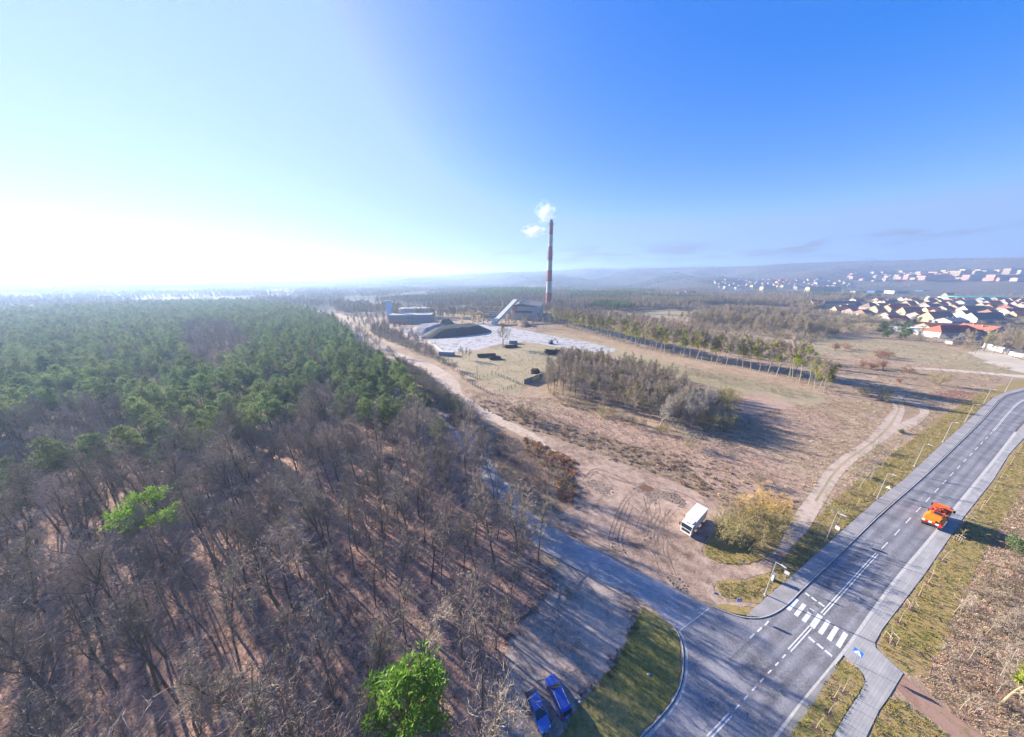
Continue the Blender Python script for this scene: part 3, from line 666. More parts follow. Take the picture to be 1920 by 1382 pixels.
# ---- ruts, puddle and wet mud in the yard
def rut(name, px, w, seed, parent):
    line = resample(smooth_line(GP(px), 2), .5); b = MB(); rnd = random.Random(seed); vs = []
    for i, p in enumerate(line):
        a = line[max(0, i - 1)]; c = line[min(len(line) - 1, i + 1)]; d = Vector((c[0] - a[0], c[1] - a[1])); d.normalize(); n = Vector((-d.y, d.x))
        ww = w / 2 * rnd.uniform(.55, 1.25) * (0.3 + 0.7 * math.sin(math.pi * min(1, max(0, i / (len(line) - 1)))))
        vs += [(p[0] + n.x * ww, p[1] + n.y * ww, .0352 + .00008 * seed), (p[0] - n.x * ww, p[1] - n.y * ww, .0352 + .00008 * seed)]
    b.add(vs, [(2 * i, 2 * i + 1, 2 * i + 3, 2 * i + 2) for i in range(len(line) - 1)], MATS['rut_mud'])
    me = b.mesh(name)
    if me.polygons[0].normal.z < 0: me.flip_normals()
    return obj(name, me, parent)
ground_mat('rut_mud', [(.10, .072, .055), (.18, .13, .10), (.28, .20, .155)], s1=.4, s2=1.5, s3=6, bump=.6)
ruts = [o for o in bpy.data.objects if o.name == 'muddy_yard'][0]
def yz(u, v): return (1080 + u / 4.764, 840 + v / 4.764)
RUTS = [[(540, 350), (430, 450), (370, 560), (320, 700), (290, 800), (300, 900), (330, 950)], [(480, 480), (420, 640), (380, 760), (370, 840), (410, 940), (480, 1010)],
        [(590, 390), (630, 520), (650, 680), (640, 800)], [(700, 470), (720, 560), (680, 640), (580, 780)], [(490, 420), (600, 560), (720, 640)], [(860, 540), (740, 680), (680, 820), (690, 960)],
        [(640, 480), (560, 640), (540, 700)], [(750, 740), (790, 830), (770, 900), (850, 1110)], [(700, 720), (690, 880), (720, 1020), (760, 1120)], [(440, 480), (540, 570), (660, 690)],
        [(80, 260), (160, 200), (260, 260), (330, 340)], [(60, 290), (150, 170), (330, 230), (500, 320)], [(700, 345), (900, 380), (1050, 460), (1200, 540)], [(560, 800), (640, 900), (860, 1000)],
        [(800, 560), (780, 700), (820, 840), (900, 960)], [(400, 700), (520, 720), (600, 860), (700, 1000)], [(270, 250), (420, 300), (560, 330)], [(120, 820), (240, 880), (330, 930), (470, 1000)]]
for i, r_ in enumerate(RUTS):
    rut('tyre_rut', [yz(*p) for p in r_], .34 + .12 * (i % 3), i, ruts)
    rut('tyre_rut', [yz(p[0] + 30 + 8 * (i % 2), p[1] + 14) for p in r_], .3 + .1 * (i % 2), i + 50, ruts)
for i, (pts, lab) in enumerate((([(100, 310), (160, 290), (250, 330), (330, 380), (300, 420), (220, 410), (130, 350)], 'churned dark mud patch near the track mouth'),
                                ([(500, 330), (600, 310), (720, 360), (860, 400), (980, 480), (960, 530), (860, 500), (740, 440), (690, 500), (640, 440), (540, 370)], 'churned dark mud round the puddle'),
                                ([(780, 1130), (900, 1130), (1000, 1250), (980, 1290), (900, 1240), (800, 1170)], 'dark damp patch beside the side road'))):
    sheet('mud_patch', [yz(*p) for p in pts], .0425, m_mud, rough=1.1, step=.3, label=lab, cat='mud', seed=i + 5)
m_puddle = mat('puddle_water', (.16, .085, .035), .08, spec=.5)
sheet('puddle', [yz(*p) for p in [(555, 345), (610, 325), (670, 345), (700, 370), (660, 395), (590, 380)]], .046, m_puddle, rough=.15, step=.4, label='small brown rain puddle in the muddy yard', cat='puddle')
# ------------------------------------------------------------------ plants: sources
m_bark = mat('bark', (.13, .115, .095), .95, var=.35, scale=2, rnd=.3)
m_bark_pale = mat('bark_pale', (.28, .25, .205), .95, var=.3, scale=2, rnd=.2)
m_bark_olive = mat('bark_olive', (.17, .155, .085), .95, var=.3, scale=2, rnd=.25)
m_bark_pine = mat('bark_pine', (.17, .105, .07), .95, var=.3, scale=2, rnd=.2)
m_twig = mat('twig_grey_brown', (.31, .25, .195), .9, rnd=.4)
m_twig_pale = mat('twig_pale', (.31, .275, .23), .9, rnd=.22)
m_twig_tan = mat('twig_tan', (.29, .24, .175), .9, rnd=.3)
m_twig_olive = mat('twig_olive', (.27, .23, .105), .9, rnd=.25)
m_twig_gold = mat('twig_gold', (.50, .33, .09), .9, rnd=.2)
m_twig_red = mat('twig_reddish', (.25, .145, .11), .9, rnd=.3)
m_needle = mat('pine_needles', (.14, .195, .068), .75, rnd=.35, transl=.35)
m_needle_b = mat('bright_needles', (.16, .29, .03), .7, rnd=.1, transl=.3)
m_needle_d = mat('dark_needles', (.11, .165, .06), .75, rnd=.3, transl=.3)
m_oakleaf = mat('dry_oak_leaves', (.22, .095, .055), .85, rnd=.3, transl=.25)
m_mistle = mat('mistletoe_leaves', (.24, .26, .03), .7, rnd=.3, transl=.3)
m_bushleaf = mat('evergreen_leaves', (.06, .10, .03), .6, rnd=.3, transl=.2)

class Grow:
    """collects tapered tubes and flat ribbons as two bodies: wood and twigs"""
    def __init__(s, seed): s.r = random.Random(seed); s.wood = MB(); s.tw = MB()
    def tube(s, pts, r0, r1, n, body, material):
        rings = []
        up = Vector((.3, .2, 1)).normalized()
        for i, p in enumerate(pts):
            a = pts[max(0, i - 1)]; b = pts[min(len(pts) - 1, i + 1)]; d = (b - a).normalized()
            x = d.cross(up); x = x.normalized() if x.length > 1e-3 else Vector((1, 0, 0)); y = d.cross(x)
            rr_ = r0 + (r1 - r0) * i / (len(pts) - 1)
            rings.append([p + x * (rr_ * math.cos(k * 2 * math.pi / n)) + y * (rr_ * math.sin(k * 2 * math.pi / n)) for k in range(n)])
        body.loft(rings, material, cap=False)
    def ribbon(s, pts, w, material):
        d = pts[-1] - pts[0]; x = d.cross(Vector((s.r.gauss(0, 1), s.r.gauss(0, 1), s.r.gauss(0, 1))))
        x = x.normalized() * w / 2 if x.length > 1e-4 else Vector((w / 2, 0, 0)); vs = []
        for i, p in enumerate(pts):
            k = 1 - .7 * i / (len(pts) - 1); vs += [p + x * k, p - x * k]
        s.tw.add(vs, [(2 * i, 2 * i + 1, 2 * i + 3, 2 * i + 2) for i in range(len(pts) - 1)], material)
    def path(s, p, d, L, n, wob, trop):
        pts = [p.copy()]; d = d.normalized()
        for _ in range(n):
            d = (d + Vector((s.r.gauss(0, wob), s.r.gauss(0, wob), s.r.gauss(0, wob) + trop))).normalized()
            pts.append(pts[-1] + d * (L / n))
        return pts
    def side(s, d, ang):
        a = s.r.uniform(0, 2 * math.pi); d = d.normalized(); t = d.orthogonal().normalized(); q = Matrix.Rotation(a, 3, d)
        return (d * math.cos(ang) + (q @ t) * math.sin(ang)).normalized()

def at_path(pts, u):
    k = u * (len(pts) - 1); i = min(int(k), len(pts) - 2); f = k - i
    return pts[i].lerp(pts[i + 1], f), (pts[i + 1] - pts[i])

def bare_tree(seed, h, trunk_r=.17, crown_at=.42, spread=42, limbs=12, l1=.30, l2n=6, l3n=5, l4n=3, bark=None, twig=None, lean=.03, width=.04, stems=1, trop=.05, splay=.12, wob=.16):
    g = Grow(seed); r = g.r
    bark = bark or m_bark; twig = twig or m_twig
    for st in range(stems):
        d0 = Vector((r.gauss(0, lean), r.gauss(0, lean), 1))
        base = Vector((0, 0, -.15))
        if stems > 1:
            a = st * 2 * math.pi / stems + r.uniform(-.4, .4); d0 = Vector((math.cos(a) * splay * r.uniform(.5, 1.5), math.sin(a) * splay * r.uniform(.5, 1.5), 1)); base = Vector((math.cos(a) * .25, math.sin(a) * .25, -.15))
        hh = h * (1 if st == 0 else r.uniform(.7, 1.0))
        tr = g.path(base, d0, hh * .93, 7, .05, .03)
        g.tube(tr, trunk_r, trunk_r * .18, 6, g.wood, bark)
        for i in range(limbs):
            u = crown_at + (1 - crown_at) * (i + r.random()) / limbs
            p, d = at_path(tr, min(.99, u)); ang = R(spread) * r.uniform(.7, 1.25) * (1.1 - .45 * (u - crown_at) / (1 - crown_at))
            L = h * l1 * r.uniform(.7, 1.2) * (1.15 - .7 * (u - crown_at) / (1 - crown_at))
            p1 = g.path(p, g.side(d, ang), L, 4, wob, trop)
            g.tube(p1, trunk_r * .42 * (1.15 - .6 * u), trunk_r * .10, 4, g.wood, bark)
            for j in range(l2n):
                q, dq = at_path(p1, .25 + .75 * (j + r.random()) / l2n)
                p2 = g.path(q, g.side(dq, R(r.uniform(25, 60))), L * r.uniform(.3, .55), 3, wob, trop)
                g.tube(p2, trunk_r * .13, trunk_r * .05, 3, g.tw, bark if j % 2 else twig)
                for k in range(l3n):
                    q3, d3 = at_path(p2, .15 + .85 * (k + r.random()) / l3n)
                    p3 = g.path(q3, g.side(d3, R(r.uniform(20, 60))), L * r.uniform(.16, .32), 2, wob, trop)
                    g.ribbon(p3, width, twig)
                    for m in range(l4n):
                        q4, d4 = at_path(p3, r.uniform(.2, 1)); g.ribbon(g.path(q4, g.side(d4, R(r.uniform(15, 60))), L * r.uniform(.09, .2), 1, .1, trop), width * .8, twig)
    return g

def tuft(mb, c, rad, n, r, material, size, flat=.75, up=.4):
    """a clump of small pointed leaves or needle sprays"""
    for _ in range(n):
        v = Vector((r.gauss(0, 1), r.gauss(0, 1), r.gauss(0, 1)))
        if v.length < 1e-3: continue
        v = v.normalized(); p = c + Vector((v.x, v.y, v.z * flat)) * rad * r.uniform(.35, 1.0)
        d = (v + Vector((0, 0, up)) + Vector((r.gauss(0, .4), r.gauss(0, .4), r.gauss(0, .4)))).normalized()
        x = d.orthogonal().normalized(); q = Matrix.Rotation(r.uniform(0, 6.28), 3, d); x = q @ x
        L = size * r.uniform(.7, 1.4); w = L * r.uniform(.28, .5)
        mb.add([p - x * w * .5, p + x * w * .5, p + d * L + x * w * .12, p + d * L - x * w * .12], [(0, 1, 2, 3)], material)

def pine(seed, h, trunk_r=.2, crown_at=.45, rad=2.6, whorls=9, material=None, size=.42, n=13, top_round=.55, bark=None):
    g = Grow(seed); r = g.r; material = material or m_needle; bark = bark or m_bark_pine
    tr = g.path(Vector((0, 0, -.15)), Vector((r.gauss(0, .03), r.gauss(0, .03), 1)), h * .96, 6, .03, .02)
    g.tube(tr, trunk_r, trunk_r * .2, 6, g.wood, bark)
    for w in range(whorls):
        u = crown_at + (1 - crown_at) * (w + .5) / whorls; f = (u - crown_at) / (1 - crown_at)
        env = (math.sin(math.pi * min(1, f * .75 + .28))) ** top_round
        for b in range(r.choice((4, 5, 5, 6))):
            p, d = at_path(tr, u); a = r.uniform(0, 6.283); L = rad * env * r.uniform(.6, 1.15)
            p1 = g.path(p, Vector((math.cos(a), math.sin(a), r.uniform(.1, .55))), L, 3, .14, .06)
            g.tube(p1, trunk_r * .2, .02, 3, g.wood, bark)
            for t_ in range(max(2, int(L * 1.6))):
                q, _ = at_path(p1, r.uniform(.4, 1.0)); q = q + Vector((r.gauss(0, .3), r.gauss(0, .3), r.gauss(.12, .2)))
                tuft(g.tw, q, .62, n, r, material, size)
    p, _ = at_path(tr, .995); tuft(g.tw, p, .6, 20, r, material, size)
    return g

def leafy_bush(seed, h, rad, material, n=900, size=.2, bark=None, stems=6, gap=.35):
    g = Grow(seed); r = g.r; bark = bark or m_bark
    tips = []
    for s_ in range(stems):
        a = r.uniform(0, 6.283); p1 = g.path(Vector((math.cos(a) * .15, math.sin(a) * .15, -.1)), Vector((math.cos(a) * rad / h * .7, math.sin(a) * rad / h * .7, 1)), h * r.uniform(.65, 1), 4, .18, .02)
        g.tube(p1, .07 + h * .012, .015, 4, g.wood, bark); tips.append(p1)
        for j in range(6):
            q, d = at_path(p1, r.uniform(.25, 1)); p2 = g.path(q, g.side(d, R(r.uniform(30, 75))), rad * r.uniform(.35, .8), 3, .2, .03); g.tube(p2, .03, .01, 3, g.wood, bark); tips.append(p2)
    k = max(1, n // (len(tips) * 3))
    for t_ in tips:
        for u in (.5, .75, 1.0):
            if r.random() < gap: continue
            q, _ = at_path(t_, min(.999, u)); tuft(g.tw, q + Vector((r.gauss(0, .2), r.gauss(0, .2), r.gauss(0, .15))), rad * .24, int(k * 1.5) + 1, r, material, size, flat=.8, up=.15)
    return g

def mistletoe(g, h, k, rad=.55, low=.45):
    r = g.r; m = MB()
    for _ in range(k):
        z = h * r.uniform(low, .97); a = r.uniform(0, 6.28); q = h * .16 * r.uniform(.15, 1) * (1.1 - .5 * (z / h))
        tuft(m, Vector((math.cos(a) * q, math.sin(a) * q, z)), rad * r.uniform(.6, 1.2), 60, r, m_mistle, .42, flat=1.0, up=0)
    return m

# a kind: list of (trunk mesh, crown mesh, extra mesh or None); also joined versions for the distant masses
KINDS = {}
def kind(name, grown, extra=None):
    out = []
    for i, g in enumerate(grown):
        t = g.wood.mesh('trunk'); c = g.tw.mesh('crown'); e = extra[i].mesh('mistletoe') if extra else None
        out.append((t, c, e, g))
    KINDS[name] = out
kind('bare', [bare_tree(100 + i, 18 + (i % 4) * 1.3, .13 + .035 * (i % 4), crown_at=.30 + .07 * (i % 3), spread=30 + 5 * (i % 3), limbs=12 + i % 4, l1=.22 + .03 * (i % 3), l2n=6, l3n=6, l4n=4, width=.045, trop=.07, twig=(m_twig, m_twig_tan, m_twig)[i % 3], bark=m_bark if i % 3 else m_bark_olive) for i in range(9)])
kind('edge', [bare_tree(140 + i, 17, .2, crown_at=.22, spread=55, limbs=15, l1=.34, l2n=6, l3n=5, l4n=2, bark=m_bark_olive, twig=m_twig_tan, width=.045, wob=.22) for i in range(3)])
kind('slim', [bare_tree(200 + i, 12.5, .11, crown_at=.30, spread=34, limbs=12, l1=.26, l2n=6, l3n=5, l4n=3, twig=(m_twig_tan, m_twig, m_twig_olive)[i % 3], bark=m_bark_olive if i % 2 else m_bark, width=.085, trop=.1) for i in range(5)])
kind('white', [bare_tree(230 + i, 14, .17, crown_at=.2, spread=30, limbs=12, l1=.36, l2n=6, l3n=5, l4n=2, bark=m_bark_pale, twig=m_twig_pale, width=.055, stems=2, splay=.3, trop=.06) for i in range(3)])
kind('poplar', [bare_tree(260 + i, 17, .17, crown_at=.42, spread=34, limbs=14, l1=.24, l2n=5, l3n=5, l4n=3, bark=m_bark_pale, twig=(m_twig_tan, m_twig, m_twig)[i % 3], width=.13, trop=.12) for i in range(4)],
     [mistletoe(Grow(900 + i), 16, (14, 20, 9, 24)[i], 1.0) for i in range(4)])
kind('reddish', [bare_tree(290 + i, 11, .12, crown_at=.25, spread=36, limbs=11, l1=.28, l2n=5, l3n=5, l4n=3, twig=m_twig_red, width=.085, stems=2) for i in range(3)])
kind('bush', [bare_tree(320 + i, 4.6, .06, crown_at=.12, spread=45, limbs=7, l1=.42, l2n=5, l3n=4, l4n=2, twig=(m_twig_tan, m_twig_olive, m_twig)[i % 3], bark=m_bark_olive, width=.06, stems=5, splay=.5) for i in range(4)])
kind('willow', [bare_tree(350 + i, 8.5, .09, crown_at=.18, spread=32, limbs=8, l1=.36, l2n=5, l3n=5, l4n=2, twig=m_twig_olive if i < 3 else m_twig_gold, bark=m_bark_olive, width=.05, stems=7, splay=.55, trop=.06) for i in range(5)])
kind('pine', [pine(400 + i, 16.5 + (i % 3) * 1.4, .19, crown_at=.44 + .05 * (i % 2), rad=3.4 + .3 * (i % 3), whorls=10, material=m_needle if i % 3 else m_needle_d) for i in range(6)])
kind('bright', [pine(450, 19, .2, crown_at=.62, rad=4.3, whorls=7, material=m_needle_b, n=20, size=.42, top_round=.35), pine(451, 15.5, .22, crown_at=.2, rad=4.4, whorls=13, material=m_needle_b, n=20, size=.4, top_round=.5)])
kind('garden_pine', [pine(470 + i, 8.5, .16, crown_at=.12, rad=3.4, whorls=7, material=m_needle_d if i else m_bushleaf, n=13, size=.5, top_round=.45) for i in range(3)])
kind('oak', [leafy_bush(500 + i, 4.6, 3.2, m_oakleaf, n=1500, size=.26, gap=.25, stems=7) for i in range(3)])
kind('evergreen_bush', [leafy_bush(530 + i, 1.7, 1.6, m_bushleaf, n=900, size=.2, gap=.1) for i in range(2)])
kind('scrub', [bare_tree(560 + i, 2.6, .035, crown_at=.1, spread=50, limbs=6, l1=.45, l2n=4, l3n=3, l4n=2, twig=(m_twig, m_twig_tan, m_twig_red)[i % 3], width=.03, stems=5, splay=.7) for i in range(3)])
kind('spread', [bare_tree(620, 20, .42, crown_at=.28, spread=48, limbs=15, l1=.34, l2n=6, l3n=6, l4n=3, bark=m_bark, twig=m_twig_tan, width=.11, wob=.2)], [mistletoe(Grow(950), 19, 9, .6)])
kind('leaner', [bare_tree(630, 9, .14, crown_at=.3, spread=50, limbs=9, l1=.38, l2n=4, l3n=4, l4n=1, bark=mat('bark_yellowish', (.31, .26, .15), .9, var=.2, scale=2), twig=m_twig_tan, width=.04, wob=.25)], [mistletoe(Grow(960), 8.5, 9, .28)])
kind('sapling', [bare_tree(590 + i, 5.0, .045, crown_at=.25, spread=34, limbs=9, l1=.28, l2n=4, l3n=4, l4n=2, twig=m_twig_tan, bark=m_bark_pale, width=.035, trop=.1) for i in range(3)])

TREE_RND = random.Random(77)
def plant(name, kd, p, label, cat, group=None, variant=None, s=1.0, rz=None, tilt=(0, 0), sxy=1.0, z=0.0):
    """one plant: an Empty with trunk and crown"""
    vs = KINDS[kd]; i = TREE_RND.randrange(len(vs)) if variant is None else variant
    t, c, e, _ = vs[i]
    o = tag(obj(name, None, None, (p[0], p[1], z)), label, cat, group)
    o.rotation_euler = (tilt[0], tilt[1], TREE_RND.uniform(0, 6.283) if rz is None else rz)
    o.scale = (s * sxy, s * sxy, s)
    obj('trunk', t, o); obj('crown', c, o)
    if e is not None: obj('mistletoe', e, o)['kind'] = 'stuff'
    return o

SRC = {}
def source(kd):
    """unlinked collection of whole plants for the distant masses"""
    if kd in SRC: return SRC[kd]
    col = bpy.data.collections.new(kd + '_sources')
    for i, (t, c, e, g) in enumerate(KINDS[kd]):
        m = MB()
        for b_ in (g.wood, g.tw):
            n = len(m.v); m.v += b_.v; mp = [m.mi(x) for x in b_.mats]
            m.f += [tuple(k + n for k in f) for f in b_.f]; m.m += [mp[k] for k in b_.m]
        col.objects.link(bpy.data.objects.new('%s_source_%02d' % (kd, i), m.mesh(kd + '_whole')))
    SRC[kd] = col
    return col

def mass(name, pts, col, label, cat, smin=.8, smax=1.2, seed=5, zs=None, kindname='stuff'):
    """one object that holds a multitude: points carrying copies of the sources"""
    n = len(pts); r = np.random.default_rng(seed); P = np.zeros((n, 3), np.float32)
    P[:, :2] = np.asarray(pts)[:, :2]
    if zs is not None: P[:, 2] = zs
    m = bpy.data.meshes.new(name); m.vertices.add(n); m.vertices.foreach_set('co', P.ravel())
    for an, ty, dat in (('rot', 'FLOAT', r.uniform(0, 6.283, n)), ('siz', 'FLOAT', r.uniform(smin, smax, n)), ('pick', 'INT', r.integers(0, len(col.objects), n))):
        at = m.attributes.new(an, ty, 'POINT'); at.data.foreach_set('value', dat.astype(np.int32 if ty == 'INT' else np.float32))
    m.update()
    o = tag(obj(name, m), label, cat, kind=kindname)
    ng = bpy.data.node_groups.new(name + '_scatter', 'GeometryNodeTree')
    ng.interface.new_socket('Geometry', in_out='INPUT', socket_type='NodeSocketGeometry'); ng.interface.new_socket('Geometry', in_out='OUTPUT', socket_type='NodeSocketGeometry')
    N = ng.nodes; L = ng.links
    gi = N.new('NodeGroupInput'); go = N.new('NodeGroupOutput'); ci = N.new('GeometryNodeCollectionInfo'); ip = N.new('GeometryNodeInstanceOnPoints')
    ci.inputs['Collection'].default_value = col; ci.inputs['Separate Children'].default_value = True; ci.inputs['Reset Children'].default_value = True
    at = {}
    for k, ty in (('rot', 'FLOAT'), ('siz', 'FLOAT'), ('pick', 'INT')):
        q = N.new('GeometryNodeInputNamedAttribute'); q.data_type = ty; q.inputs['Name'].default_value = k; at[k] = q.outputs['Attribute']
    cx = N.new('ShaderNodeCombineXYZ'); L.new(at['rot'], cx.inputs['Z']); er = N.new('FunctionNodeEulerToRotation'); L.new(cx.outputs[0], er.inputs[0])
    L.new(gi.outputs[0], ip.inputs['Points']); L.new(ci.outputs[0], ip.inputs['Instance']); ip.inputs['Pick Instance'].default_value = True
    L.new(at['pick'], ip.inputs['Instance Index']); L.new(er.outputs[0], ip.inputs['Rotation']); L.new(at['siz'], ip.inputs['Scale'])
    L.new(ip.outputs[0], go.inputs[0])
    md = o.modifiers.new('scatter', 'NODES'); md.node_group = ng
    return o

# ------------------------------------------------------------------ the bare wood and the pine wood (outlines taken at crown height)
EDGE_W = GP(FOREST_EDGE)
BARE_TOP = [(-260, 1010), (-120, 950), (0, 905), (60, 872), (110, 842), (230, 838), (330, 815), (430, 795), (500, 770), (560, 752), (640, 752), (690, 775), (740, 772), (790, 775), (835, 790)]
bare_poly = GP(BARE_TOP, 16) + [G(870, 850), G(905, 908), G(950, 968), G(985, 1018), G(1000, 1036), G(1024, 1078), G(1020, 1100), G(990, 1130), G(943, 1205), G(935, 1300), G(926, 1382), G(915, 1470), (0, 2), (-60, -15), (-170, 20)]
pts = scatter_poly(bare_poly, 4.15, 11)
gap_poly = GP([(560, 1382), (640, 1190), (760, 1240), (740, 1382)])
pts = [p for i, p in enumerate(pts) if not (inside(p, gap_poly) and i % 3)]
bright_spots = [G(312, 1085), G(772, 1440)]
pts = [p for p in pts if all(math.dist(p, b_) > 5.5 for b_ in bright_spots)]
def seen(p, z=14):
    X, Y = p; dz = z - CAM_H; f_ = Y * CP - dz * SP; u_ = Y * SP + dz * CP
    if f_ < 1: return False
    x = 960 + FPX * X / f_; y = 691 - FPX * u_ / f_
    return -60 < x < 1980 and y < 1480
pts.sort(key=lambda p: (not seen(p), math.hypot(*p)))
rnd = random.Random(5)
for p in pts[:300]:
    d_edge = min(math.dist(p, q) for q in EDGE_W[:12])
    k = 'edge' if d_edge < 5 and rnd.random() < .8 else 'bare'
    plant('bare_tree', k, p, 'leafless grey brown tree in the wood beside the parking ground', 'tree', 'bare trees of the near wood', s=rnd.choice((.62, .8, .9, 1.0, 1.05, 1.12)) * rnd.uniform(.93, 1.07), tilt=(rnd.gauss(0, .04), rnd.gauss(0, .04)))
if len(pts) > 300:
    mass('bare_wood', pts[300:], source('bare'), 'farther leafless trees of the near wood in one mass', 'wood', .85, 1.1)
plant('pine_tree', 'bright', bright_spots[0], 'lone bright green pine crown rising out of the bare wood', 'tree', variant=0, s=1.08)
plant('conifer_tree', 'bright', bright_spots[1], 'bright green leafy conifer at the bottom edge beside the blue cars', 'tree', variant=1, s=1.25)

PINE_TOP = [(-260, 600), (-100, 586), (0, 578), (150, 571), (300, 566), (450, 561), (560, 573), (620, 592), (655, 622), (700, 652), (745, 690), (800, 735), (835, 775)]
pine_poly = GP(PINE_TOP, 15) + GP(BARE_TOP[::-1], 16)
pp = scatter_poly(pine_poly, 5.0, 12)
bare_patch = [GP(q, 15) for q in ([(330, 640), (350, 600), (430, 600), (470, 630), (440, 660), (380, 680)], [(0, 790), (60, 745), (170, 735), (250, 750), (240, 790), (120, 830), (0, 850)], [(560, 735), (600, 705), (640, 720), (620, 750)], [(740, 745), (790, 740), (820, 770), (760, 770)], [(240, 700), (290, 680), (300, 720)])]
bp_, pn = [], []
for p in pp:
    v = mnoise.noise(Vector((p[0] * .02, p[1] * .02, 3)))
    if any(inside(p, q) for q in bare_patch): bp_.append(p)
    elif rnd.random() < .06: bp_.append(p)
    else: pn.append(p)
pn.sort(key=lambda p: (not seen(p), math.hypot(*p)))
for p in pn[:300]:
    plant('pine_tree', 'pine', p, 'dark green pine of the near pine wood above the bare trees', 'tree', 'pines of the near pine wood', s=rnd.uniform(.78, 1.15))
mass('pine_wood', pn[300:], source('pine'), 'hazy pine wood stretching away on the hill', 'wood', .75, 1.15)
mass('bare_wood', bp_, source('bare'), 'grey bare trees standing in patches among the pines', 'wood', .75, 1.0)
plant('blossom_tree', 'white', G(97, 755, 6), 'pale blossoming tree among the hazy pines', 'tree', s=.9, variant=0)
for px, v in (((617, 622), 1), ((855, 800), 0)):
    plant('oak_tree', 'oak', G(*px), ('red leaved oak at the forest edge by the dirt track', 'red leaved oak on the far hazy forest edge')[v], 'tree', s=1.7 if v else 1.5)

# ------------------------------------------------------------------ trees of the open ground
def group_of(name, kd, poly, spacing, seed, label, cat, group, s=(.8, 1.15), avoid=(), limit=300, variants=None, tilt=.03):
    q = scatter_poly(poly, spacing, seed, avoid)
    q.sort(key=lambda p: math.hypot(*p)); rr_ = random.Random(seed)
    for p in q[:limit]:
        plant(name, kd, p, label, cat, group, variant=rr_.choice(variants) if variants else None, s=rr_.uniform(*s), tilt=(rr_.gauss(0, tilt), rr_.gauss(0, tilt)))
    return q[limit:]
THICKET = GP([(1020, 724), (1032, 741), (1068, 742), (1130, 762), (1205, 792), (1255, 800), (1300, 770), (1280, 735), (1190, 700), (1120, 684), (1062, 678), (1030, 700)])
group_of('white_tree', 'white', THICKET, 9, 25, 'pale forked tree scattered through the dense thicket', 'tree', 'pale trees of the thicket', s=(.7, .95), tilt=.05)
group_of('thicket_tree', 'slim', THICKET, 3.2, 21, 'slender grey bare tree in the dense thicket', 'tree', 'slender trees of the thicket', s=(.75, 1.1))
group_of('white_tree', 'white', GP([(1235, 800), (1275, 806), (1325, 800), (1345, 775), (1310, 755), (1262, 760)]), 5.0, 22, 'whitish forked poplar at the right end of the thicket', 'tree', 'whitish poplars of the thicket', s=(.75, 1.0), tilt=.08)
group_of('olive_bush', 'willow', GP([(1300, 806), (1335, 818), (1372, 806), (1376, 765), (1352, 742), (1335, 775)]), 5.2, 23, 'yellowish olive willow bush at the right end of the thicket', 'bush', 'olive willows of the thicket', s=(.75, 1.05), variants=[0, 1, 2])
group_of('olive_bush', 'bush', GP([(1030, 742), (1130, 766), (1210, 798), (1290, 812), (1262, 822), (1190, 803), (1110, 775), (1035, 752)]), 4.4, 24, 'low tangled bush in front of the thicket', 'bush', 'low bushes in front of the thicket', s=(.6, 1.0))
for px, lab, kd, s, v in (((985, 790), 'round tangled bush tree beside the dirt track', 'bush', 1.7, 1), ((1290, 838), 'pale tan bush standing in front of the willows', 'bush', 1.35, 0), ((1418, 905), 'small pale bush on the meadow above the willow clump', 'bush', .8, 0), ((1128, 672), 'small dark conifer at the back of the thicket', 'garden_pine', .7, 1), ((1085, 668), 'bushy green pine behind the thicket near the coal yard', 'garden_pine', .7, 0)):
    plant('bush' if kd == 'bush' else 'small_pine', kd, G(*px), lab, 'bush' if kd == 'bush' else 'tree', s=s, variant=v)

# the long row of poplars with mistletoe
ROW = resample(GP([(1036, 606), (1085, 622), (1150, 640), (1226, 661), (1292, 674), (1345, 684), (1418, 697), (1487, 710), (1530, 728), (1548, 738)]), 4.6)
for i, p in enumerate(ROW):
    last = i >= len(ROW) - 5
    plant('poplar_tree', 'poplar', (p[0] + rnd.gauss(0, .8), p[1] + rnd.gauss(0, .8)), 'pale trunked poplar full of mistletoe at the near end of the row' if last else 'pale trunked poplar with mistletoe balls in the long row', 'tree', 'poplars at the near end of the row' if last else 'poplars of the long mistletoe row', variant=3 if last else rnd.choice((0, 1, 1, 2, 0)), s=rnd.uniform(1.2, 1.5) * (.75 if last else 1))
    if not last and i % 2: plant('poplar_tree', 'poplar', (p[0] + 5 + rnd.gauss(0, 1), p[1] + 7 + rnd.gauss(0, 1)), 'poplar with mistletoe in the second line behind the long row', 'tree', 'poplars of the second line', variant=rnd.choice((0, 1, 2)), s=rnd.uniform(1.1, 1.45))
for i, p in enumerate(ROW[::2]): plant('row_bush', 'bush', (p[0] + 4 + rnd.gauss(0, 1.5), p[1] + 5 + rnd.gauss(0, 1.5)), 'dark low bush under the mistletoe row', 'bush', 'low bushes under the mistletoe row', s=rnd.uniform(.6, 1.1))
WOOD1 = GP([(1045, 598), (1120, 612), (1226, 640), (1340, 666), (1440, 684), (1500, 694), (1480, 672), (1400, 650), (1300, 628), (1200, 607), (1090, 592)])
rest1 = group_of('wood_tree', 'slim', WOOD1, 7.0, 31, 'slender grey tree in the wood behind the mistletoe row', 'tree', 'trees behind the mistletoe row', s=(1.0, 1.5), limit=190)
if rest1: mass('row_wood', rest1, source('slim'), 'deeper trees of the wood behind the mistletoe row', 'wood', .85, 1.25)
group_of('reddish_tree', 'reddish', GP([(1060, 592), (1200, 612), (1330, 640), (1380, 640), (1300, 622), (1180, 598), (1080, 584)]), 9, 32, 'reddish twigged tree behind the mistletoe row', 'tree', 'reddish trees behind the row', s=(.8, 1.2))
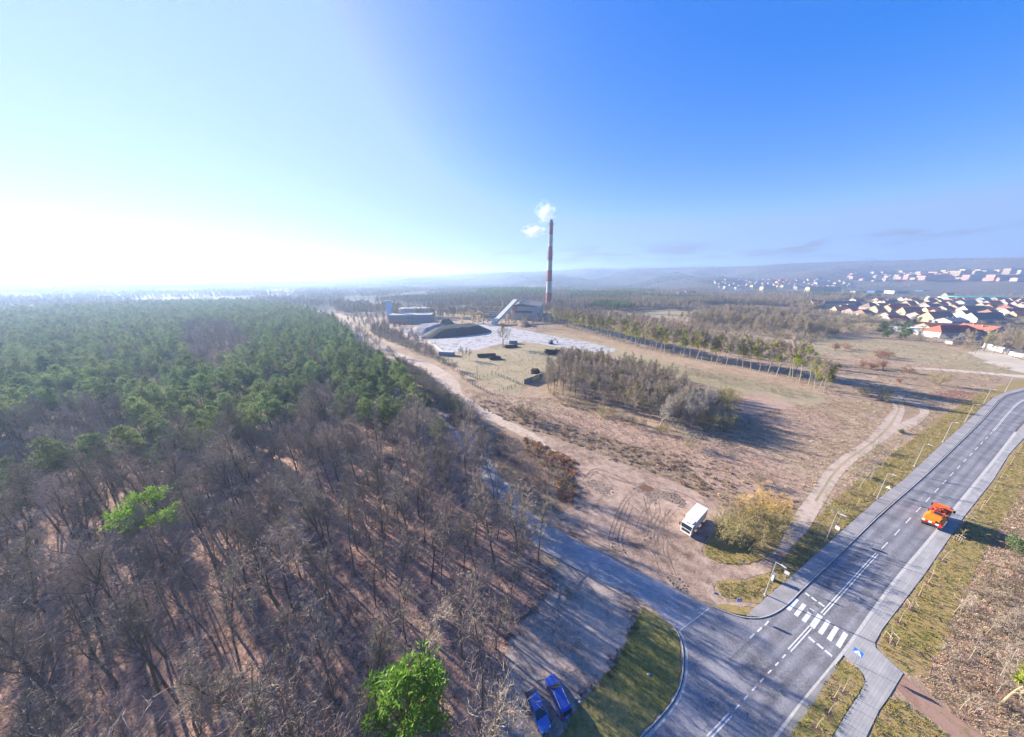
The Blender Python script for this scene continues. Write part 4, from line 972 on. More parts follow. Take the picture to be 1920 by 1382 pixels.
group_of('white_tree', 'white', GP([(1355, 655), (1400, 662), (1430, 655), (1400, 640), (1368, 640)]), 7, 33, 'pale silvery tree behind the right end of the mistletoe row', 'tree', 'silvery trees behind the row', s=(.8, 1.0))
group_of('sapling', 'sapling', GP([(1440, 700), (1520, 716), (1560, 742), (1500, 752), (1430, 728)]), 6, 34, 'thin pale sapling in the grass below the mistletoe row', 'tree', 'saplings below the row', s=(.7, 1.2))
# shrubs and woods towards the village
WOOD2 = GP([(1290, 612), (1400, 628), (1500, 640), (1560, 632), (1650, 622), (1700, 612), (1640, 598), (1540, 588), (1420, 578), (1300, 586)])
rest = group_of('shrub_tree', 'bush', WOOD2, 7.0, 35, 'grey brown shrub in the scrub below the village', 'shrub', 'shrubs below the village', s=(1.1, 2.0))
GARD = scatter_poly(GP([(1540, 585), (1640, 612), (1760, 618), (1930, 612), (1930, 556), (1640, 556)]), 17, 39)
mass('garden_trees', GARD, source('bush'), 'grey garden shrubs filling the spaces between the houses', 'shrubs', .7, 1.4)
if rest: mass('shrub_wood', rest, source('bush'), 'grey scrub filling the slope below the village', 'scrub', 1.1, 2.0)
group_of('wood_tree', 'slim', GP([(1350, 590), (1500, 600), (1580, 596), (1540, 580), (1440, 572), (1360, 576)]), 9, 36, 'slender tree in the belt of wood before the village', 'tree', 'trees of the belt before the village', s=(.8, 1.1), limit=100)
for px, s, lab in (((1559, 611), 1.1, 'dark round pine left of its twin below the village'), ((1594, 622), 1.0, 'dark round pine at the pasture edge below the village')):
    plant('garden_pine', 'garden_pine', G(*px), lab, 'tree', s=s, variant=1)
group_of('garden_pine', 'garden_pine', GP([(1640, 634), (1700, 640), (1722, 632), (1700, 614), (1650, 612)]), 11, 37, 'green pine in the clump beside the white sheds', 'tree', 'pines beside the white sheds', s=(.8, 1.15))
group_of('garden_pine', 'garden_pine', GP([(1600, 610), (1760, 614), (1780, 606), (1700, 596), (1610, 596)]), 15, 38, 'dark conifer between the first houses of the village', 'tree', 'conifers between the houses', s=(.6, .9))
for px, s, lab in (((1521, 645), .8, 'small red leaved oak shrub beside the mistletoe trees'), ((1565, 657), 1.2, 'red leaved oak behind the big mistletoe tree'), ((1585, 655), 1.1, 'red leaved oak beside its neighbour behind the big mistletoe tree'),
                   ((1648, 672), 1.35, 'large red leaved oak in the middle of the pasture'), ((1664, 670), 1.2, 'red leaved oak at the right of the large pasture oak'), ((1612, 690), 1.1, 'red leaved oak on the left of the pasture group'),
                   ((1632, 691), 1.0, 'low red leaved oak in the middle of the pasture group'), ((1655, 692), 1.15, 'low red leaved oak in front of the large pasture oak'), ((1703, 700), .95, 'small red leaved oak standing apart towards the big round shrub'), ((1687, 719), .6, 'tiny red leaved oak near the fork of the sandy road')):
    plant('oak_shrub', 'oak', G(*px), lab, 'shrub', s=s)
plant('round_shrub', 'willow', G(1757, 722), 'big round olive green shrub standing alone on the pasture', 'shrub', s=.95, variant=1, sxy=1.15)
plant('round_shrub', 'willow', G(1655, 752), 'olive shrub at the fork of the sandy road', 'shrub', s=.85, variant=2)
plant('round_shrub', 'willow', G(1616, 742), 'brownish shrub beside the fork of the sandy road', 'shrub', s=.6, variant=0)
plant('bare_tree', 'white', G(1772, 648), 'spreading pale bare tree in front of the white building', 'tree', s=.85, variant=1, sxy=1.5)
for i, px in enumerate(((1745, 645), (1790, 650), (1812, 655), (1728, 640))):
    plant('shrub_tree', 'bush', G(*px), 'grey shrub at the pasture edge below the white building', 'shrub', 'shrubs below the white building', s=1.4)
# the willow clump by the lorry
for i, (px, v, s) in enumerate((((1368, 1018), 0, .95), ((1400, 1030), 1, .95), ((1430, 1015), 2, .9), ((1390, 1000), 1, 1.0), ((1418, 995), 0, .95), ((1350, 1000), 2, .7), ((1445, 995), 1, .8), ((1440, 968), 3, .95), ((1455, 985), 4, .7), ((1410, 970), 4, .8))):
    gold = v >= 3
    plant('willow_bush', 'willow', G(*px), 'golden twigged willow stem clump behind the lorry' if gold else 'olive willow bush beside the white lorry', 'bush', 'golden willows behind the lorry' if gold else 'olive willows beside the lorry', s=s * .95, variant=v)
# bushes and thin trees on the lamp post verge
for px, kd, s, lab in (((1610, 920), 'sapling', 1.9, 'two stemmed pale young tree on the verge by the sandy road'), ((1632, 900), 'sapling', 1.5, 'pale young tree right of the two stemmed one on the verge'), ((1652, 878), 'sapling', 1.4, 'thin pale tree on the verge near the triangular sign'), ((1595, 925), 'scrub', 1.1, 'dark tangled bush between sandy road and saplings'), ((1575, 945), 'scrub', 1.2, 'dark tangled bush above the second street lamp'), ((1560, 962), 'scrub', 1.0, 'dark tangled bush nearest the second street lamp'), ((1618, 862), 'bush', .7, 'tan bush beside the sandy road bend'), ((1640, 845), 'bush', .75, 'tan bush at the top of the roadside scrub'), ((1600, 890), 'bush', .7, 'tan bush in the middle of the roadside scrub'), ((1690, 812), 'evergreen_bush', .8, 'small green bush at the sandy road fork')):
    plant('roadside_bush' if kd != 'sapling' else 'young_tree', kd, G(*px), lab, 'bush' if kd != 'sapling' else 'tree', s=s)
# lower right field
plant('evergreen_bush', 'evergreen_bush', G(1905, 1028), 'bright evergreen bush at the right edge beyond the orange truck', 'bush', s=1.5, variant=0)
o = plant('leaning_tree', 'leaner', G(1872, 1322), 'leaning pale tree with mistletoe at the lower right corner', 'tree', s=1.0, tilt=(0, .3), rz=0)
plant('leaning_tree', 'leaner', G(1912, 1305), 'pale tree with mistletoe cut by the right edge', 'tree', s=.9)
for i, px in enumerate(((1790, 1262), (1815, 1238), (1800, 1330), (1826, 1338), (1868, 1300), (1875, 1270), (1850, 1188), (1788, 1150), (1800, 1148), (1895, 1240), (1905, 1180), (1845, 1230))):
    plant('sapling', 'sapling', G(*px), 'thin pale birch sapling in the dry field at the lower right', 'tree', 'saplings of the lower right field', s=rnd.uniform(.8, 1.35), tilt=(rnd.gauss(0, .06), rnd.gauss(.05, .06)))
# coal yard and track side trees
plant('yard_tree', 'spread', G(943, 652), 'lone bare tree with dark clumps beside the coal yard', 'tree', s=1.08)
for i, px in enumerate(((862, 672), (868, 675), (874, 673), (880, 676))):
    plant('yard_tree', 'slim', G(*px), 'thin bare tree in the little group by the log stacks', 'tree', 'little group of trees by the log stacks', s=.75)
group_of('edge_shrub', 'bush', GP([(690, 622), (745, 650), (800, 668), (840, 690), (870, 712), (845, 690), (800, 655), (750, 632), (710, 615)]), 6, 41, 'brown shrub along the dirt track below the coal yard', 'shrub', 'shrubs along the dirt track', s=(.7, 1.6))
group_of('reddish_tree', 'reddish', GP([(740, 640), (790, 650), (800, 640), (770, 628), (735, 626)]), 7, 42, 'reddish bare tree left of the coal yard', 'tree', 'reddish trees left of the coal yard', s=(.6, .9))
SCRUB = GP([(890, 800), (935, 812), (990, 842), (1045, 872), (1068, 900), (1066, 940), (1030, 960), (990, 930), (950, 885), (915, 838)])
group_of('scrub_bush', 'scrub', SCRUB, 2.4, 43, 'dark leafless bush on the scrub bank by the side road', 'bush', 'bushes of the scrub bank', s=(.8, 1.5))
group_of('scrub_bush', 'scrub', GP([(960, 762), (1010, 775), (1080, 800), (1120, 830), (1080, 826), (1010, 798), (965, 778)]), 3.6, 44, 'dark leafless bush above the dirt track', 'bush', 'bushes above the dirt track', s=(.6, 1.2))

group_of('edge_bush', 'bush', GP([(752, 684), (800, 712), (836, 742), (866, 766), (898, 800), (884, 812), (846, 782), (806, 742), (760, 700)]), 3.4, 45, 'brown leafless bush between the dirt track and the forest edge', 'bush', 'bushes between track and forest edge', s=(.8, 1.7))
group_of('edge_tree', 'edge', GP([(800, 715), (850, 762), (890, 806), (872, 812), (830, 770), (790, 722)]), 6, 46, 'spreading bare tree between the dirt track and the forest edge', 'tree', 'trees between track and forest edge', s=(.4, .65))
group_of('edge_tree', 'bare', GP([(612, 600), (655, 622), (700, 652), (752, 690), (735, 690), (680, 655), (630, 622), (598, 604)]), 6.5, 47, 'bare tree on the forest side of the far dirt track', 'tree', 'trees on the forest side of the far track', s=(.6, .9))
group_of('edge_tree', 'slim', GP([(650, 606), (690, 624), (745, 648), (770, 645), (720, 618), (670, 600)]), 8, 48, 'bare tree on the yard side of the far dirt track', 'tree', 'trees on the yard side of the far track', s=(.7, 1.1))
# trees round the heating plant
for k_, (poly, kd, sp, lab, grp) in enumerate((([(690, 612), (740, 606), (800, 600), (860, 598), (850, 592), (760, 594), (690, 600)], 'slim', 9, 'grey tree beside the white tanks and works building', 'trees by the works building'),
        ([(700, 628), (745, 622), (775, 612), (740, 608), (700, 616)], 'reddish', 8, 'reddish tree left of the coal heaps', 'trees left of the coal heaps'),
        ([(940, 612), (985, 622), (1040, 612), (1062, 604), (1030, 598), (990, 604), (955, 604)], 'slim', 7.5, 'grey tree in front of the boiler hall', 'trees in front of the boiler hall'),
        ([(840, 600), (920, 600), (935, 594), (850, 593)], 'slim', 11, 'grey tree behind the gantry cranes', 'trees behind the gantry cranes'),
        ([(1040, 606), (1090, 616), (1120, 612), (1060, 598)], 'reddish', 7, 'reddish tree right of the chimney foot', 'trees right of the chimney foot'))):
    group_of('plant_tree', kd, GP(poly), sp, 80 + k_, lab, 'tree', grp, s=(.7, 1.15))
group_of('scrub_bush', 'scrub', GP([(1285, 690), (1330, 700), (1440, 720), (1520, 742), (1500, 748), (1400, 730), (1290, 703)]), 3.2, 90, 'low twiggy bush in the strip below the mistletoe row', 'bush', 'low bushes below the mistletoe row', s=(.5, .9))
# ------------------------------------------------------------------ the wooded plain behind everything
rng = np.random.default_rng(9)
CLEAR = [GP(q) for q in ([(740, 628), (800, 600), (930, 596), (1010, 588), (1060, 600), (1170, 660), (1000, 660), (840, 672)], [(1130, 586), (1260, 580), (1335, 590), (1300, 604), (1180, 600)],
                         [(1440, 700), (1440, 636), (1560, 630), (1700, 640), (1920, 690), (1920, 720)], [(1510, 600), (1560, 566), (1640, 560), (2000, 560), (2100, 640), (1760, 655), (1640, 612)],
                         [(1600, 556), (1600, 546), (1980, 546), (2000, 560)])]
THIN = [GP([(1335, 552), (1470, 556), (1600, 556), (1600, 533), (1335, 532)]), GP([(1600, 556), (1600, 533), (2000, 533), (2000, 556)])]
def far_points(n, r0, r1, az0, az1, pw=1.0):
    u = rng.random(n); r_ = r0 + (r1 - r0) * u ** pw; a = R(az0) + (R(az1) - R(az0)) * rng.random(n)
    P = np.stack([r_ * np.sin(a), r_ * np.cos(a)], 1); keep = np.ones(n, bool)
    for q in CLEAR: keep &= ~inside_np(P, q)
    keep &= ~inside_np(P, pine_poly) & ~inside_np(P, bare_poly)
    for q in THIN: keep &= ~(inside_np(P, q) & (rng.random(n) < .72))
    return P[keep]
WALL = GP([(640, 612), (700, 640), (760, 660), (900, 680), (1010, 740), (1300, 830), (1560, 760), (1700, 700), (1700, 640), (1500, 640), (1300, 612), (1130, 580), (1000, 590), (800, 604), (700, 590)])
P = np.concatenate([far_points(17000, 430, 1000, -66, 66, .8), far_points(50000, 900, 2700, -66, 66, 1.0)]); P = P[~inside_np(P, WALL)]
dn = np.array([mnoise.noise(Vector((p[0] * .004, p[1] * .004, 1.7))) + .5 * mnoise.noise(Vector((p[0] * .012, p[1] * .012, 5))) for p in P])
z = terrain(P[:, 0], P[:, 1])
azp = np.degrees(np.arctan2(P[:, 0], P[:, 1])); rp = np.hypot(P[:, 0], P[:, 1])
open_ = (azp < -30) & (rp < 2700) & (rng.random(len(P)) < .08)      # open misty land beyond the pine wood
ev = (dn > .33) & (azp > -24); bare_far = (dn <= .33) & (dn > -.24) & ~open_
mass('plain_wood', P[bare_far], source('slim'), 'grey brown leafless woods spreading over the plain', 'wood', .9, 1.5, zs=z[bare_far])
mass('plain_pine_wood', P[ev], source('pine'), 'dark pine groves on the plain behind the chimney', 'wood', .7, 1.05, zs=z[ev])
P = far_points(58000, 2500, 4500, -66, 66, 1.0); z = terrain(P[:, 0], P[:, 1])
dn = np.array([mnoise.noise(Vector((p[0] * .003, p[1] * .003, 8.7))) for p in P]); k = dn < .3
mass('hill_wood', P[k], source('bare'), 'bluish bare woods covering the hills on the horizon', 'wood', .7, 1.0, zs=z[k])
mass('hill_pine_wood', P[~k], source('pine'), 'dark evergreen patches in the hill woods', 'wood', .8, 1.1, zs=z[~k])
Q = scatter_poly(GP([(895, 556), (905, 549), (960, 546), (1025, 548), (1030, 560), (960, 562)]), 9, 71)
mass('pine_grove', Q, source('pine'), 'dark pine grove on the rise left of the chimney', 'wood', 1.1, 1.5)
Q = scatter_poly(GP([(1060, 560), (1100, 552), (1200, 552), (1215, 562), (1140, 566)]), 9, 72)
mass('pine_grove', Q, source('pine'), 'dark pine grove right of the chimney', 'wood', .8, 1.1)

# ------------------------------------------------------------------ grasses and brambles
def tussock(seed, n, h, w, material, flop=.5):
    r = random.Random(seed); m = MB()
    for _ in range(n):
        a = r.uniform(0, 6.283); q = w * math.sqrt(r.random()) * .5; p = Vector((math.cos(a) * q, math.sin(a) * q, -.02))
        d = Vector((math.cos(a) * flop * r.random(), math.sin(a) * flop * r.random(), 1)).normalized(); L = h * r.uniform(.5, 1.1); x = Vector((-math.sin(a + r.gauss(0, .6)), math.cos(a + r.gauss(0, .6)), 0)) * (.02 + .018 * r.random())
        e = p + d * L; e2 = e + Vector((d.x, d.y, -.4)) * L * .5
        m.add([p - x, p + x, e + x * .7, e - x * .7, e2], [(0, 1, 2, 3), (3, 2, 4)], material)
    return m
def tuft_col(name, cols, n, h, w, flop=.6):
    col = bpy.data.collections.new(name + '_sources')
    for i, c_ in enumerate(cols):
        mm = mat('%s_blades_%d' % (name, i), c_, .9, rnd=.3, transl=.15)
        for k in range(2): col.objects.link(bpy.data.objects.new('%s_source_%d%d' % (name, i, k), tussock(i * 7 + k, n, h, w, mm, flop).mesh(name)))
    return col
def mound_col(name, cols, n, rad, size, flat=.55):
    col = bpy.data.collections.new(name + '_sources')
    for i, c_ in enumerate(cols):
        mm = mat('%s_stems_%d' % (name, i), c_, .9, rnd=.3, transl=.1); r = random.Random(i + 3); m = MB()
        for _ in range(7): tuft(m, Vector((r.gauss(0, rad * .45), r.gauss(0, rad * .45), rad * flat * r.uniform(.1, .6))), rad * .5, n // 7, r, mm, size, flat=flat, up=.3)
        col.objects.link(bpy.data.objects.new('%s_source_%d' % (name, i), m.mesh(name)))
    return col
dry_col = tuft_col('dry_grass', [(.36, .26, .17), (.32, .22, .145), (.42, .32, .22), (.25, .20, .10)], 34, .5, 1.0, 1.5)
green_col = tuft_col('green_grass', [(.12, .14, .035), (.19, .18, .05), (.27, .20, .065), (.32, .25, .13)], 26, .26, .6)
brown_col = mound_col('bramble', [(.33, .24, .16), (.38, .29, .20), (.26, .175, .12), (.42, .33, .23)], 190, .8, .26)
orange_col = mound_col('fern', [(.40, .22, .085), (.34, .18, .08), (.42, .27, .12), (.17, .105, .065)], 170, 1.0, .36)
def in_polys(poly_px, spacing, seed, avoid_px=(), prob=1.0, nz=None):
    q = scatter_poly(GP(poly_px), spacing, seed, [GP(a) for a in avoid_px]); r = random.Random(seed)
    return [p for p in q if r.random() < prob and (nz is None or mnoise.noise(Vector((p[0] * nz, p[1] * nz, seed))) > -.1)]
AV = [YARD, [(1440, 1048), (1497, 954), (1558, 867), (1623, 828), (1676, 765), (1700, 765), (1745, 770), (1690, 812), (1632, 845), (1584, 880), (1545, 945), (1514, 998), (1450, 1072)], [(1322, 1022), (1347, 1055), (1440, 1046), (1470, 965), (1440, 940), (1345, 990)]]
meadow = in_polys([(865, 730), (975, 745), (1070, 748), (1210, 800), (1290, 822), (1400, 780), (1500, 760), (1680, 745), (1740, 735), (1840, 738), (1780, 770), (1660, 860), (1560, 935), (1500, 1000), (1440, 960), (1360, 950), (1245, 893), (1094, 838), (960, 788)], 1.0, 51, AV, .9)
mass('dry_grass', meadow, dry_col, 'tan dry grass tussocks over the meadow', 'grass', .4, 1.1)
bram = in_polys([(880, 755), (935, 748), (1010, 782), (1130, 818), (1240, 850), (1330, 880), (1420, 930), (1440, 950), (1362, 950), (1245, 893), (1163, 868), (1094, 838), (1009, 812), (940, 785)], 1.5, 52, AV, .6)
bram += in_polys([(1120, 830), (1300, 850), (1440, 900), (1500, 950), (1470, 960), (1380, 925), (1250, 885)], 2.2, 53, AV, .7)
mass('bramble', bram, brown_col, 'brown bramble mounds along the top of the yard', 'bramble', .4, 1.2)
fern = in_polys([(985, 822), (1010, 830), (1078, 868), (1081, 882), (1074, 942), (1050, 935), (1040, 890), (990, 850)], 1.5, 54)
mass('fern', fern, orange_col, 'rusty dead fern on the bank at the track mouth', 'fern', .7, 1.4)
fld = in_polys([(1725, 1275), (1765, 1225), (1795, 1140), (1835, 1065), (1875, 985), (1930, 905), (1990, 850), (2100, 1000), (2000, 1400), (1870, 1400), (1760, 1315)], .5, 55, (), .95)
mass('field_grass', fld, dry_col, 'dry tussocks in the field beyond the saplings', 'grass', .45, 1.1)
mass('field_bramble', in_polys([(1745, 1260), (1790, 1160), (1850, 1080), (1930, 1050), (2000, 1200), (1930, 1330), (1820, 1300)], 1.5, 56, (), .75), brown_col, 'reddish bramble stems in the field at the lower right', 'bramble', .3, .7)
mass('field_scrub', in_polys([(1745, 1262), (1785, 1165), (1840, 1085), (1930, 1060), (2000, 1200), (1940, 1340), (1830, 1312)], 1.7, 66, (), .8), source('scrub'), 'reddish twiggy scrub in the field at the lower right', 'scrub', .35, .7)
grn = in_polys([(1440, 1076), (1482, 1032), (1535, 968), (1605, 907), (1720, 817), (1840, 737), (1862, 745), (1815, 788), (1768, 830), (1694, 899), (1639, 941), (1583, 991), (1531, 1038), (1473, 1090)], .55, 57) + in_polys([(1344, 1096), (1400, 1090), (1450, 1078), (1450, 1090), (1434, 1118), (1390, 1124), (1352, 1116)], .45, 58)
grn += in_polys([(1922, 828), (1866, 904), (1784, 1012), (1736, 1082), (1659, 1184), (1646, 1210), (1700, 1262), (1765, 1215), (1830, 1065), (1930, 895)], .6, 59) + in_polys(ISLAND, .42, 60) + in_polys([(1322, 1022), (1322, 1040), (1347, 1055), (1391, 1060), (1432, 1048), (1400, 1040), (1350, 1030)], .5, 61) + in_polys([(1672, 1306), (1690, 1312), (1800, 1394), (1800, 1460), (1600, 1460), (1630, 1384)], .5, 62)
mass('verge_grass', grn, green_col, 'yellow green grass tufts on the road verges', 'grass', .5, 1.2)
mass('lawn_grass', in_polys([(1203, 1144), (1226, 1153), (1252, 1174), (1267, 1192), (1274, 1230), (1270, 1280), (1250, 1320), (1218, 1352), (1160, 1420), (1045, 1420), (1054, 1382), (1082, 1330), (1114, 1290), (1154, 1252), (1182, 1192)], .42, 63), green_col, 'short green grass of the crescent lawn', 'grass', .35, .7)
mass('pasture_grass', in_polys([(1440, 700), (1440, 645), (1560, 632), (1700, 645), (1800, 662), (1900, 690), (1840, 735), (1745, 735), (1680, 742), (1560, 752), (1500, 730)], 2.6, 64, (), .8), dry_col, 'dry grass clumps on the pasture below the village', 'grass', .7, 1.7)
mass('works_weeds', in_polys([(868, 700), (905, 716), (975, 740), (1000, 715), (1060, 680), (1000, 660), (900, 665)], 2.2, 65, (), .6), dry_col, 'thin dry weeds round the log stacks', 'grass', .5, 1.2)

clod_col = bpy.data.collections.new('mud_clod_sources')
for i in range(3):
    bm = bmesh.new(); bmesh.ops.create_icosphere(bm, subdivisions=1, radius=.22)
    for v in bm.verts: v.co *= .6 + .7 * abs(mnoise.noise(v.co * 9 + Vector((i * 5, 0, 0)))); v.co.z *= .6
    me = bpy.data.meshes.new('mud_clod'); bm.to_mesh(me); bm.free(); me.materials.append(MATS['wet_mud']); clod_col.objects.link(bpy.data.objects.new('mud_clod_source_%d' % i, me))
CL_ = []
for j, q in enumerate(([(100, 300), (160, 280), (250, 320), (340, 380), (300, 430), (210, 420), (120, 360)], [(490, 350), (560, 400), (640, 450), (700, 520), (760, 450), (860, 510), (970, 540), (1000, 480), (860, 390), (720, 400), (660, 400), (560, 380)], [(770, 1120), (910, 1120), (1010, 1250), (980, 1300), (880, 1240), (790, 1170)], [(300, 800), (420, 820), (480, 980), (330, 930)], [(600, 760), (660, 780), (640, 840), (590, 820)])):
    CL_ += in_polys([yz(*p) for p in q], .55, 95 + j, (), .7)
mass('mud_clods', [(x, y) for x, y in CL_], clod_col, 'dark clods of churned mud in the turning yard', 'mud', .5, 1.8, zs=[.05] * len(CL_))

leaf_col = mound_col('fallen_leaf', [(.10, .06, .04), (.17, .10, .065), (.24, .14, .09)], 90, .5, .12, flat=.3)
edge_l = [(1200, 1140), (1178, 1192), (1150, 1252), (1110, 1290), (1085, 1325)]
rl = random.Random(6); LL = []
for p in resample(GP(edge_l), .35): LL.append((p[0] + rl.gauss(0, .45), p[1] + rl.gauss(0, .45)))
for p in resample(GP([(950, 1210), (996, 1140), (1028, 1104), (1032, 1074)]), .3): LL.append((p[0] + rl.gauss(0, .6), p[1] + rl.gauss(0, .6)))
mass('fallen_leaves', LL, leaf_col, 'dark drifts of fallen leaves along the edge of the lawn and parking ground', 'leaves', .4, 1.3, zs=[.05] * len(LL))
floor_pts = scatter_poly(GP([(945, 1215), (950, 1300), (935, 1400), (500, 1400), (300, 1250), (420, 1000), (700, 900), (880, 900), (1000, 1060), (1020, 1095)]), 1.5, 67)
mass('forest_leaves', floor_pts, mound_col('litter_leaf', [(.33, .20, .15), (.42, .27, .21), (.24, .12, .085), (.30, .21, .15)], 110, .8, .14, flat=.2), 'rusty drifts of fallen leaves under the bare wood', 'leaves', .5, 1.5)
# ------------------------------------------------------------------ buildings
W_CREAM = mat('render_cream', (.33, .27, .185), .9, var=.1, scale=.6); W_WHITE = mat('render_white', (.38, .375, .36), .9, var=.08, scale=.6)
W_GREY = mat('render_grey', (.45, .45, .44), .9, var=.1, scale=.6); W_PINK = mat('render_pink', (.42, .26, .22), .9, var=.1, scale=.6)
W_YELLOW = mat('render_yellow', (.46, .37, .21), .9, var=.1, scale=.6); W_BLUE = mat('render_pale_blue', (.38, .52, .68), .9, var=.08)
R_DARK = mat('roof_dark', (.17, .13, .115), .8, var=.25, scale=1.2); R_BROWN = mat('roof_brown', (.31, .165, .11), .85, var=.25, scale=1.2)
R_MAROON = mat('roof_maroon', (.40, .11, .07), .85, var=.2, scale=1.2); R_ORANGE = mat('roof_orange', (.52, .13, .05), .85, var=.2, scale=1.2)
R_RED = mat('roof_red', (.42, .06, .04), .85, var=.2, scale=1.2); R_GREY = mat('roof_grey', (.27, .28, .28), .8, var=.15, scale=1)
R_PALE = mat('roof_pale_red', (.45, .23, .18), .85, var=.2, scale=1); R_BLUE = mat('roof_blue', (.08, .22, .48), .6, var=.1)
R_TEAL = mat('roof_teal', (.07, .30, .27), .6, var=.1, scale=.2); R_TAR = mat('roof_tar', (.085, .09, .10), .85, var=.2, scale=.5)
M_GLASS = mat('window_glass', (.03, .04, .055), .12, spec=.6); M_FRAME = mat('window_frame', (.7, .7, .68), .6); M_BRICK = mat('chimney_brick', (.42, .20, .13), .9, var=.2, scale=4)
M_PANEL = mat('solar_panel', (.02, .03, .07), .2, spec=.6); M_DOOR = mat('house_door', (.16, .09, .05), .6)
WIN = {}
def window_mesh(w, h):
    k = (round(w, 1), round(h, 1))
    if k not in WIN:
        b = MB(); t = .09
        b.box((0, 0, 0), (w, .06, h), M_GLASS)
        for s_ in (-1, 1): b.box((s_ * (w / 2 + t / 2), 0, 0), (t, .10, h + 2 * t), M_FRAME); b.box((0, 0, s_ * (h / 2 + t / 2)), (w, .10, t), M_FRAME)
        b.box((0, -.02, 0), (.06, .08, h), M_FRAME)
        WIN[k] = b.mesh('window')
    return WIN[k]
def windows(parent, side, L, D, rows, n, w=1.2, h=1.4, z0=1.6, dz=2.9, margin=1.5):
    """side: 'f' -y, 'b' +y, 'l' -x, 'r' +x"""
    span = (L if side in 'fb' else D) - 2 * margin
    for r_ in range(rows):
        for i in range(n):
            u = -span / 2 + span * (i + .5) / n; z = z0 + r_ * dz
            if side == 'f': p, a = (u, -D / 2 - .01, z), 0
            elif side == 'b': p, a = (u, D / 2 + .01, z), math.pi
            elif side == 'l': p, a = (-L / 2 - .01, u, z), -math.pi / 2
            else: p, a = (L / 2 + .01, u, z), math.pi / 2
            obj('window', window_mesh(w, h), parent, p, a)
def gable_house(name, loc, L, D, hw, hr, rz, wall, roof, label, cat='house', hip=0.0, chim=1, rows=2, nf=3, ng=2, group=None, panels=0, oh=.5, simple=False, dormers=0, door=True):
    t = thing(name, label, cat, loc, rz, group); x, y = L / 2, D / 2
    b = MB(); hx = hip
    zg = hw + hr * (1 if hip == 0 else 0)
    if hip == 0:
        b.add([(-x, -y, -.3), (x, -y, -.3), (x, y, -.3), (-x, y, -.3), (-x, -y, hw), (x, -y, hw), (x, y, hw), (-x, y, hw), (-x, 0, hw + hr), (x, 0, hw + hr)],
              [(0, 1, 5, 4), (2, 3, 7, 6), (3, 0, 4, 8, 7), (1, 2, 6, 9, 5)], wall)
    else: b.box((0, 0, hw / 2 - .15), (L, D, hw + .3), wall)
    b.build('wall', t)
    s = hr / y; zo = hw - oh * s + .12; X = x + oh; Y = y + oh; rx = X - (hip if hip else 0); zt = hw + hr + .12; th = .22
    top = [(-X, -Y, zo), (X, -Y, zo), (X, Y, zo), (-X, Y, zo), (-rx, 0, zt), (rx, 0, zt)]
    low = [(a, c, z_ - th) for a, c, z_ in top]
    r_ = MB(); r_.add(top + low, [(0, 1, 5, 4), (2, 3, 4, 5), (6, 10, 11, 7), (8, 11, 10, 9), (0, 6, 7, 1), (2, 8, 9, 3)] + ([(3, 0, 4), (1, 2, 5), (9, 10, 6), (7, 11, 8), (3, 9, 6, 0), (1, 7, 8, 2)] if hip else [(0, 4, 10, 6), (4, 3, 9, 10), (5, 1, 7, 11), (2, 5, 11, 8)]), roof)
    ro = r_.build('roof', t)
    for i in range(chim):
        cx = (-.25 + .55 * i) * L * .6; cy = .12 * D; zc = zt - abs(cy) * s
        m = MB(); m.box((cx, cy, zc + .45), (.9, .7, 2.0), M_BRICK); m.box((cx, cy, zc + 1.5), (1.05, .85, .12), m_conc); m.build('chimney', ro)
    for i in range(panels):
        m = MB(); ang = math.atan(s); M3 = Matrix.Rotation(ang, 3, 'X'); yy = -y * .5
        m.box((-L * .28 + i * 2.6, yy, zt - abs(yy) * s + .12), (2.3, 3.2, .08), M_PANEL, M=M3); m.build('solar_panel', ro)
    for i in range(dormers):
        m = MB(); xx = -L * .3 + L * .6 * i / max(1, dormers - 1); yy = -y * .55; zz = zt - abs(yy) * s
        m.box((xx, yy, zz + .05), (1.6, 1.2, .9), roof, M=None); m.box((xx, yy - .62, zz + .05), (1.2, .08, .6), M_GLASS); m.build('dormer', ro)
    if not simple:
        windows(t, 'f', L, D, rows, nf); windows(t, 'l', L, D, rows, ng, w=1.0)
        if hip == 0 and hr > 3: obj('window', window_mesh(1.0, 1.2), t, (-x - .01, 0, hw + hr * .35), -math.pi / 2)
        if door: m = MB(); m.box((L * .08, -y - .03, 1.05), (1.0, .1, 2.1), M_DOOR); m.build('door', t)
    return t
def village(u, v): return (1600 + u / 6, 490 + v / 6)
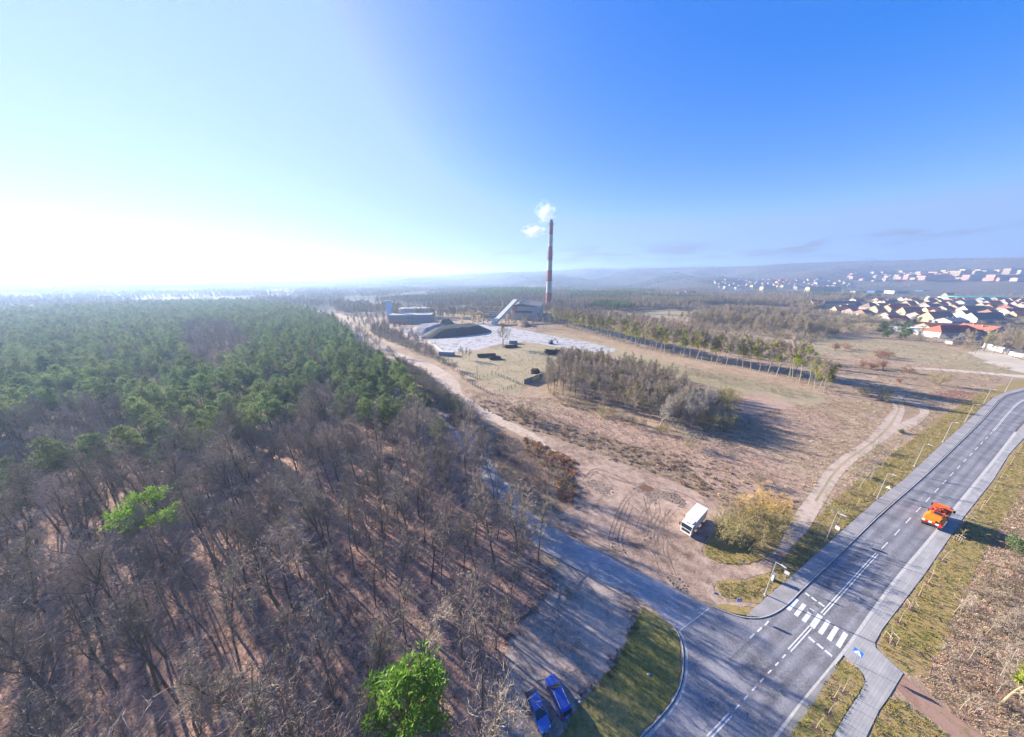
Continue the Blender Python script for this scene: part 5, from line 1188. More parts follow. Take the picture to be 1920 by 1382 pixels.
HOUSES = [  # zoom u, v of the foot, length, depth, wall height, roof height, turn, wall, roof, hip, chimneys, extra, label
 (420, 505, 15, 12, 5, 5.5, -8, W_CREAM, R_DARK, 0, 1, 0, 'cream gabled house with dark roof at the back left of the village'),
 (240, 545, 20, 15, 4, 6.5, 5, W_PINK, R_DARK, 5, 1, 0, 'pinkish house under a big black hipped roof'),
 (165, 625, 18, 13, 5, 4, 12, W_WHITE, R_BROWN, 3, 1, 0, 'white house with brown roof at the village front beside the conifers'),
 (20, 605, 16, 12, 5, 3.5, 14, W_WHITE, R_PALE, 3, 0, 0, 'pale house with light red roof at the left end of the village'),
 (60, 528, 18, 12, 4, 4, 6, W_GREY, R_DARK, 0, 1, 3, 'grey house with solar panels on a dark roof at the left end'),
 (335, 580, 13, 11, 4.5, 5, -10, W_CREAM, R_BROWN, 0, 1, 0, 'small cream gabled house left of the conifer group'),
 (470, 585, 15, 13, 7, 5, 0, W_CREAM, R_MAROON, 0, 2, 0, 'tall cream house with maroon roof and two chimneys'),
 (590, 530, 16, 12, 4, 4, 8, W_GREY, R_MAROON, 0, 2, 0, 'low house with dark maroon roof behind the tall cream house'),
 (660, 500, 13, 11, 4.5, 5, -6, W_CREAM, R_BROWN, 0, 1, 0, 'small cream gabled house far back in the middle'),
 (680, 610, 20, 12, 5, 6, -8, W_CREAM, R_BROWN, 0, 1, 0, 'long brown roofed house with cream gable left of the orange roof'),
 (795, 655, 17, 13, 5, 3.8, 10, W_WHITE, R_ORANGE, 0, 2, 3, 'white house with bright orange roof carrying solar panels'),
 (530, 692, 20, 12, 3.5, 4.2, -4, W_WHITE, R_MAROON, 0, 0, 0, 'low white house with dark red roof behind the front conifers'),
 (430, 638, 12, 9, 3.5, 3, 10, W_GREY, R_GREY, 0, 0, 0, 'small grey house half hidden by conifers'),
 (905, 478, 16, 12, 4.5, 5, -4, W_CREAM, R_BROWN, 0, 1, 0, 'cream gabled house in the back row near the old cream farmhouse'),
 (930, 545, 24, 14, 4.5, 5, 6, W_GREY, R_DARK, 0, 2, 0, 'wide house with black roof in the middle of the village'),
 (1085, 565, 17, 13, 4.5, 3.6, 8, W_WHITE, R_RED, 0, 0, 0, 'white house with vivid red roof in the middle of the village'),
 (1130, 500, 18, 12, 4, 3.5, 10, W_WHITE, R_PALE, 3, 0, 0, 'house with faded pink roof in the back row'),
 (1220, 545, 18, 13, 4, 4.2, 5, W_CREAM, R_MAROON, 0, 1, 0, 'house with maroon roof behind the vivid red one'),
 (1020, 692, 22, 15, 5.5, 6.5, -6, W_CREAM, R_BROWN, 0, 2, 0, 'large cream gabled house with brown roof in the front row'),
 (1335, 650, 18, 13, 5, 5.5, 3, W_GREY, R_BROWN, 0, 1, 0, 'grey house with steep brown roof in the front row'),
 (1400, 588, 24, 14, 5, 6, -8, W_WHITE, R_DARK, 0, 1, 0, 'white gabled house with long black roof and gable windows'),
 (1185, 722, 24, 14, 4.5, 3.2, 8, W_WHITE, R_GREY, 0, 2, 0, 'white house with flat pitched grey roof and two white chimneys'),
 (1540, 694, 26, 15, 5, 6, -6, W_WHITE, R_DARK, 0, 1, 0, 'big white gabled house with black roof beside the long orange roof'),
 (1610, 625, 20, 15, 4.5, 4.5, 14, W_CREAM, R_BROWN, 5, 1, 0, 'house with greyish brown hipped roof in the right part of the village'),
 (1610, 505, 20, 13, 5, 5, -6, W_CREAM, R_MAROON, 0, 3, 0, 'cream gabled house with maroon roof in the back row on the right'),
 (1790, 492, 15, 12, 4, 3.5, 8, W_WHITE, R_RED, 3, 0, 0, 'house with clear red hipped roof in the back row on the right'),
 (1810, 552, 20, 13, 4, 4, 10, W_CREAM, R_MAROON, 3, 0, 0, 'house with wine red hipped roof on the right'),
 (1830, 612, 20, 13, 4.5, 5, 4, W_GREY, R_DARK, 0, 1, 0, 'grey house with black roof at the right end of the village'),
 (1905, 600, 15, 12, 5, 4.5, -6, W_WHITE, R_MAROON, 0, 1, 0, 'white house with maroon roof cut by the right edge'),
 (1145, 415, 30, 18, 6, 8, -10, W_CREAM, R_BROWN, 0, 1, 0, 'old cream farmhouse with big gable behind the village'),
 (1300, 490, 22, 14, 4.5, 4, 4, W_WHITE, R_GREY, 0, 0, 0, 'whitish house with grey roof behind the village middle'),
 (1490, 470, 18, 12, 4, 3, 5, W_WHITE, R_BLUE, 0, 0, 0, 'small building with sky blue roof at the back of the village'),
 (1895, 380, 26, 16, 6, 7, -6, W_CREAM, R_GREY, 0, 0, 0, 'cream gabled farm building at the right edge behind the village'),
]
hp = []
for (u, v, L, D, hw, hr, rz, wl_, rf, hip, ch, pn_, lab) in HOUSES:
    X, Y = G(*village(u, v)); hp.append((X, Y))
    k13 = 1.25
    gable_house('house', (X, Y + D / 2 * k13, 0), L * k13, D * k13, hw * 1.2, hr * k13, R(rz), wl_, rf, lab, hip=hip * k13, chim=ch, panels=pn_, group='houses of the village')
for i in range(len(hp)):
    for j in range(i):
        if math.dist(hp[i], hp[j]) < 20: print('close houses', HOUSES[i][-1], '|', HOUSES[j][-1], round(math.dist(hp[i], hp[j])))
rnd3 = random.Random(8); fill = scatter_poly(GP([(1560, 590), (1640, 600), (1930, 600), (1930, 566), (1760, 560), (1600, 566)]), 30, 44)
fill = [p for p in fill if all(math.dist(p, q) > 30 for q in hp) and not (520 < p[0] < 700 and p[1] < 340)]
for p in fill[:60]:
    gable_house('house', (p[0], p[1], 0), rnd3.uniform(16, 24), rnd3.uniform(12, 16), rnd3.uniform(4, 6), rnd3.uniform(4, 6.5), R(rnd3.uniform(-14, 14)), rnd3.choice((W_CREAM, W_WHITE, W_CREAM, W_YELLOW)), rnd3.choice((R_BROWN, R_MAROON, R_DARK, R_ORANGE, R_PALE, R_MAROON)), 'gabled house in the close built middle of the village', group='close built houses of the village', chim=1, nf=3)
for i in range(34):
    px = (rnd3.uniform(720, 1330), rnd3.uniform(543, 562))
    if abs(px[0] - 1030) < 20: continue
    X, Y = G(*px); gable_house('house', (X, Y, 0), rnd3.uniform(18, 40), 14, rnd3.uniform(8, 12), rnd3.uniform(3, 6), R(rnd3.uniform(-14, 10)), rnd3.choice((W_CREAM, W_WHITE, W_WHITE)), rnd3.choice((R_GREY, R_RED, R_GREY, R_BROWN)), 'small pale house among the trees of the hazy plain', group='houses among the trees of the plain', chim=0, simple=True)
# scattered houses left of the village
for px, L, D, hw, hr, rz, w_, rf, lab in (((1330, 560), 22, 14, 4.5, 5, -6, W_WHITE, R_RED, 'white house with bright red roof standing alone in the scrub'), ((1355, 559), 20, 12, 3.5, 3.5, 8, W_WHITE, R_RED, 'low house with red roof beside the lone red roofed house'),
        ((1212, 562), 18, 12, 4, 3, 0, W_WHITE, R_TAR, 'small white flat roofed house in the trees'), ((1232, 560), 22, 13, 6, 3, 0, W_BLUE, R_TAR, 'pale blue two storey house in the trees'), ((1255, 559), 16, 10, 3.5, 3, 0, W_WHITE, R_ORANGE, 'small orange roofed house in the trees'),
        ((1165, 562), 34, 13, 5, 1.5, 0, W_WHITE, R_TAR, 'long white flat roofed building in the trees'), ((1128, 557), 30, 12, 5, 1.5, 0, W_WHITE, R_GREY, 'long pale building behind the reddish trees'), ((915, 556), 26, 14, 7, 8, -10, W_CREAM, R_TAR, 'cream gabled hall beyond the plant'), ((902, 559), 30, 12, 5, 2, 0, W_WHITE, R_GREY, 'low white building left of the cream hall'),
        ((985, 552), 50, 16, 5, 1.5, 0, W_WHITE, R_GREY, 'long white shed under the pine grove'), ((860, 562), 30, 12, 5, 2, 0, W_WHITE, R_GREY, 'whitish shed in the hazy trees'), ((765, 556), 40, 14, 6, 2, 0, W_WHITE, R_GREY, 'pale shed in the hazy wood far left')):
    X, Y = G(*px); gable_house('house', (X, Y, 0), L, D, hw, hr, R(rz), w_, rf, lab, group='scattered houses in the trees', chim=0)
# the three storey terrace and the cream gable left of the village
X, Y = G(1575, 576); t = gable_house('terrace_block', (X, Y + 8, 0), 95, 14, 8.5, 4, R(4), W_WHITE, R_DARK, 'long white terrace block with black roof and many windows left of the village', cat='building', rows=3, nf=14, ng=2, chim=4)
X, Y = G(1530, 578); gable_house('house', (X, Y + 4, 0), 20, 22, 8, 9, R(-6), W_CREAM, R_DARK, 'big cream double gable at the left end of the terrace block', group='houses of the village', chim=1)

# the white building with the sign
t = thing('shop_building', 'long white building with red roofs and a sign board on its gable', 'building', (468, 306, 0), R(3))
b = MB(); b.box((-3, 0, 3), (48, 16, 6.6), W_WHITE); b.build('wall', t)
def hip_roof(parent, cx, cy, L, D, z, hr, hx, material, name='roof', oh=.6):
    b = MB(); X, Y = L / 2 + oh, D / 2 + oh; rx = X - hx
    v = [(cx - X, cy - Y, z), (cx + X, cy - Y, z), (cx + X, cy + Y, z), (cx - X, cy + Y, z), (cx - rx, cy, z + hr), (cx + rx, cy, z + hr)]
    b.add(v, [(0, 1, 5, 4), (2, 3, 4, 5), (3, 0, 4), (1, 2, 5), (3, 2, 1, 0)], material); return b.build(name, parent)
ro = hip_roof(t, -3, 0, 48, 16, 6.3, 6.2, 9, R_MAROON)
for xx in (-18, -6, 7):
    b = MB(); M3 = Matrix.Rotation(R(36), 3, 'X'); b.box((xx, -4.6, 9.35), (1.6, 1.6, .16), M_GLASS, M=M3); b.box((xx + 2, -4.6, 9.35), (1.6, 1.6, .16), M_GLASS, M=M3); b.build('roof_window', ro)
b = MB(); b.add([(21.02, -11, -.3), (41, -11, -.3), (41, 13, -.3), (21.02, 13, -.3), (21.02, -11, 8.2), (41, -11, 8.2), (41, 13, 8.2), (21.02, 13, 8.2), (31, -11, 12.4), (31, 13, 12.4)], [(0, 1, 5, 8, 4), (2, 3, 7, 9, 6), (3, 0, 4, 7), (1, 2, 6, 5)], W_WHITE); b.build('gable_wall', t)
b = MB(); s_ = 4.2 / 9.99
v = [(31 - 11.4, -11.8, 12.5 - 11.4 * s_), (31, -11.8, 12.5), (31 + 11.4, -11.8, 12.5 - 11.4 * s_)]; v2 = [(a, 13.8, c) for a, _, c in v]
low = [(a, y_, z_ - .25) for a, y_, z_ in v + v2]
b.add(v + v2 + low, [(0, 1, 4, 3), (1, 2, 5, 4), (6, 9, 10, 7), (7, 10, 11, 8), (0, 6, 7, 1), (1, 7, 8, 2), (0, 3, 9, 6), (2, 8, 11, 5), (3, 4, 10, 9), (4, 5, 11, 10)], mat('roof_tile_red', (.34, .13, .085), .85, var=.2, scale=1)); r2 = b.build('gable_roof', t)
for cx, cy in ((27, -2), (30, 6)): b = MB(); b.box((cx, cy, 12), (1.4, 1, 2), M_BRICK); b.build('chimney', r2)
for i in range(3):
    for k in range(3): obj('window', window_mesh(1.3, 1.7), t, (-21 + i * 14 + k * 2.6, -8.02, 2.6))
for xx, zz in ((24.5, 2.6), (27, 2.6), (24.5, 5.8), (27, 5.8), (29, 9.2), (33, 9.2)): obj('window', window_mesh(1.1, 1.6), t, (xx, -11.02, zz))
b = MB(); b.box((35, -11.1, 5.8), (8.5, .2, 2.6), mat('sign_violet', (.16, .07, .22), .6)); so = b.build('sign_board', t)
b = MB(); mp_ = mat('sign_pink', (.75, .45, .52), .6)
for k in range(5):
    x0 = 31.8 + k * 1.5
    for dx, dz, w_, h_ in ((0, 0, .22, 1.3), (.7, 0, .22, 1.3), (.35, .6, .9, .2), (.35, -.6, .9, .2))[:4 if k in (0, 2, 4) else 3]: b.box((x0 + dx, -11.22, 5.8 + dz), (w_, .04, h_), mp_)
b.build('lettering', so)
# the long orange roof behind it
gable_house('long_house', (525, 345, 0), 70, 18, 4, 5, R(-3), W_CREAM, mat('roof_tile_orange', (.42, .17, .09), .85, var=.2, scale=.8), 'very long building with weathered orange roof at the right edge', cat='building', chim=2, nf=10)
# low sheds
for (xa, ya), L, D, h_, rz, w_, rf, lab in (((1716, 622), 34, 14, 4, 4, W_WHITE, mat('roof_white', (.7, .72, .75), .6, var=.05), 'low white flat roofed shed beside the pines'), ((1750, 627), 40, 12, 3.6, 8, W_WHITE, MATS['roof_white'], 'pale flat roofed shed behind the first shed'),
        ((1820, 647), 26, 6, 2.8, -12, W_WHITE, mat('roof_plum', (.12, .08, .10), .8), 'row of white garages with plum coloured roof at the pasture edge')):
    X, Y = G(xa, ya); t = thing('shed', lab, 'shed', (X, Y + D / 2, 0), R(rz), 'sheds at the pasture edge'); b = MB(); b.box((0, 0, h_ / 2 - .1), (L, D, h_ + .2), w_); b.build('wall', t)
    b = MB(); b.box((0, 0, h_ + .13), (L + .8, D + .8, .25), rf); b.build('roof', t); windows(t, 'f', L, D, 1, 6, w=1.4, h=1.2, z0=1.5)
A, B_ = Vector(G(1841, 652)), Vector(G(1888, 664)); d = B_ - A; t = thing('workshop', 'white workshop with small square windows at the sandy bank', 'building', ((A.x + B_.x) / 2, (A.y + B_.y) / 2, 0), math.atan2(d.y, d.x))
L_ = d.length; b = MB(); b.box((0, 6, 2.2), (L_, 12, 4.8), W_WHITE); b.build('wall', t); b = MB(); b.box((0, 6, 4.72), (L_ - .6, 11.4, .2), R_TAR); b.build('roof', t)
for i in range(4): obj('window', window_mesh(1.1, 1.1), t, (-L_ / 2 + L_ * (.16 + .22 * i), -.02, 2.6))
A, B_ = Vector(G(1890, 665)), Vector(G(1945, 678)); d = B_ - A; t = thing('yard_wall', 'white low building with dark court roof cut by the right edge', 'building', ((A.x + B_.x) / 2, (A.y + B_.y) / 2, 0), math.atan2(d.y, d.x))
L_ = d.length; b = MB(); b.box((0, 7, 1.4), (L_, 14, 3.0), W_WHITE); b.build('wall', t); b = MB(); b.box((0, 7.5, 2.98), (L_ * .8, 11, .18), R_TAR); b.build('roof', t); b = MB(); b.box((3, .4, 3.2), (8, .5, .5), M_BRICK); b.build('brick_coping', t)

# halls behind the village
for px, L, D, h_, rz, w_, rf, lab in (((1848, 563), 150, 60, 8, 2, mat('hall_cream', (.62, .58, .44), .9), R_TEAL, 'wide hall with teal green roof behind the village'), ((1612, 551), 50, 40, 11, 3, W_WHITE, R_GREY, 'white hall with red stripe at the left of the halls'), ((1650, 549), 55, 30, 9, 3, mat('hall_blue', (.06, .11, .30), .7), R_TAR, 'dark blue hall beside the white one'),
        ((1690, 551), 75, 35, 13, 3, mat('hall_ribbed', (.66, .66, .52), .8), R_TAR, 'pale hall with ribbed facade'), ((1742, 548), 70, 30, 9, 3, mat('hall_teal', (.04, .16, .22), .7), R_TAR, 'dark teal hall right of the ribbed one'), ((1830, 546), 90, 25, 7, 0, mat('hall_green', (.07, .20, .22), .7), R_TAR, 'long dark green hall behind the teal roof')):
    X, Y = G(*px); t = thing('hall', lab, 'building', (X, Y + D / 2, 0), R(rz), 'halls behind the village'); b = MB(); b.box((0, 0, h_ / 2), (L, D, h_), w_); b.build('wall', t)
    b = MB()
    if rf is R_TEAL:
        b.add([(-L / 2 - 1, -D / 2 - 1, h_ + .05), (L / 2 + 1, -D / 2 - 1, h_ + .05), (L / 2 + 1, 0, h_ + 4), (-L / 2 - 1, 0, h_ + 4), (L / 2 + 1, D / 2 + 1, h_ + .05), (-L / 2 - 1, D / 2 + 1, h_ + .05)], [(0, 1, 2, 3), (3, 2, 4, 5), (0, 3, 5), (1, 4, 2)], rf)
    else: b.box((0, 0, h_ + .3), (L + .6, D + .6, .6), rf)
    b.build('roof', t)
    if 'ribbed' in lab:
        for i in range(14): b = MB(); b.box((-L * .3 + i * 3.6, -D / 2 - .3, h_ * .5), (1.2, .6, h_ * .7), R_TAR); b.build('window_slot', t)
    if 'red stripe' in lab: b = MB(); b.box((0, -D / 2 - .06, h_ * .8), (L, .1, 1.2), R_RED); b.build('stripe', t)

def on_terrain(px, py, lo=700, hi=4200):
    a = (px - 960) / FPX; b_ = (691 - py) / FPX; f_ = CP + b_ * SP; up = b_ * CP - SP; n_ = math.hypot(a, f_)
    for r_ in np.arange(lo, hi, 10):
        X, Y = a / n_ * r_, f_ / n_ * r_; zz = CAM_H + up / n_ * r_
        if zz <= float(terrain(X, Y)): return X, Y, float(terrain(X, Y))
    return None
def block(name, loc, L, D, h_, rz, wall, roof, label, group, gable=0.0, nwin=0, rows=0):
    t = thing(name, label, 'building', loc, rz, group); b = MB(); b.box((0, 0, h_ / 2 - 1), (L, D, h_ + 2), wall); b.build('wall', t)
    b = MB()
    if gable: b.add([(-L / 2 - .5, -D / 2 - .5, h_), (L / 2 + .5, -D / 2 - .5, h_), (L / 2 + .5, 0, h_ + gable), (-L / 2 - .5, 0, h_ + gable), (L / 2 + .5, D / 2 + .5, h_), (-L / 2 - .5, D / 2 + .5, h_)], [(0, 1, 2, 3), (3, 2, 4, 5), (0, 3, 5), (1, 4, 2), (0, 5, 4, 1)], roof)
    else: b.box((0, 0, h_ + .25), (L + .4, D + .4, .5), roof)
    b.build('roof', t)
    if nwin:
        b = MB()
        for r_ in range(rows):
            for i in range(nwin): b.box((-L / 2 + L * (i + .5) / nwin, -D / 2 - .06, 2 + r_ * 3), (1.6, .12, 1.5), M_GLASS)
            for i in range(max(2, int(D / 5))): b.box((-L / 2 - .06, -D / 2 + D * (i + .5) / max(2, int(D / 5)), 2 + r_ * 3), (.12, 1.6, 1.5), M_GLASS)
        b.build('window_rows', t)['kind'] = 'stuff'
    return t
for px, py, L, D, h_, rz, w_, rf, g_, lab in ((1369, 543, 60, 16, 15, 5, W_WHITE, R_TAR, 0, 'white modern apartment block at the left of the estate'), (1392, 544, 70, 14, 12, 5, W_BLUE, R_TAR, 0, 'blue white apartment block with balcony bands'), (1352, 541, 26, 14, 9, 5, W_PINK, R_RED, 0, 'reddish block at the left end of the estate'),
        (1415, 543, 34, 26, 18, -4, W_YELLOW, R_DARK, 7, 'cream gabled apartment block right of the white modern one'), (1438, 547, 46, 26, 19, -4, W_YELLOW, R_DARK, 7, 'wide cream apartment block of three bays'), (1474, 541, 44, 26, 14, -4, W_YELLOW, R_DARK, 7, 'cream gabled block in the middle of the estate'),
        (1500, 544, 44, 26, 14, -4, W_CREAM, R_DARK, 7, 'cream gabled block right of the estate middle'), (1525, 550, 46, 24, 20, -4, W_YELLOW, R_DARK, 6, 'tall yellowish block near the right end of the estate'), (1555, 550, 50, 24, 20, -4, W_YELLOW, R_DARK, 6, 'tall yellowish block at the right end of the estate'), (1540, 537, 60, 26, 18, -4, W_WHITE, R_DARK, 8, 'pale gabled block behind the tall yellowish ones'), (1572, 541, 50, 24, 12, -4, W_CREAM, R_DARK, 7, 'cream block with dark roof at the estate corner')):
    q = on_terrain(px, py)
    if q: block('apartment_block', q, L * 1.35, D, h_ * 1.25, R(rz), w_, rf, lab, 'apartment blocks of the estate', g_, max(3, int(L / 7)), int(h_ / 3))
rnd2 = random.Random(3); k = 0
for row_y, n_, x0, x1 in ((540, 16, 1385, 1600), (537.5, 18, 1370, 1600), (535, 20, 1345, 1600), (532.5, 20, 1340, 1590), (530, 18, 1340, 1580), (528, 14, 1345, 1540)):
    for i in range(n_):
        px = x0 + (x1 - x0) * (i + rnd2.uniform(.1, .9)) / n_; q = on_terrain(px, row_y + rnd2.uniform(-.6, .6))
        if not q: continue
        s_ = q[1] / 1900
        block('terraced_house', q, rnd2.uniform(24, 44) * max(1, s_), rnd2.uniform(14, 20), rnd2.uniform(9, 14), R(rnd2.uniform(-14, 10)), rnd2.choice((W_CREAM, W_YELLOW, W_WHITE, W_CREAM)), rnd2.choice((R_DARK, R_DARK, R_BROWN, R_MAROON)), 'small gabled house in the crowded estate below the hills', 'crowded houses of the estate', rnd2.uniform(4, 6))
def z3(u, v): return (1640 + u / 6.857, 490 + v / 6.857)
for i, (u, v, L, D, h_, w_, rf) in enumerate(((780, 240, 150, 30, 22, W_PINK, R_BROWN), (1100, 215, 60, 30, 40, W_CREAM, R_TAR), (1060, 242, 60, 25, 22, W_PINK, R_RED), (1400, 240, 190, 30, 26, W_PINK, R_MAROON), (1640, 245, 120, 30, 26, W_PINK, R_RED), (60, 222, 70, 25, 20, W_CREAM, R_BROWN), (190, 222, 50, 25, 16, W_YELLOW, R_BROWN),
        (310, 228, 40, 25, 26, W_CREAM, R_TAR), (440, 235, 46, 25, 26, W_PINK, R_TAR), (630, 200, 70, 25, 18, W_CREAM, R_TAR), (460, 190, 40, 25, 14, W_CREAM, R_RED), (250, 190, 120, 20, 10, W_PINK, R_RED), (120, 165, 40, 20, 16, W_PINK, R_RED), (430, 155, 120, 25, 18, W_YELLOW, R_TAR), (660, 158, 110, 25, 14, W_YELLOW, R_TAR), (860, 168, 90, 25, 16, W_CREAM, R_TAR),
        (950, 145, 70, 25, 14, W_YELLOW, R_TAR), (1010, 205, 30, 20, 36, W_CREAM, R_TAR), (1280, 190, 36, 20, 30, W_CREAM, R_TAR), (1160, 140, 40, 25, 18, W_YELLOW, R_TAR), (1380, 135, 60, 25, 14, W_YELLOW, R_TAR), (1490, 150, 90, 25, 14, W_CREAM, R_TAR), (1640, 135, 70, 25, 12, W_YELLOW, R_TAR), (1800, 185, 110, 30, 40, W_CREAM, R_TAR), (1900, 185, 80, 30, 30, W_WHITE, R_PALE), (1860, 225, 80, 30, 24, W_PINK, R_RED), (350, 255, 200, 14, 6, W_CREAM, R_GREY), (100, 255, 120, 14, 6, W_CREAM, R_GREY))):
    q = on_terrain(*z3(u, v))
    if q: block('housing_block', q, L, D, h_, R(-4), w_, rf, 'long pastel housing block at the foot of the hills', 'pastel housing blocks under the hills', 0, max(4, int(L / 12)), max(2, int(h_ / 4)))
for i in range(60):
    q = on_terrain(rnd2.uniform(1600, 1915), rnd2.choice((513, 516, 519, 521.5, 524, 526)) + rnd2.uniform(-1, 1))
    if q: block('housing_block', q, rnd2.uniform(35, 95), rnd2.uniform(16, 26), rnd2.uniform(9, 17), R(rnd2.uniform(-10, 6)), rnd2.choice((W_CREAM, W_YELLOW, W_PINK, W_PINK, W_WHITE)), rnd2.choice((R_TAR, R_RED, R_MAROON, R_BROWN)), 'long pastel housing block at the foot of the hills', 'pastel housing blocks under the hills', rnd2.choice((0, 0, 5)))
for i in range(22):
    q = on_terrain(rnd2.uniform(20, 260), rnd2.uniform(548, 562))
    if q: block('hamlet_house', q, rnd2.uniform(12, 30), 12, 6, R(rnd2.uniform(-20, 20)), rnd2.choice((W_WHITE, W_CREAM)), rnd2.choice((R_ORANGE, R_GREY, R_MAROON, R_GREY)), 'tiny house in the hazy hamlet beyond the pine wood', 'houses of the hazy hamlet', 4)

# ------------------------------------------------------------------ the heating plant
CHX, CHY = G(1028, 578)
CH_PX = [(592, 'w'), (572, 'r'), (549, 'w'), (527, 'r'), (507, 'w'), (487, 'r'), (462, 'w'), (440, 'r'), (421, 'd'), (412, None)]
m_cr = mat('chimney_red', (.23, .06, .045), .85, var=.25, scale=.25); m_cw = mat('chimney_white', (.30, .30, .30), .85, var=.2, scale=.25); m_cd = mat('chimney_soot', (.07, .055, .05), .9, var=.3, scale=.5)
ch = thing('chimney', 'tall red and white banded plant chimney with platforms', 'chimney', (CHX, CHY, 0))
def ch_h(py): return max(0, CAM_H + ((691 - py) / FPX * CP - SP) / (CP + (691 - py) / FPX * SP) * CHY)
HT = ch_h(412)
def ch_r(z): return 6.4 - 2.8 * z / HT
for (y0, c_), (y1, _) in zip(CH_PX[:-1], CH_PX[1:]):
    z0, z1 = ch_h(y0), ch_h(y1); n = 28; rings = []
    for k_ in range(3):
        z = z0 + (z1 - z0) * k_ / 2; r_ = ch_r(z) * (.82 if c_ == 'd' else 1); rings.append([(math.cos(i * 6.2832 / n) * r_, math.sin(i * 6.2832 / n) * r_, z) for i in range(n)])
    b = MB(); b.loft(rings, {'w': m_cw, 'r': m_cr, 'd': m_cd}[c_]); b.build('band', ch, smooth=False)
for py in (527, 488, 484, 478, 473, 423, 419):
    z = ch_h(py); r0 = ch_r(z); n = 24; b = MB(); out = 1.7
    ring = lambda r_, z_: [(math.cos(i * 6.2832 / n) * r_, math.sin(i * 6.2832 / n) * r_, z_) for i in range(n)]
    b.loft([ring(r0 + .02, z), ring(r0 + out, z), ring(r0 + out, z + .3), ring(r0 + .02, z + .3)], m_cd, cap=False)
    pl = b.build('platform', ch); b = MB()
    for i in range(0, n): b.bar((math.cos(i * 6.2832 / n) * (r0 + out - .1), math.sin(i * 6.2832 / n) * (r0 + out - .1), z + .3), (math.cos(i * 6.2832 / n) * (r0 + out - .1), math.sin(i * 6.2832 / n) * (r0 + out - .1), z + 1.5), .06, m_cd, 4)
    b.loft([ring(r0 + out - .16, z + 1.45), ring(r0 + out - .04, z + 1.45), ring(r0 + out - .04, z + 1.57), ring(r0 + out - .16, z + 1.57)], m_cd, cap=False); b.build('railing', pl)
for k_, py in enumerate((525, 525, 483, 480)):
    z = ch_h(py); a = (2.6, .5, 3.6, 5.6)[k_]; r0 = ch_r(z) + 2; b = MB(); b.bar((math.cos(a) * r0, math.sin(a) * r0, z), (math.cos(a) * r0, math.sin(a) * r0, z + 3), .5, m_cw, 8); b.build('antenna', ch)
b = MB(); b.bar((0, -ch_r(0) - .3, 0), (0, -ch_r(HT) - .3, HT * .97), .25, m_cd, 4); b.build('ladder', ch)
# boiler hall
m_pl = mat('plant_cladding', (.34, .35, .36), .8, var=.08, scale=.2); m_plr = mat('plant_roof', (.10, .10, .115), .85, var=.2, scale=.3)
X, Y = G(985, 600); t = thing('boiler_hall', 'large pale boiler hall with dark roof beside the chimney', 'building', (X + 6, Y + 45, 0), R(-9))
b = MB(); b.box((0, 0, 10), (46, 88, 20), m_pl); b.build('wall', t); b = MB(); b.add([(-23.5, -44.5, 20.05), (23.5, -44.5, 20.05), (23.5, 44.5, 20.05), (-23.5, 44.5, 20.05), (-8, -44.5, 24), (-8, 44.5, 24)], [(0, 1, 4), (1, 2, 5, 4), (2, 3, 5), (3, 0, 4, 5)], m_plr); ro = b.build('roof', t)
for i in range(9): b = MB(); b.box((-8, -36 + i * 9, 25.2), (2.2, 2.2, 3), m_cw); b.build('roof_vent', ro)
b = MB(); b.box((-2, -44.8, 12), (26, .4, 3), m_plr); b.build('window_band', t); b = MB(); b.box((-16, -44.9, 16), (9, .5, 5), mat('plant_red', (.40, .16, .13), .85)); b.build('red_panel', t)
X, Y = G(925, 596); t = thing('plant_office', 'low white plant office with windows behind the gantry cranes', 'building', (X, Y + 8, 0), R(-4)); b = MB(); b.box((0, 0, 4), (40, 14, 8.4), W_WHITE); b.build('wall', t); b = MB(); b.box((0, 0, 8.4), (41, 15, .5), R_TAR); b.build('roof', t); windows(t, 'f', 40, 14, 2, 9, w=2, h=1.5, z0=2)
X, Y = G(945, 590); t = thing('plant_workshop', 'long dark plant workshop behind the office', 'building', (X - 5, Y + 40, 0), R(-4)); b = MB(); b.box((0, 0, 4.5), (80, 22, 9), W_GREY); b.build('wall', t); b = MB(); b.box((0, 0, 9.3), (81, 23, .7), R_TAR); b.build('roof', t)
t = thing('vent_stack', 'slim pale stack standing by the plant workshop', 'chimney', (*G(943, 588), 0)); b = MB(); b.bar((0, 0, 0), (0, 0, 24), 1.5, m_cw, 14, 1.2); b.build('shaft', t); b = MB(); b.bar((0, 0, 24), (0, 0, 24.8), 1.5, m_cd, 14); b.build('cap', t)
# inclined conveyor gallery
A = Vector((*G(926, 610), 1.0)); B_ = Vector((G(926, 610)[0] + 30, G(926, 610)[1] + 62, 27)); t = thing('conveyor_gallery', 'pale inclined coal conveyor gallery climbing to the boiler hall', 'conveyor', tuple(A))
d = B_ - A; q = d.to_track_quat('X', 'Z').to_matrix(); L_ = d.length; m_cv = mat('conveyor_sheet', (.42, .42, .35), .7, var=.15, scale=.3)
b = MB(); b.box(q @ Vector((L_ / 2, 0, 1.2)), (L_, 6.0, 3.4), m_cv, M=q); b.build('gallery', t)
b = MB(); b.box(q @ Vector((L_ / 2, 0, 3.1)), (L_, 6.6, .4), mat('conveyor_roof', (.50, .50, .46), .6, var=.1, scale=.3), M=q); b.build('roof', t)
b = MB()
for i in range(10): b.box(q @ Vector((L_ * (i + .5) / 10, -3.05, 1.4)), (L_ / 14, .1, 1.2), mat('conveyor_glass', (.30, .40, .45), .3), M=q)
b.build('window_band', t)
for f_ in (.3, .55, .8):
    c_ = d * f_; b = MB()
    for s_ in (-2.5, 2.5): b.bar((c_.x + s_ * .4, c_.y + s_, -1), (c_.x, c_.y + s_ * .8, c_.z - .6), .4, m_conc, 6)
    b.build('trestle', t)
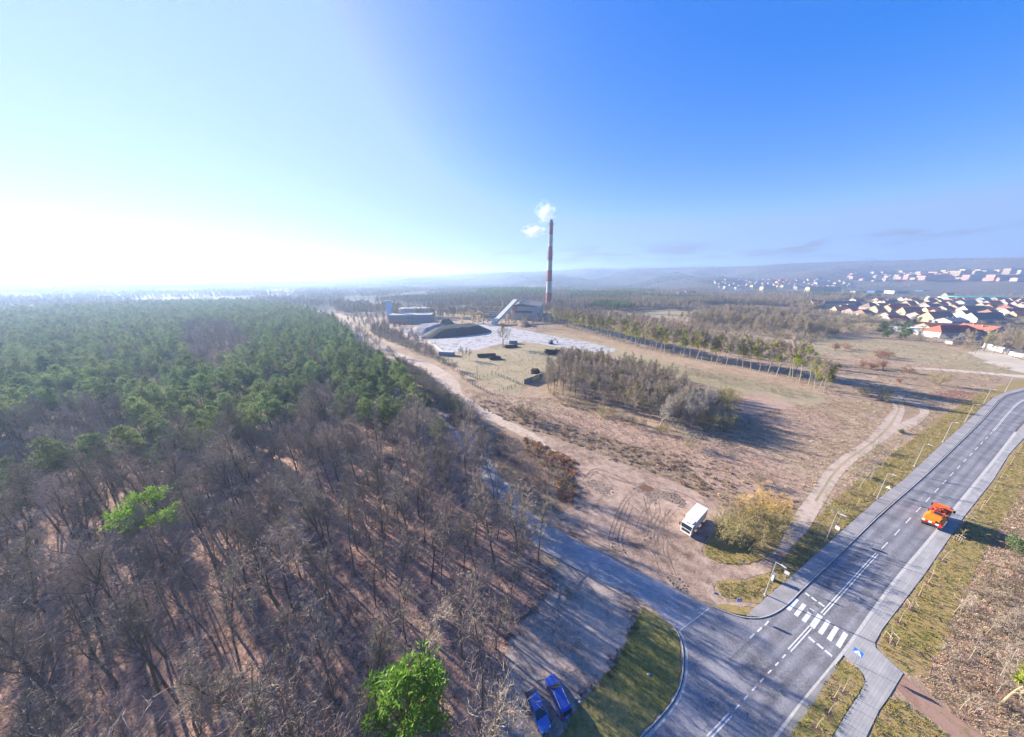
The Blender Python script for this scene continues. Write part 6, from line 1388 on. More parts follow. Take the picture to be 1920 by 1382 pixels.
# gantry cranes over the coal
m_yel = mat('crane_yellow', (.55, .36, .06), .6, var=.15, scale=.5)
for k_, (pa, pb, lab) in enumerate((((866, 604), (896, 604), 'yellow gantry crane left of its twin over the coal'), ((886, 607), (906, 607), 'yellow gantry crane nearer the conveyor'))):
    A = Vector(G(*pa)); B_ = Vector(G(*pb)); t = thing('gantry_crane', lab, 'crane', ((A.x + B_.x) / 2, (A.y + B_.y) / 2, 0), R(-4), 'gantry cranes'); L_ = (B_ - A).length; hh = 12.5
    for s_ in (-1, 1):
        for e in (-1, 1):
            b = MB(); b.bar((s_ * L_ / 2, e * 3.4, 0), (s_ * L_ / 2, e * 2.2, hh), .45, m_yel, 4, .6); b.build('leg', t)
        b = MB(); b.box((s_ * L_ / 2, 0, .5), (1.0, 8, .9), m_yel); b.build('bogie', t)
    for e in (-1.6, 1.6): b = MB(); b.box((0, e, hh + .8), (L_ + 16, .9, 1.7), m_yel); b.build('girder', t)
    b = MB(); b.box((L_ * .15, 0, hh + 2.5), (5, 4.4, 1.8), m_cw); b.build('trolley', t); b = MB(); b.box((-L_ * .3, -2.8, hh - 1.3), (2.4, 2.2, 2.4), m_cw); b.build('cabin', t)
# coal heaps: rugged mounds
def heap(name, px, hgt, material, label, cat, seed, n=60, plateau=.5):
    pts = GP(px); cx = sum(p[0] for p in pts) / len(pts); cy = sum(p[1] for p in pts) / len(pts)
    rnd_ = random.Random(seed); rings = []; m = 64; line = resample(smooth_line(pts, 2, True) + [smooth_line(pts, 2, True)[0]], .1); line = line[::max(1, len(line) // m)][:m]; m = len(line); K = 9
    vs = []; fs = []
    for k_ in range(K + 1):
        u = k_ / K
        for i, p in enumerate(line):
            x = p[0] + (cx - p[0]) * u; y = p[1] + (cy - p[1]) * u; zz = hgt * min(1, u / plateau) ** .95 * (1 - .08 * mnoise.noise(Vector((x * .12, y * .12, seed)))) + mnoise.noise(Vector((x * .4, y * .4, seed))) * hgt * .05 * (u > 0)
            vs.append((x - cx, y - cy, zz if u > 0 else -.05))
    for k_ in range(K):
        for i in range(m): j = (i + 1) % m; fs.append((k_ * m + i, k_ * m + j, (k_ + 1) * m + j, (k_ + 1) * m + i))
    b = MB(); b.add(vs, fs, material); o = b.build(name, None, (cx, cy, 0)); tag(o, label, cat); return o
m_coal = ground_mat('coal', [(.012, .013, .016), (.025, .026, .03), (.045, .045, .05)], s1=.1, s2=.5, s3=3, rough=.75, bump=.8, dist=.3)
m_coald = ground_mat('dusty_coal', [(.10, .10, .105), (.22, .21, .21), (.32, .30, .30)], s1=.06, s2=.4, s3=2, bump=.6, dist=.2)
heap('coal_heap', [(788, 637), (840, 634), (880, 629), (926, 623), (915, 616), (892, 613), (862, 615), (825, 619), (790, 626)], 7.5, m_coal, 'big black coal heap in the pale yard', 'coal heap', 4, plateau=.42)
heap('coal_heap', [(755, 626), (800, 632), (822, 620), (850, 613), (820, 611), (780, 615)], 6.5, m_coald, 'grey dusty coal heap left of the black one', 'coal heap', 5, plateau=.45)
heap('coal_heap', [(815, 611), (850, 609), (852, 604), (825, 605)], 7, m_coal, 'small dark coal heap behind the big one', 'coal heap', 6, plateau=.6)
heap('earth_mound', [(968, 612), (985, 615), (998, 611), (990, 606), (975, 606)], 6, m_bramble, 'grassy earth mound beside the conveyor', 'mound', 7, plateau=.7)
# works buildings at the left with tanks and the blue tower
X, Y = G(768, 606); t = thing('pump_house', 'bluish works building in front of white tanks', 'building', (X, Y + 12, 0), R(6)); b = MB(); b.box((0, 0, 5.5), (58, 24, 11), mat('works_blue', (.17, .20, .25), .85, var=.1, scale=.3)); b.build('wall', t); b = MB(); b.box((0, 0, 11.2), (59, 25, .6), R_GREY); b.build('roof', t); windows(t, 'f', 58, 24, 2, 10, w=2, h=1.6, z0=2.5, dz=4)
for k_, (px, r_) in enumerate((((748, 601), 11), ((764, 600), 12), ((782, 600), 12))):
    X, Y = G(*px); t = thing('storage_tank', ('white storage tank next to the blue tower', 'white storage tank in the middle behind the works building', 'white storage tank at the right behind the works building')[k_], 'tank', (X, Y + 34, 0), 0, 'white tanks'); n = 28
    ring = [(math.cos(i * 6.2832 / n), math.sin(i * 6.2832 / n)) for i in range(n)]; b = MB(); b.prism([(x * r_, y * r_) for x, y in ring], 0, 15, W_WHITE); b.build('shell', t)
    b = MB(); b.loft([[(x * r_ * 1.02, y * r_ * 1.02, 15.02) for x, y in ring], [(x * r_ * .1, y * r_ * .1, 17) for x, y in ring]], W_WHITE); b.build('roof', t)
X, Y = G(727, 602); t = thing('water_tower', 'slim pale blue tower left of the white tanks', 'tower', (X, Y + 10, 0)); b = MB(); b.box((0, 0, 14), (6, 6, 28), mat('tower_blue', (.30, .50, .75), .8, var=.1, scale=.3)); b.build('shaft', t); b = MB(); b.box((0, 0, 28.6), (6.6, 6.6, 1.2), m_conc); b.build('cap', t); b = MB(); b.bar((0, 0, 29.2), (0, 0, 32), .3, m_cd); b.build('mast', t)
# concrete yard wall, container and sheds near the track
line = resample(GP([(798, 640), (815, 650), (832, 663)]), 6)
t = thing('concrete_fence', 'grey concrete panel fence along the lower side of the coal yard', 'fence', (0, 0, 0))
for a, c_ in zip(line[:-1], line[1:]):
    b = MB(); b.box(((a[0] + c_[0]) / 2, (a[1] + c_[1]) / 2, 1.2), (math.dist(a, c_) - .15, .12, 2.4), m_conc, rz=math.atan2(c_[1] - a[1], c_[0] - a[0])); b.build('panel', t)
    b = MB(); b.box((a[0], a[1], 1.3), (.25, .25, 2.6), m_conc); b.build('post', t)
def container(px, L, D, h_, rz, c_, lab):
    X, Y = G(*px); t = thing('site_container', lab, 'container', (X, Y, 0), R(rz)); b = MB(); n = int(L / .4)
    prof = []
    for i in range(n): x = -L / 2 + L * i / n; prof += [(x, -D / 2), (x + L / n * .5, -D / 2), (x + L / n * .5, -D / 2 + .06), (x + L / n, -D / 2 + .06)]
    b.prism(prof + [(L / 2, D / 2), (-L / 2, D / 2)], .1, h_, c_); b.build('body', t); b = MB(); b.box((0, 0, h_ + .04), (L + .1, D + .1, .08), m_conc); b.build('roof', t); b = MB(); b.box((L / 2 + .03, 0, h_ / 2), (.06, D * .8, h_ * .85), c_); b.build('door', t)
container((838, 666), 12, 4, 3, -8, mat('container_grey', (.22, .26, .33), .7, var=.15), 'blue grey container at the corner of the concrete fence')
container((962, 644), 8, 3, 3, 4, mat('container_teal', (.16, .33, .42), .7, var=.15), 'teal container beside the lone bare tree')
# log stacks
def logs(px, L, rows, rz, lab, seed, messy=0.0, c_=(.055, .04, .033)):
    X, Y = G(*px); t = thing('log_stack', lab, 'logs', (X, Y, 0), R(rz)); r_ = random.Random(seed); b = MB(); m = mat('log_bark_%d' % seed, c_, .95, var=.4, scale=3)
    for k_ in range(rows):
        for i in range(rows * 3 - k_ * 2):
            y = (i - (rows * 3 - k_ * 2) / 2) * .75; z = .38 + k_ * .65; dx = r_.gauss(0, .3); a = r_.gauss(0, .04 + messy)
            b.bar((dx - L / 2 * math.cos(a), y - L / 2 * math.sin(a), z), (dx + L / 2 * math.cos(a), y + L / 2 * math.sin(a), z + r_.gauss(0, messy)), r_.uniform(.28, .42), m, 7)
    b.build('logs', t)['kind'] = 'stuff'
logs((912, 668), 14, 3, 14, 'long dark log stack behind the shorter one', 1); logs((928, 673), 8, 3, 12, 'short dark log stack on the grass', 2); logs((958, 651), 11, 3, 16, 'log stack with reddish ends beside the lone tree', 3, c_=(.09, .045, .035)); logs((1040, 662), 16, 4, 8, 'messy black heap of timbers at the end of the coal yard', 4, messy=.25); logs((1003, 698), 5, 3, 5, 'small dark heap of timber behind the graffiti wall', 5, messy=.4); logs((1068, 664), 6, 2, -6, 'low brown timber pile right of the messy heap', 6, messy=.1, c_=(.12, .06, .04))
# excavator
X, Y = G(1033, 645); t = thing('excavator', 'small dark blue excavator standing in the coal yard', 'excavator', (X, Y, 0), R(20)); m_ex = mat('excavator_blue', (.04, .07, .16), .5)
for s_ in (-1, 1): b = MB(); b.loft([[(x, s_ * 1.2 - .3, z) for x, z in ((-2, .1), (2, .1), (2.3, .5), (2, .9), (-2, .9), (-2.3, .5))], [(x, s_ * 1.2 + .3, z) for x, z in ((-2, .1), (2, .1), (2.3, .5), (2, .9), (-2, .9), (-2.3, .5))]], m_cd); b.build('crawler', t)
b = MB(); b.box((-.4, 0, 1.8), (3.6, 2.6, 1.5), m_ex); b.build('body', t); b = MB(); b.box((.6, .6, 3.0), (1.6, 1.2, 1.6), M_GLASS); b.build('cab', t)
b = MB(); b.bar((1.2, -.3, 2.2), (4.2, -.3, 5.2), .3, m_ex, 4); b.bar((4.2, -.3, 5.2), (6.5, -.3, 2.0), .25, m_ex, 4); b.build('boom', t); b = MB(); b.box((6.6, -.3, 1.2), (1.0, 1.2, 1.2), m_cd); b.build('bucket', t)
# cars at the plant
# graffiti wall
A, B_ = Vector(G(982.5, 720.5)), Vector(G(1022, 706)); d = B_ - A; t = thing('graffiti_wall', 'dark concrete wall with big yellow graffiti letters by the thicket', 'wall', (A.x, A.y, 0), math.atan2(d.y, d.x)); L_ = d.length
n = int(L_ / 2.5)
for i in range(n): b = MB(); b.box((L_ * (i + .5) / n, 0, 1.5), (L_ / n - .04, .22, 3.0), mat('wall_concrete_dark', (.20, .21, .22), .9, var=.25, scale=1)); b.build('panel', t)
b = MB(); b.box((L_ / 2, 0, 3.06), (L_, .34, .12), m_conc); b.build('coping', t)
fc = bpy.data.curves.new('graffiti', 'FONT'); fc.body = 'Daiif'; fc.size = 3.3; fc.extrude = .015; fc.offset = .05; fc.materials.append(mat('graffiti_yellow', (.75, .68, .03), .7))
g_ = obj('graffiti', fc, t, (L_ * .36, -.125, .35)); g_.rotation_euler = (R(90), 0, 0)
# steel fences on posts
m_gf = mat('fence_green', (.035, .075, .055), .6); m_wire = mat('fence_wire', (.10, .14, .12), .6)
def fence(px, lab, step=3.0, h_=2.0):
    line = resample(GP(px), step); t = thing('mesh_fence', lab, 'fence', (0, 0, 0))
    bp = MB(); bp.box((0, 0, h_ / 2), (.16, .16, h_ + .2), m_gf); mp = bp.mesh('post')
    for p in line: obj('post', mp, t, (p[0], p[1], 0))
    for a, c_ in zip(line[:-1], line[1:]):
        b = MB()
        for z in (.15, .6, 1.05, 1.5, 1.9): b.bar((a[0], a[1], z), (c_[0], c_[1], z), .018, m_wire, 3)
        for k_ in range(1, 8): x = a[0] + (c_[0] - a[0]) * k_ / 8; y = a[1] + (c_[1] - a[1]) * k_ / 8; b.bar((x, y, .1), (x, y, 1.95), .012, m_wire, 3)
        b.build('wire_panel', t)
fence([(858, 696), (876, 704), (894, 711), (906, 708), (929, 702.5), (945, 709), (972, 720)], 'green post fence along the upper side of the small enclosure')
fence([(877, 717), (898, 729), (920, 740), (934, 736), (955, 729), (980, 721)], 'green post fence along the lower side of the small enclosure')
def pole(px, h_, lab, name='utility_pole'):
    t = thing(name, lab, 'pole', (*G(*px), 0)); b = MB(); b.bar((0, 0, 0), (0, 0, h_), .16, m_bark, 8, .11); b.build('shaft', t); b = MB(); b.box((0, 0, h_ - .5), (1.6, .12, .12), m_bark); b.build('crossarm', t)
pole((895, 712), 9, 'thin dark pole at the corner of the small enclosure'); pole((817, 651), 9, 'thin dark pole by the concrete fence'); pole((842, 683), 7, 'thin dark pole beside the dirt track')
# radio mast far left
q = on_terrain(226, 531, 3000, 8000) or (-3400, 3600, 0)
t = thing('radio_mast', 'faint lattice mast on the left horizon', 'mast', (-4150, 3150, 0)); b = MB()
for s_ in ((1, 0), (-.5, .87), (-.5, -.87)): b.bar((s_[0] * 6, s_[1] * 6, 0), (0, 0, 110), 1.6, m_cd, 4, .6)
for z in range(10, 100, 15): b.box((0, 0, z), (10 - z * .09, 10 - z * .09, .8), m_cd)
b.build('lattice', t)
# steam
st = bpy.data.materials.new('steam'); st.use_nodes = True; N = st.node_tree.nodes; L = st.node_tree.links; N.clear()
o_ = N.new('ShaderNodeOutputMaterial'); v_ = N.new('ShaderNodeVolumePrincipled'); v_.inputs['Color'].default_value = (.97, .97, .98, 1); v_.inputs['Density Attribute'].default_value = ''; v_.inputs['Anisotropy'].default_value = .2
tc = N.new('ShaderNodeTexCoord'); no = N.new('ShaderNodeTexNoise'); no.inputs['Scale'].default_value = 2.4; no.inputs['Detail'].default_value = 5; no.inputs['Distortion'].default_value = .6; L.new(tc.outputs['Object'], no.inputs['Vector'])
ln = N.new('ShaderNodeVectorMath'); ln.operation = 'LENGTH'; L.new(tc.outputs['Object'], ln.inputs[0])
m1 = N.new('ShaderNodeMapRange'); m1.inputs[1].default_value = 1.0; m1.inputs[2].default_value = .15; L.new(ln.outputs['Value'], m1.inputs[0])
m2 = N.new('ShaderNodeMath'); m2.operation = 'MULTIPLY_ADD'; m2.inputs[1].default_value = 2.6; m2.inputs[2].default_value = -1.35; L.new(no.outputs['Fac'], m2.inputs[0])
m3 = N.new('ShaderNodeMath'); m3.operation = 'ADD'; L.new(m1.outputs[0], m3.inputs[0]); L.new(m2.outputs[0], m3.inputs[1])
m4 = N.new('ShaderNodeMath'); m4.operation = 'SUBTRACT'; m4.inputs[1].default_value = .28; m4.use_clamp = True; L.new(m3.outputs[0], m4.inputs[0])
m5 = N.new('ShaderNodeMath'); m5.operation = 'MULTIPLY'; m5.inputs[1].default_value = .055; L.new(m4.outputs[0], m5.inputs[0]); L.new(m5.outputs[0], v_.inputs['Density']); L.new(v_.outputs[0], o_.inputs['Volume'])
def puff(px, py, w, h_, lab):
    b_ = (691 - py) / FPX; Y = CHY + 10; a = (px - 960) / FPX; f_ = CP + b_ * SP; t_ = Y / f_
    bm = bmesh.new(); bmesh.ops.create_icosphere(bm, subdivisions=3, radius=1.0); me = bpy.data.meshes.new('steam_puff'); bm.to_mesh(me); bm.free(); me.materials.append(st)
    o = obj('steam_puff', me, None, (a * t_, Y, CAM_H + (b_ * CP - SP) * t_)); o.scale = (w / 2, w / 2, h_ / 2); tag(o, lab, 'steam', kind='stuff')
puff(1031, 408, 16, 20, 'wisp of steam leaving the chimney mouth'); puff(1022, 398, 52, 50, 'white steam puff above the chimney mouth'); puff(1000, 433, 62, 30, 'thin white steam drifting left of the chimney top')
# ------------------------------------------------------------------ street furniture
m_galv = mat('galvanised_steel', (.36, .37, .38), .5, metal=.5, var=.1, scale=2); m_back = mat('sign_back', (.45, .46, .47), .5, metal=.4); m_lampw = mat('lamp_head_white', (.34, .35, .36), .4)
m_sblue = mat('sign_blue', (.02, .12, .52), .45); m_swhite = mat('sign_white', (.6, .6, .6), .5); m_sblack = mat('sign_black', (.02, .02, .02), .5); m_sred = mat('sign_red', (.6, .02, .02), .5)
RD = Vector((math.cos(ROAD_ANG), math.sin(ROAD_ANG))); RN = Vector((RD.y, -RD.x))      # along the road, and from the lamps towards the road
def lamp_mesh():
    b = MB(); b.bar((0, 0, 0), (0, 0, 8.3), .10, m_galv, 10, .055); b.bar((0, 0, 0), (0, 0, .9), .135, m_galv, 10); p = b.mesh('pole')
    b = MB(); b.bar((0, 0, 8.25), (.9, 0, 8.45), .045, m_galv, 6); br = b.mesh('bracket')
    b = MB(); b.loft([[(x, y * w, 8.4 + z) for y, z in ((-1, .0), (1, .0), (.8, .14), (-.8, .14))] for x, w in ((.65, .09), (.85, .15), (1.35, .15), (1.5, .08))], m_lampw); hd = b.mesh('lamp_head')
    b = MB(); b.box((1.1, 0, 8.385), (.5, .22, .03), M_GLASS); gl = b.mesh('lens')
    b = MB(); b.box((0, 0, .06), (.45, .45, .16), m_conc); ft = b.mesh('footing')
    return p, br, hd, gl, ft
LP = lamp_mesh()
ORD = ('first', 'second', 'third', 'fourth', 'fifth', 'sixth', 'seventh', 'eighth')
for i, px in enumerate(((1434, 1116), (1547.6, 1016.5), (1644, 935.5), (1714, 874.5), (1767.5, 829), (1809, 792), (1843, 760), (1885, 734))):
    t = thing('street_lamp', 'slim steel street lamp, the %s along the pavement counting from the crossing' % ORD[i], 'street lamp', (*G(*px), .04), math.atan2(RN.y, RN.x), 'street lamps of the main road')
    obj('pole', LP[0], t); obj('bracket', LP[1], t); h = obj('lamp_head', LP[2], t); obj('lens', LP[3], h); obj('footing', LP[4], t)
def sign_post(px, lab, kind_, face, h_=2.9, size=.85):
    t = thing('road_sign', lab, 'road sign', (*G(*px), .05), face); b = MB(); b.bar((0, 0, 0), (0, 0, h_ + .1), .035, m_galv, 8); b.build('post', t)
    z = h_ - size * .45; b = MB(); y = -.06
    if kind_ in ('cross', 'back'):
        b.box((0, y, z), (size, .03, size), m_sblue if kind_ == 'cross' else m_back); p = b.build('panel', t)
        if kind_ == 'cross':
            s = size * .43; b = MB(); b.prism([(-s, -s * .85), (s, -s * .85), (0, s)], 0, .012, m_swhite); w = b.build('triangle', p, (0, y - .017, z)); w.rotation_euler = (R(90), 0, 0)
            b = MB(); q = size * .1
            for c_, d_, a in (((0, .9), (.7, .7), 0), ((0, -.1), (.6, 1.6), .1), ((.5, -1.5), (.35, 1.6), .5), ((-.5, -1.5), (.35, 1.6), -.5), ((.6, .1), (.3, 1.2), .7), ((-.6, .1), (.3, 1.2), -.7)):
                b.box((c_[0] * q, y - .034, z - .1 * size + c_[1] * q), (d_[0] * q, .008, d_[1] * q), m_sblack, M=Matrix.Rotation(a, 3, 'Y'))
            b.build('pedestrian', p)
        else: b = MB(); b.box((0, y - .02, z), (size * .8, .008, size * .8), m_swhite); b.build('face', p)
    elif kind_ == 'tri':
        s = size * .55; pr = MB(); pr.prism([(-s, -s * .8), (s, -s * .8), (0, s)], -.015, .015, m_back); p = pr.build('panel', t, (0, y, z)); p.rotation_euler = (R(90), 0, 0)
        pr = MB(); pr.prism([(-s * .7, -s * .6), (s * .7, -s * .6), (0, s * .62)], 0, .01, m_swhite); pr.build('face', p, (0, 0, .016))
    b = MB()
    for dz in (-.2, .2): b.box((0, -.02, z + dz), (.14, .08, .05), m_galv)
    b.build('clamp', t)
BACK = math.atan2(RD.y, RD.x) - R(90)       # panel's -y looks back down the road
sign_post((1599, 1243), 'blue pedestrian crossing sign on the grass island by the crossing', 'cross', BACK + R(180) * 0 + 0.0, size=1.0)
sign_post((1381, 1142), 'blue sign standing edge on at the junction corner', 'cross', BACK + R(62), h_=2.6, size=.8)
sign_post((1469, 1092), 'white faced road sign on the pavement edge above the crossing', 'back', BACK + R(15), size=.8)
sign_post((1564, 1006), 'white square road sign beside the second street lamp', 'back', BACK - R(20), size=.85)
sign_post((1661, 925), 'small white triangular road sign beside the third street lamp', 'tri', BACK, h_=2.5, size=1.0)
t = thing('utility_cabinet', 'grey utility cabinet behind the first street lamp', 'cabinet', (*G(1448, 1087), .04), ROAD_ANG); b = MB(); b.box((0, 0, .75), (.75, .4, 1.3), mat('cabinet_grey', (.55, .55, .52), .6, var=.1)); b.build('body', t); b = MB(); b.box((0, 0, .05), (.85, .5, .16), m_conc); b.build('plinth', t); b = MB(); b.box((0, 0, 1.44), (.83, .48, .07), m_galv); b.build('roof', t); b = MB(); b.box((0, -.215, .78), (.62, .025, 1.1), mat('cabinet_door', (.48, .48, .46), .6)); b.build('door', t)
# litter in the scrub and the yard
for px, s_, c_, lab in (((1143, 862), .55, (.03, .06, .25), 'blue rubbish bag at the upper edge of the yard'), ((1340, 1112), .5, (.10, .16, .20), 'dark board lying on the pale rubble by the junction'), ((1392, 1052), .35, (.04, .18, .55), 'bright blue scrap on the willow bed'), ((1038, 905), .4, (.6, .62, .66), 'white scrap on the fern bank'), ((1048, 915), .35, (.65, .66, .7), 'white scrap lower on the fern bank'), ((1087, 1317), .3, (.5, .55, .65), 'pale stone beside the estate car'), ((1217, 1265), .45, (.30, .30, .28), 'grey stone on the crescent lawn')):
    bm = bmesh.new(); bmesh.ops.create_icosphere(bm, subdivisions=2, radius=.5)
    for v in bm.verts: v.co *= .75 + .5 * abs(mnoise.noise(v.co * 2.3 + Vector((px[0], px[1], 0)))); v.co.z = max(-.1, v.co.z * .55)
    me = bpy.data.meshes.new('scrap'); bm.to_mesh(me); bm.free(); me.materials.append(mat('scrap_%d' % px[0], c_, .5)); o = obj('litter', me, None, (*G(*px), .1)); o.scale = (s_ * 1.6, s_, s_); tag(o, lab, 'litter')

# ------------------------------------------------------------------ young trees on stakes
m_wrap = mat('trunk_wrap', (.40, .34, .25), .9, var=.2, scale=3); m_stake = mat('stake_wood', (.33, .27, .20), .9, var=.2, scale=3); m_soil = mat('mulch', (.12, .07, .055), .95, var=.3, scale=4, bump=.5)
YT = []
for i in range(3):
    g = bare_tree(700 + i, 3.9, .04, crown_at=.5, spread=32, limbs=6, l1=.2, l2n=3, l3n=2, l4n=1, bark=m_wrap, twig=(m_twig_tan, m_twig_olive, m_twig_gold)[i], width=.03)
    YT.append((g.wood.mesh('trunk'), g.tw.mesh('crown')))
b = MB(); n = 12; b.prism([(math.cos(i * 6.2832 / n) * (.55 + .12 * math.sin(i * 2.3)), math.sin(i * 6.2832 / n) * (.55 + .12 * math.cos(i * 1.7))) for i in range(n)], 0, .07, m_soil); SOIL = b.mesh('soil_ring')
b = MB(); b.bar((0, 0, 0), (0, 0, 1.5), .04, m_stake, 6); STAKE = b.mesh('stake'); b = MB(); b.box((0, 0, 0), (1.05, .06, .08), m_stake); RAIL = b.mesh('rail')
def young(px, group, label, staked, s=1.0):
    t = thing('staked_sapling' if staked else 'sapling', label, 'young tree', (*G(*px), .05), TREE_RND.uniform(0, 6), group); v = YT[TREE_RND.randrange(3)]
    t.scale = (s, s, s); obj('trunk', v[0], t); obj('crown', v[1], t); obj('soil_ring', SOIL, t, (0, 0, -.02))
    if staked:
        for x, y in ((-.5, -.5), (.5, -.5), (.5, .5), (-.5, .5)): obj('stake', STAKE, t, (x, y, 0))
        for p, a in (((0, -.5, 1.42), 0), ((0, .5, 1.42), 0), ((-.5, 0, 1.42), math.pi / 2), ((.5, 0, 1.42), math.pi / 2)): obj('rail', RAIL, t, p, a)
for px, st_ in (((1796, 1015), 1), ((1766, 1051), 0), ((1748, 1078), 0), ((1817, 981), 1), ((1837, 958), 0), ((1848, 945), 0), ((1862, 921), 0), ((1876, 897), 0), ((1893, 872), 0), ((1908, 850), 0), ((1740, 1094), 0), ((1722, 1118), 0), ((1706, 1141), 1), ((1686, 1167), 0), ((1668, 1202), 1)):
    young(px, 'staked saplings of the right hand verge' if st_ else 'wrapped saplings of the right hand verge', 'pale wrapped sapling inside a square stake frame on the right hand verge' if st_ else 'pale wrapped sapling in the straight row on the right hand verge', st_)
for px in ((1533, 1013), (1552, 998), (1570, 982), (1589, 966), (1605, 951), (1623, 939), (1637, 930), (1672, 895), (1688, 880), (1702, 868), (1740, 835), (1756, 822), (1790, 790), (1822, 762)):
    young(px, 'saplings between the street lamps', 'thin sapling in a mulch ring between the street lamps', 0, .85)
for px in ((1579, 1297), (1563, 1309), (1553, 1338), (1530, 1366)):
    young(px, 'saplings of the grass island', 'young tree with yellowish twigs on the grass island', 0, .9)

# ------------------------------------------------------------------ vehicles
m_tyre = mat('tyre_rubber', (.018, .018, .018), .85); m_rim = mat('wheel_rim', (.50, .50, .52), .35, metal=.7); m_glass = mat('car_glass', (.02, .03, .04), .06, spec=.7); m_black = mat('black_plastic', (.025, .025, .027), .6)
m_red = mat('tail_lamp', (.55, .01, .01), .3); m_lampg = mat('head_lamp', (.62, .66, .70), .15, spec=.6); m_plate = mat('number_plate', (.75, .75, .75), .5); m_silver = mat('silver_rail', (.65, .66, .68), .3, metal=.7)
def paint(name, c_, rough=.28):
    if name in MATS: return MATS[name]
    m = mat(name, c_, rough, metal=.1, spec=.5); m.node_tree.nodes['Principled BSDF'].inputs['Coat Weight'].default_value = .6; m.node_tree.nodes['Principled BSDF'].inputs['Coat Roughness'].default_value = .08; return m
def wheel(parent, x, y, r, w, side):
    n = 18; ring = [(math.cos(i * 6.2832 / n), math.sin(i * 6.2832 / n)) for i in range(n)]
    b = MB(); b.loft([[(a * r * k, yy, c_ * r * k) for a, c_ in ring] for yy, k in ((-w / 2, .9), (-w / 2 + .03, 1), (w / 2 - .03, 1), (w / 2, .9))], m_tyre); t = b.build('wheel', parent, (x, y, r))
    b = MB(); b.loft([[(a * r * .62, side * (w / 2 + .003), c_ * r * .62) for a, c_ in ring], [(a * r * .5, side * (w / 2 + .018), c_ * r * .5) for a, c_ in ring]], m_rim); b.build('rim', t)
def car(loc, rz, L, W, H, pm, label, name='parked_car', estate=True, rails=False, roofm=None, group=None):
    t = thing(name, label, 'car', loc, rz, group); w = W / 2; zb = .22; belt = H * .60
    def ring(x, ww, zt, z0=zb): return [(x, -ww * .9, z0), (x, -ww, z0 + .16), (x, -ww, zt - .16), (x, -ww * .95, zt - .03), (x, -ww * .8, zt), (x, ww * .8, zt), (x, ww * .95, zt - .03), (x, ww, zt - .16), (x, ww, z0 + .16), (x, ww * .9, z0)]
    st_ = [(-.5, .80, .78, .38), (-.485, .90, .90, .25), (-.42, .97, .97, zb), (-.2, 1, .98, zb), (.1, 1, .97, zb), (.24, .99, .95, zb), (.36, .96, .86, zb), (.45, .9, .76, zb), (.485, .8, .66, .25), (.5, .68, .55, .34)]
    b = MB(); b.loft([ring(x * L, w * k, belt * z, z0) for x, k, z, z0 in st_], pm); body = b.build('body', t, smooth=False)
    # glasshouse
    if estate: gs = [(-.485, .90, .0), (-.455, .86, .72), (-.40, .80, 1), (-.05, .79, 1.0), (.06, .80, .93), (.235, .90, .0)]
    else: gs = [(-.47, .9, .0), (-.36, .82, .72), (-.26, .78, .98), (-.05, .78, 1.0), (.06, .8, .92), (.235, .9, .0)]
    hb = belt * .955; hg = H - hb
    b = MB(); b.loft([[(x * L, -w * .92, hb - .02), (x * L, -w * (.92 - (.92 - k + .06) * z), hb + hg * z * .93), (x * L, -w * k * .8, hb + hg * z - .02), (x * L, w * k * .8, hb + hg * z - .02), (x * L, w * (.92 - (.92 - k + .06) * z), hb + hg * z * .93), (x * L, w * .92, hb - .02)] for x, k, z in gs], m_glass); b.build('window_glass', t)
    xs = (-.455, -.40, -.05, .06) if estate else (-.30, -.26, -.05, .06); zz = {-.455: .80, -.40: 1.0, -.05: 1.005, .06: .95, -.30: .93, -.26: .99}
    b = MB(); b.loft([[(x * L, -w * .80, hb + hg * zz[x] - .045), (x * L, -w * .68, hb + hg * zz[x] + .012), (x * L, w * .68, hb + hg * zz[x] + .012), (x * L, w * .80, hb + hg * zz[x] - .045)] for x in xs], roofm or pm); b.build('roof', t)
    for s_ in (-1, 1):
        for x0, x1, z1 in (((.235 if True else 0), .06, .93), (-.12, -.12, 1.0), (-.30 if estate else -.26, -.32 if estate else -.28, .98)):
            b = MB(); b.bar((x0 * L, s_ * w * .925, hb), (x1 * L, s_ * w * .79, hb + hg * z1 * .95), .035, pm, 5); b.build('pillar', t)
        b = MB(); b.box((.19 * L, s_ * (w + .09), hb + .03), (.12, .2, .14), pm); b.build('mirror', t)
        b = MB(); b.box((-.10 * L, s_ * (w + .008), hb - .16), (.18, .02, .035), m_black); b.build('door_handle', t)
        for x in (-.30, .31): wheel(t, x * L, s_ * (w - .08), .32, .21, s_)
        b = MB(); b.loft([[(.455 * L, s_ * w * .55, .58), (.455 * L, s_ * w * .86, .56), (.455 * L, s_ * w * .86, .70), (.455 * L, s_ * w * .55, .72)], [(.495 * L, s_ * w * .50, .50), (.478 * L, s_ * w * .80, .50), (.475 * L, s_ * w * .80, .64), (.492 * L, s_ * w * .50, .62)]], m_lampg); b.build('headlight', t)
        b = MB(); top = .80 if estate else .62; b.box((-.487 * L, s_ * w * .80, H * (top - .1)), (.10, .17, H * (.30 if estate else .14)), m_red); b.build('tail_light', t)
        if rails: b = MB(); b.bar((-.38 * L, s_ * w * .70, H + .05), (.0, s_ * w * .70, H + .05), .045, m_silver, 6); b.build('roof_rail', t)
    b = MB(); b.box((.497 * L, 0, .45), (.03, W * .5, .12), m_black); b.build('grille', t)
    for x in (.503, -.505): b = MB(); b.box((x * L, 0, .42 if x > 0 else .62), (.02, .5, .11), m_plate); b.build('number_plate', t)
    return t
def place(pa, pb, z=.8):
    A, B_ = Vector(G(*pa, z)), Vector(G(*pb, z)); c_ = (A + B_) / 2; d_ = A - B_; return (c_.x, c_.y, .035), math.atan2(d_.y, d_.x), d_.length
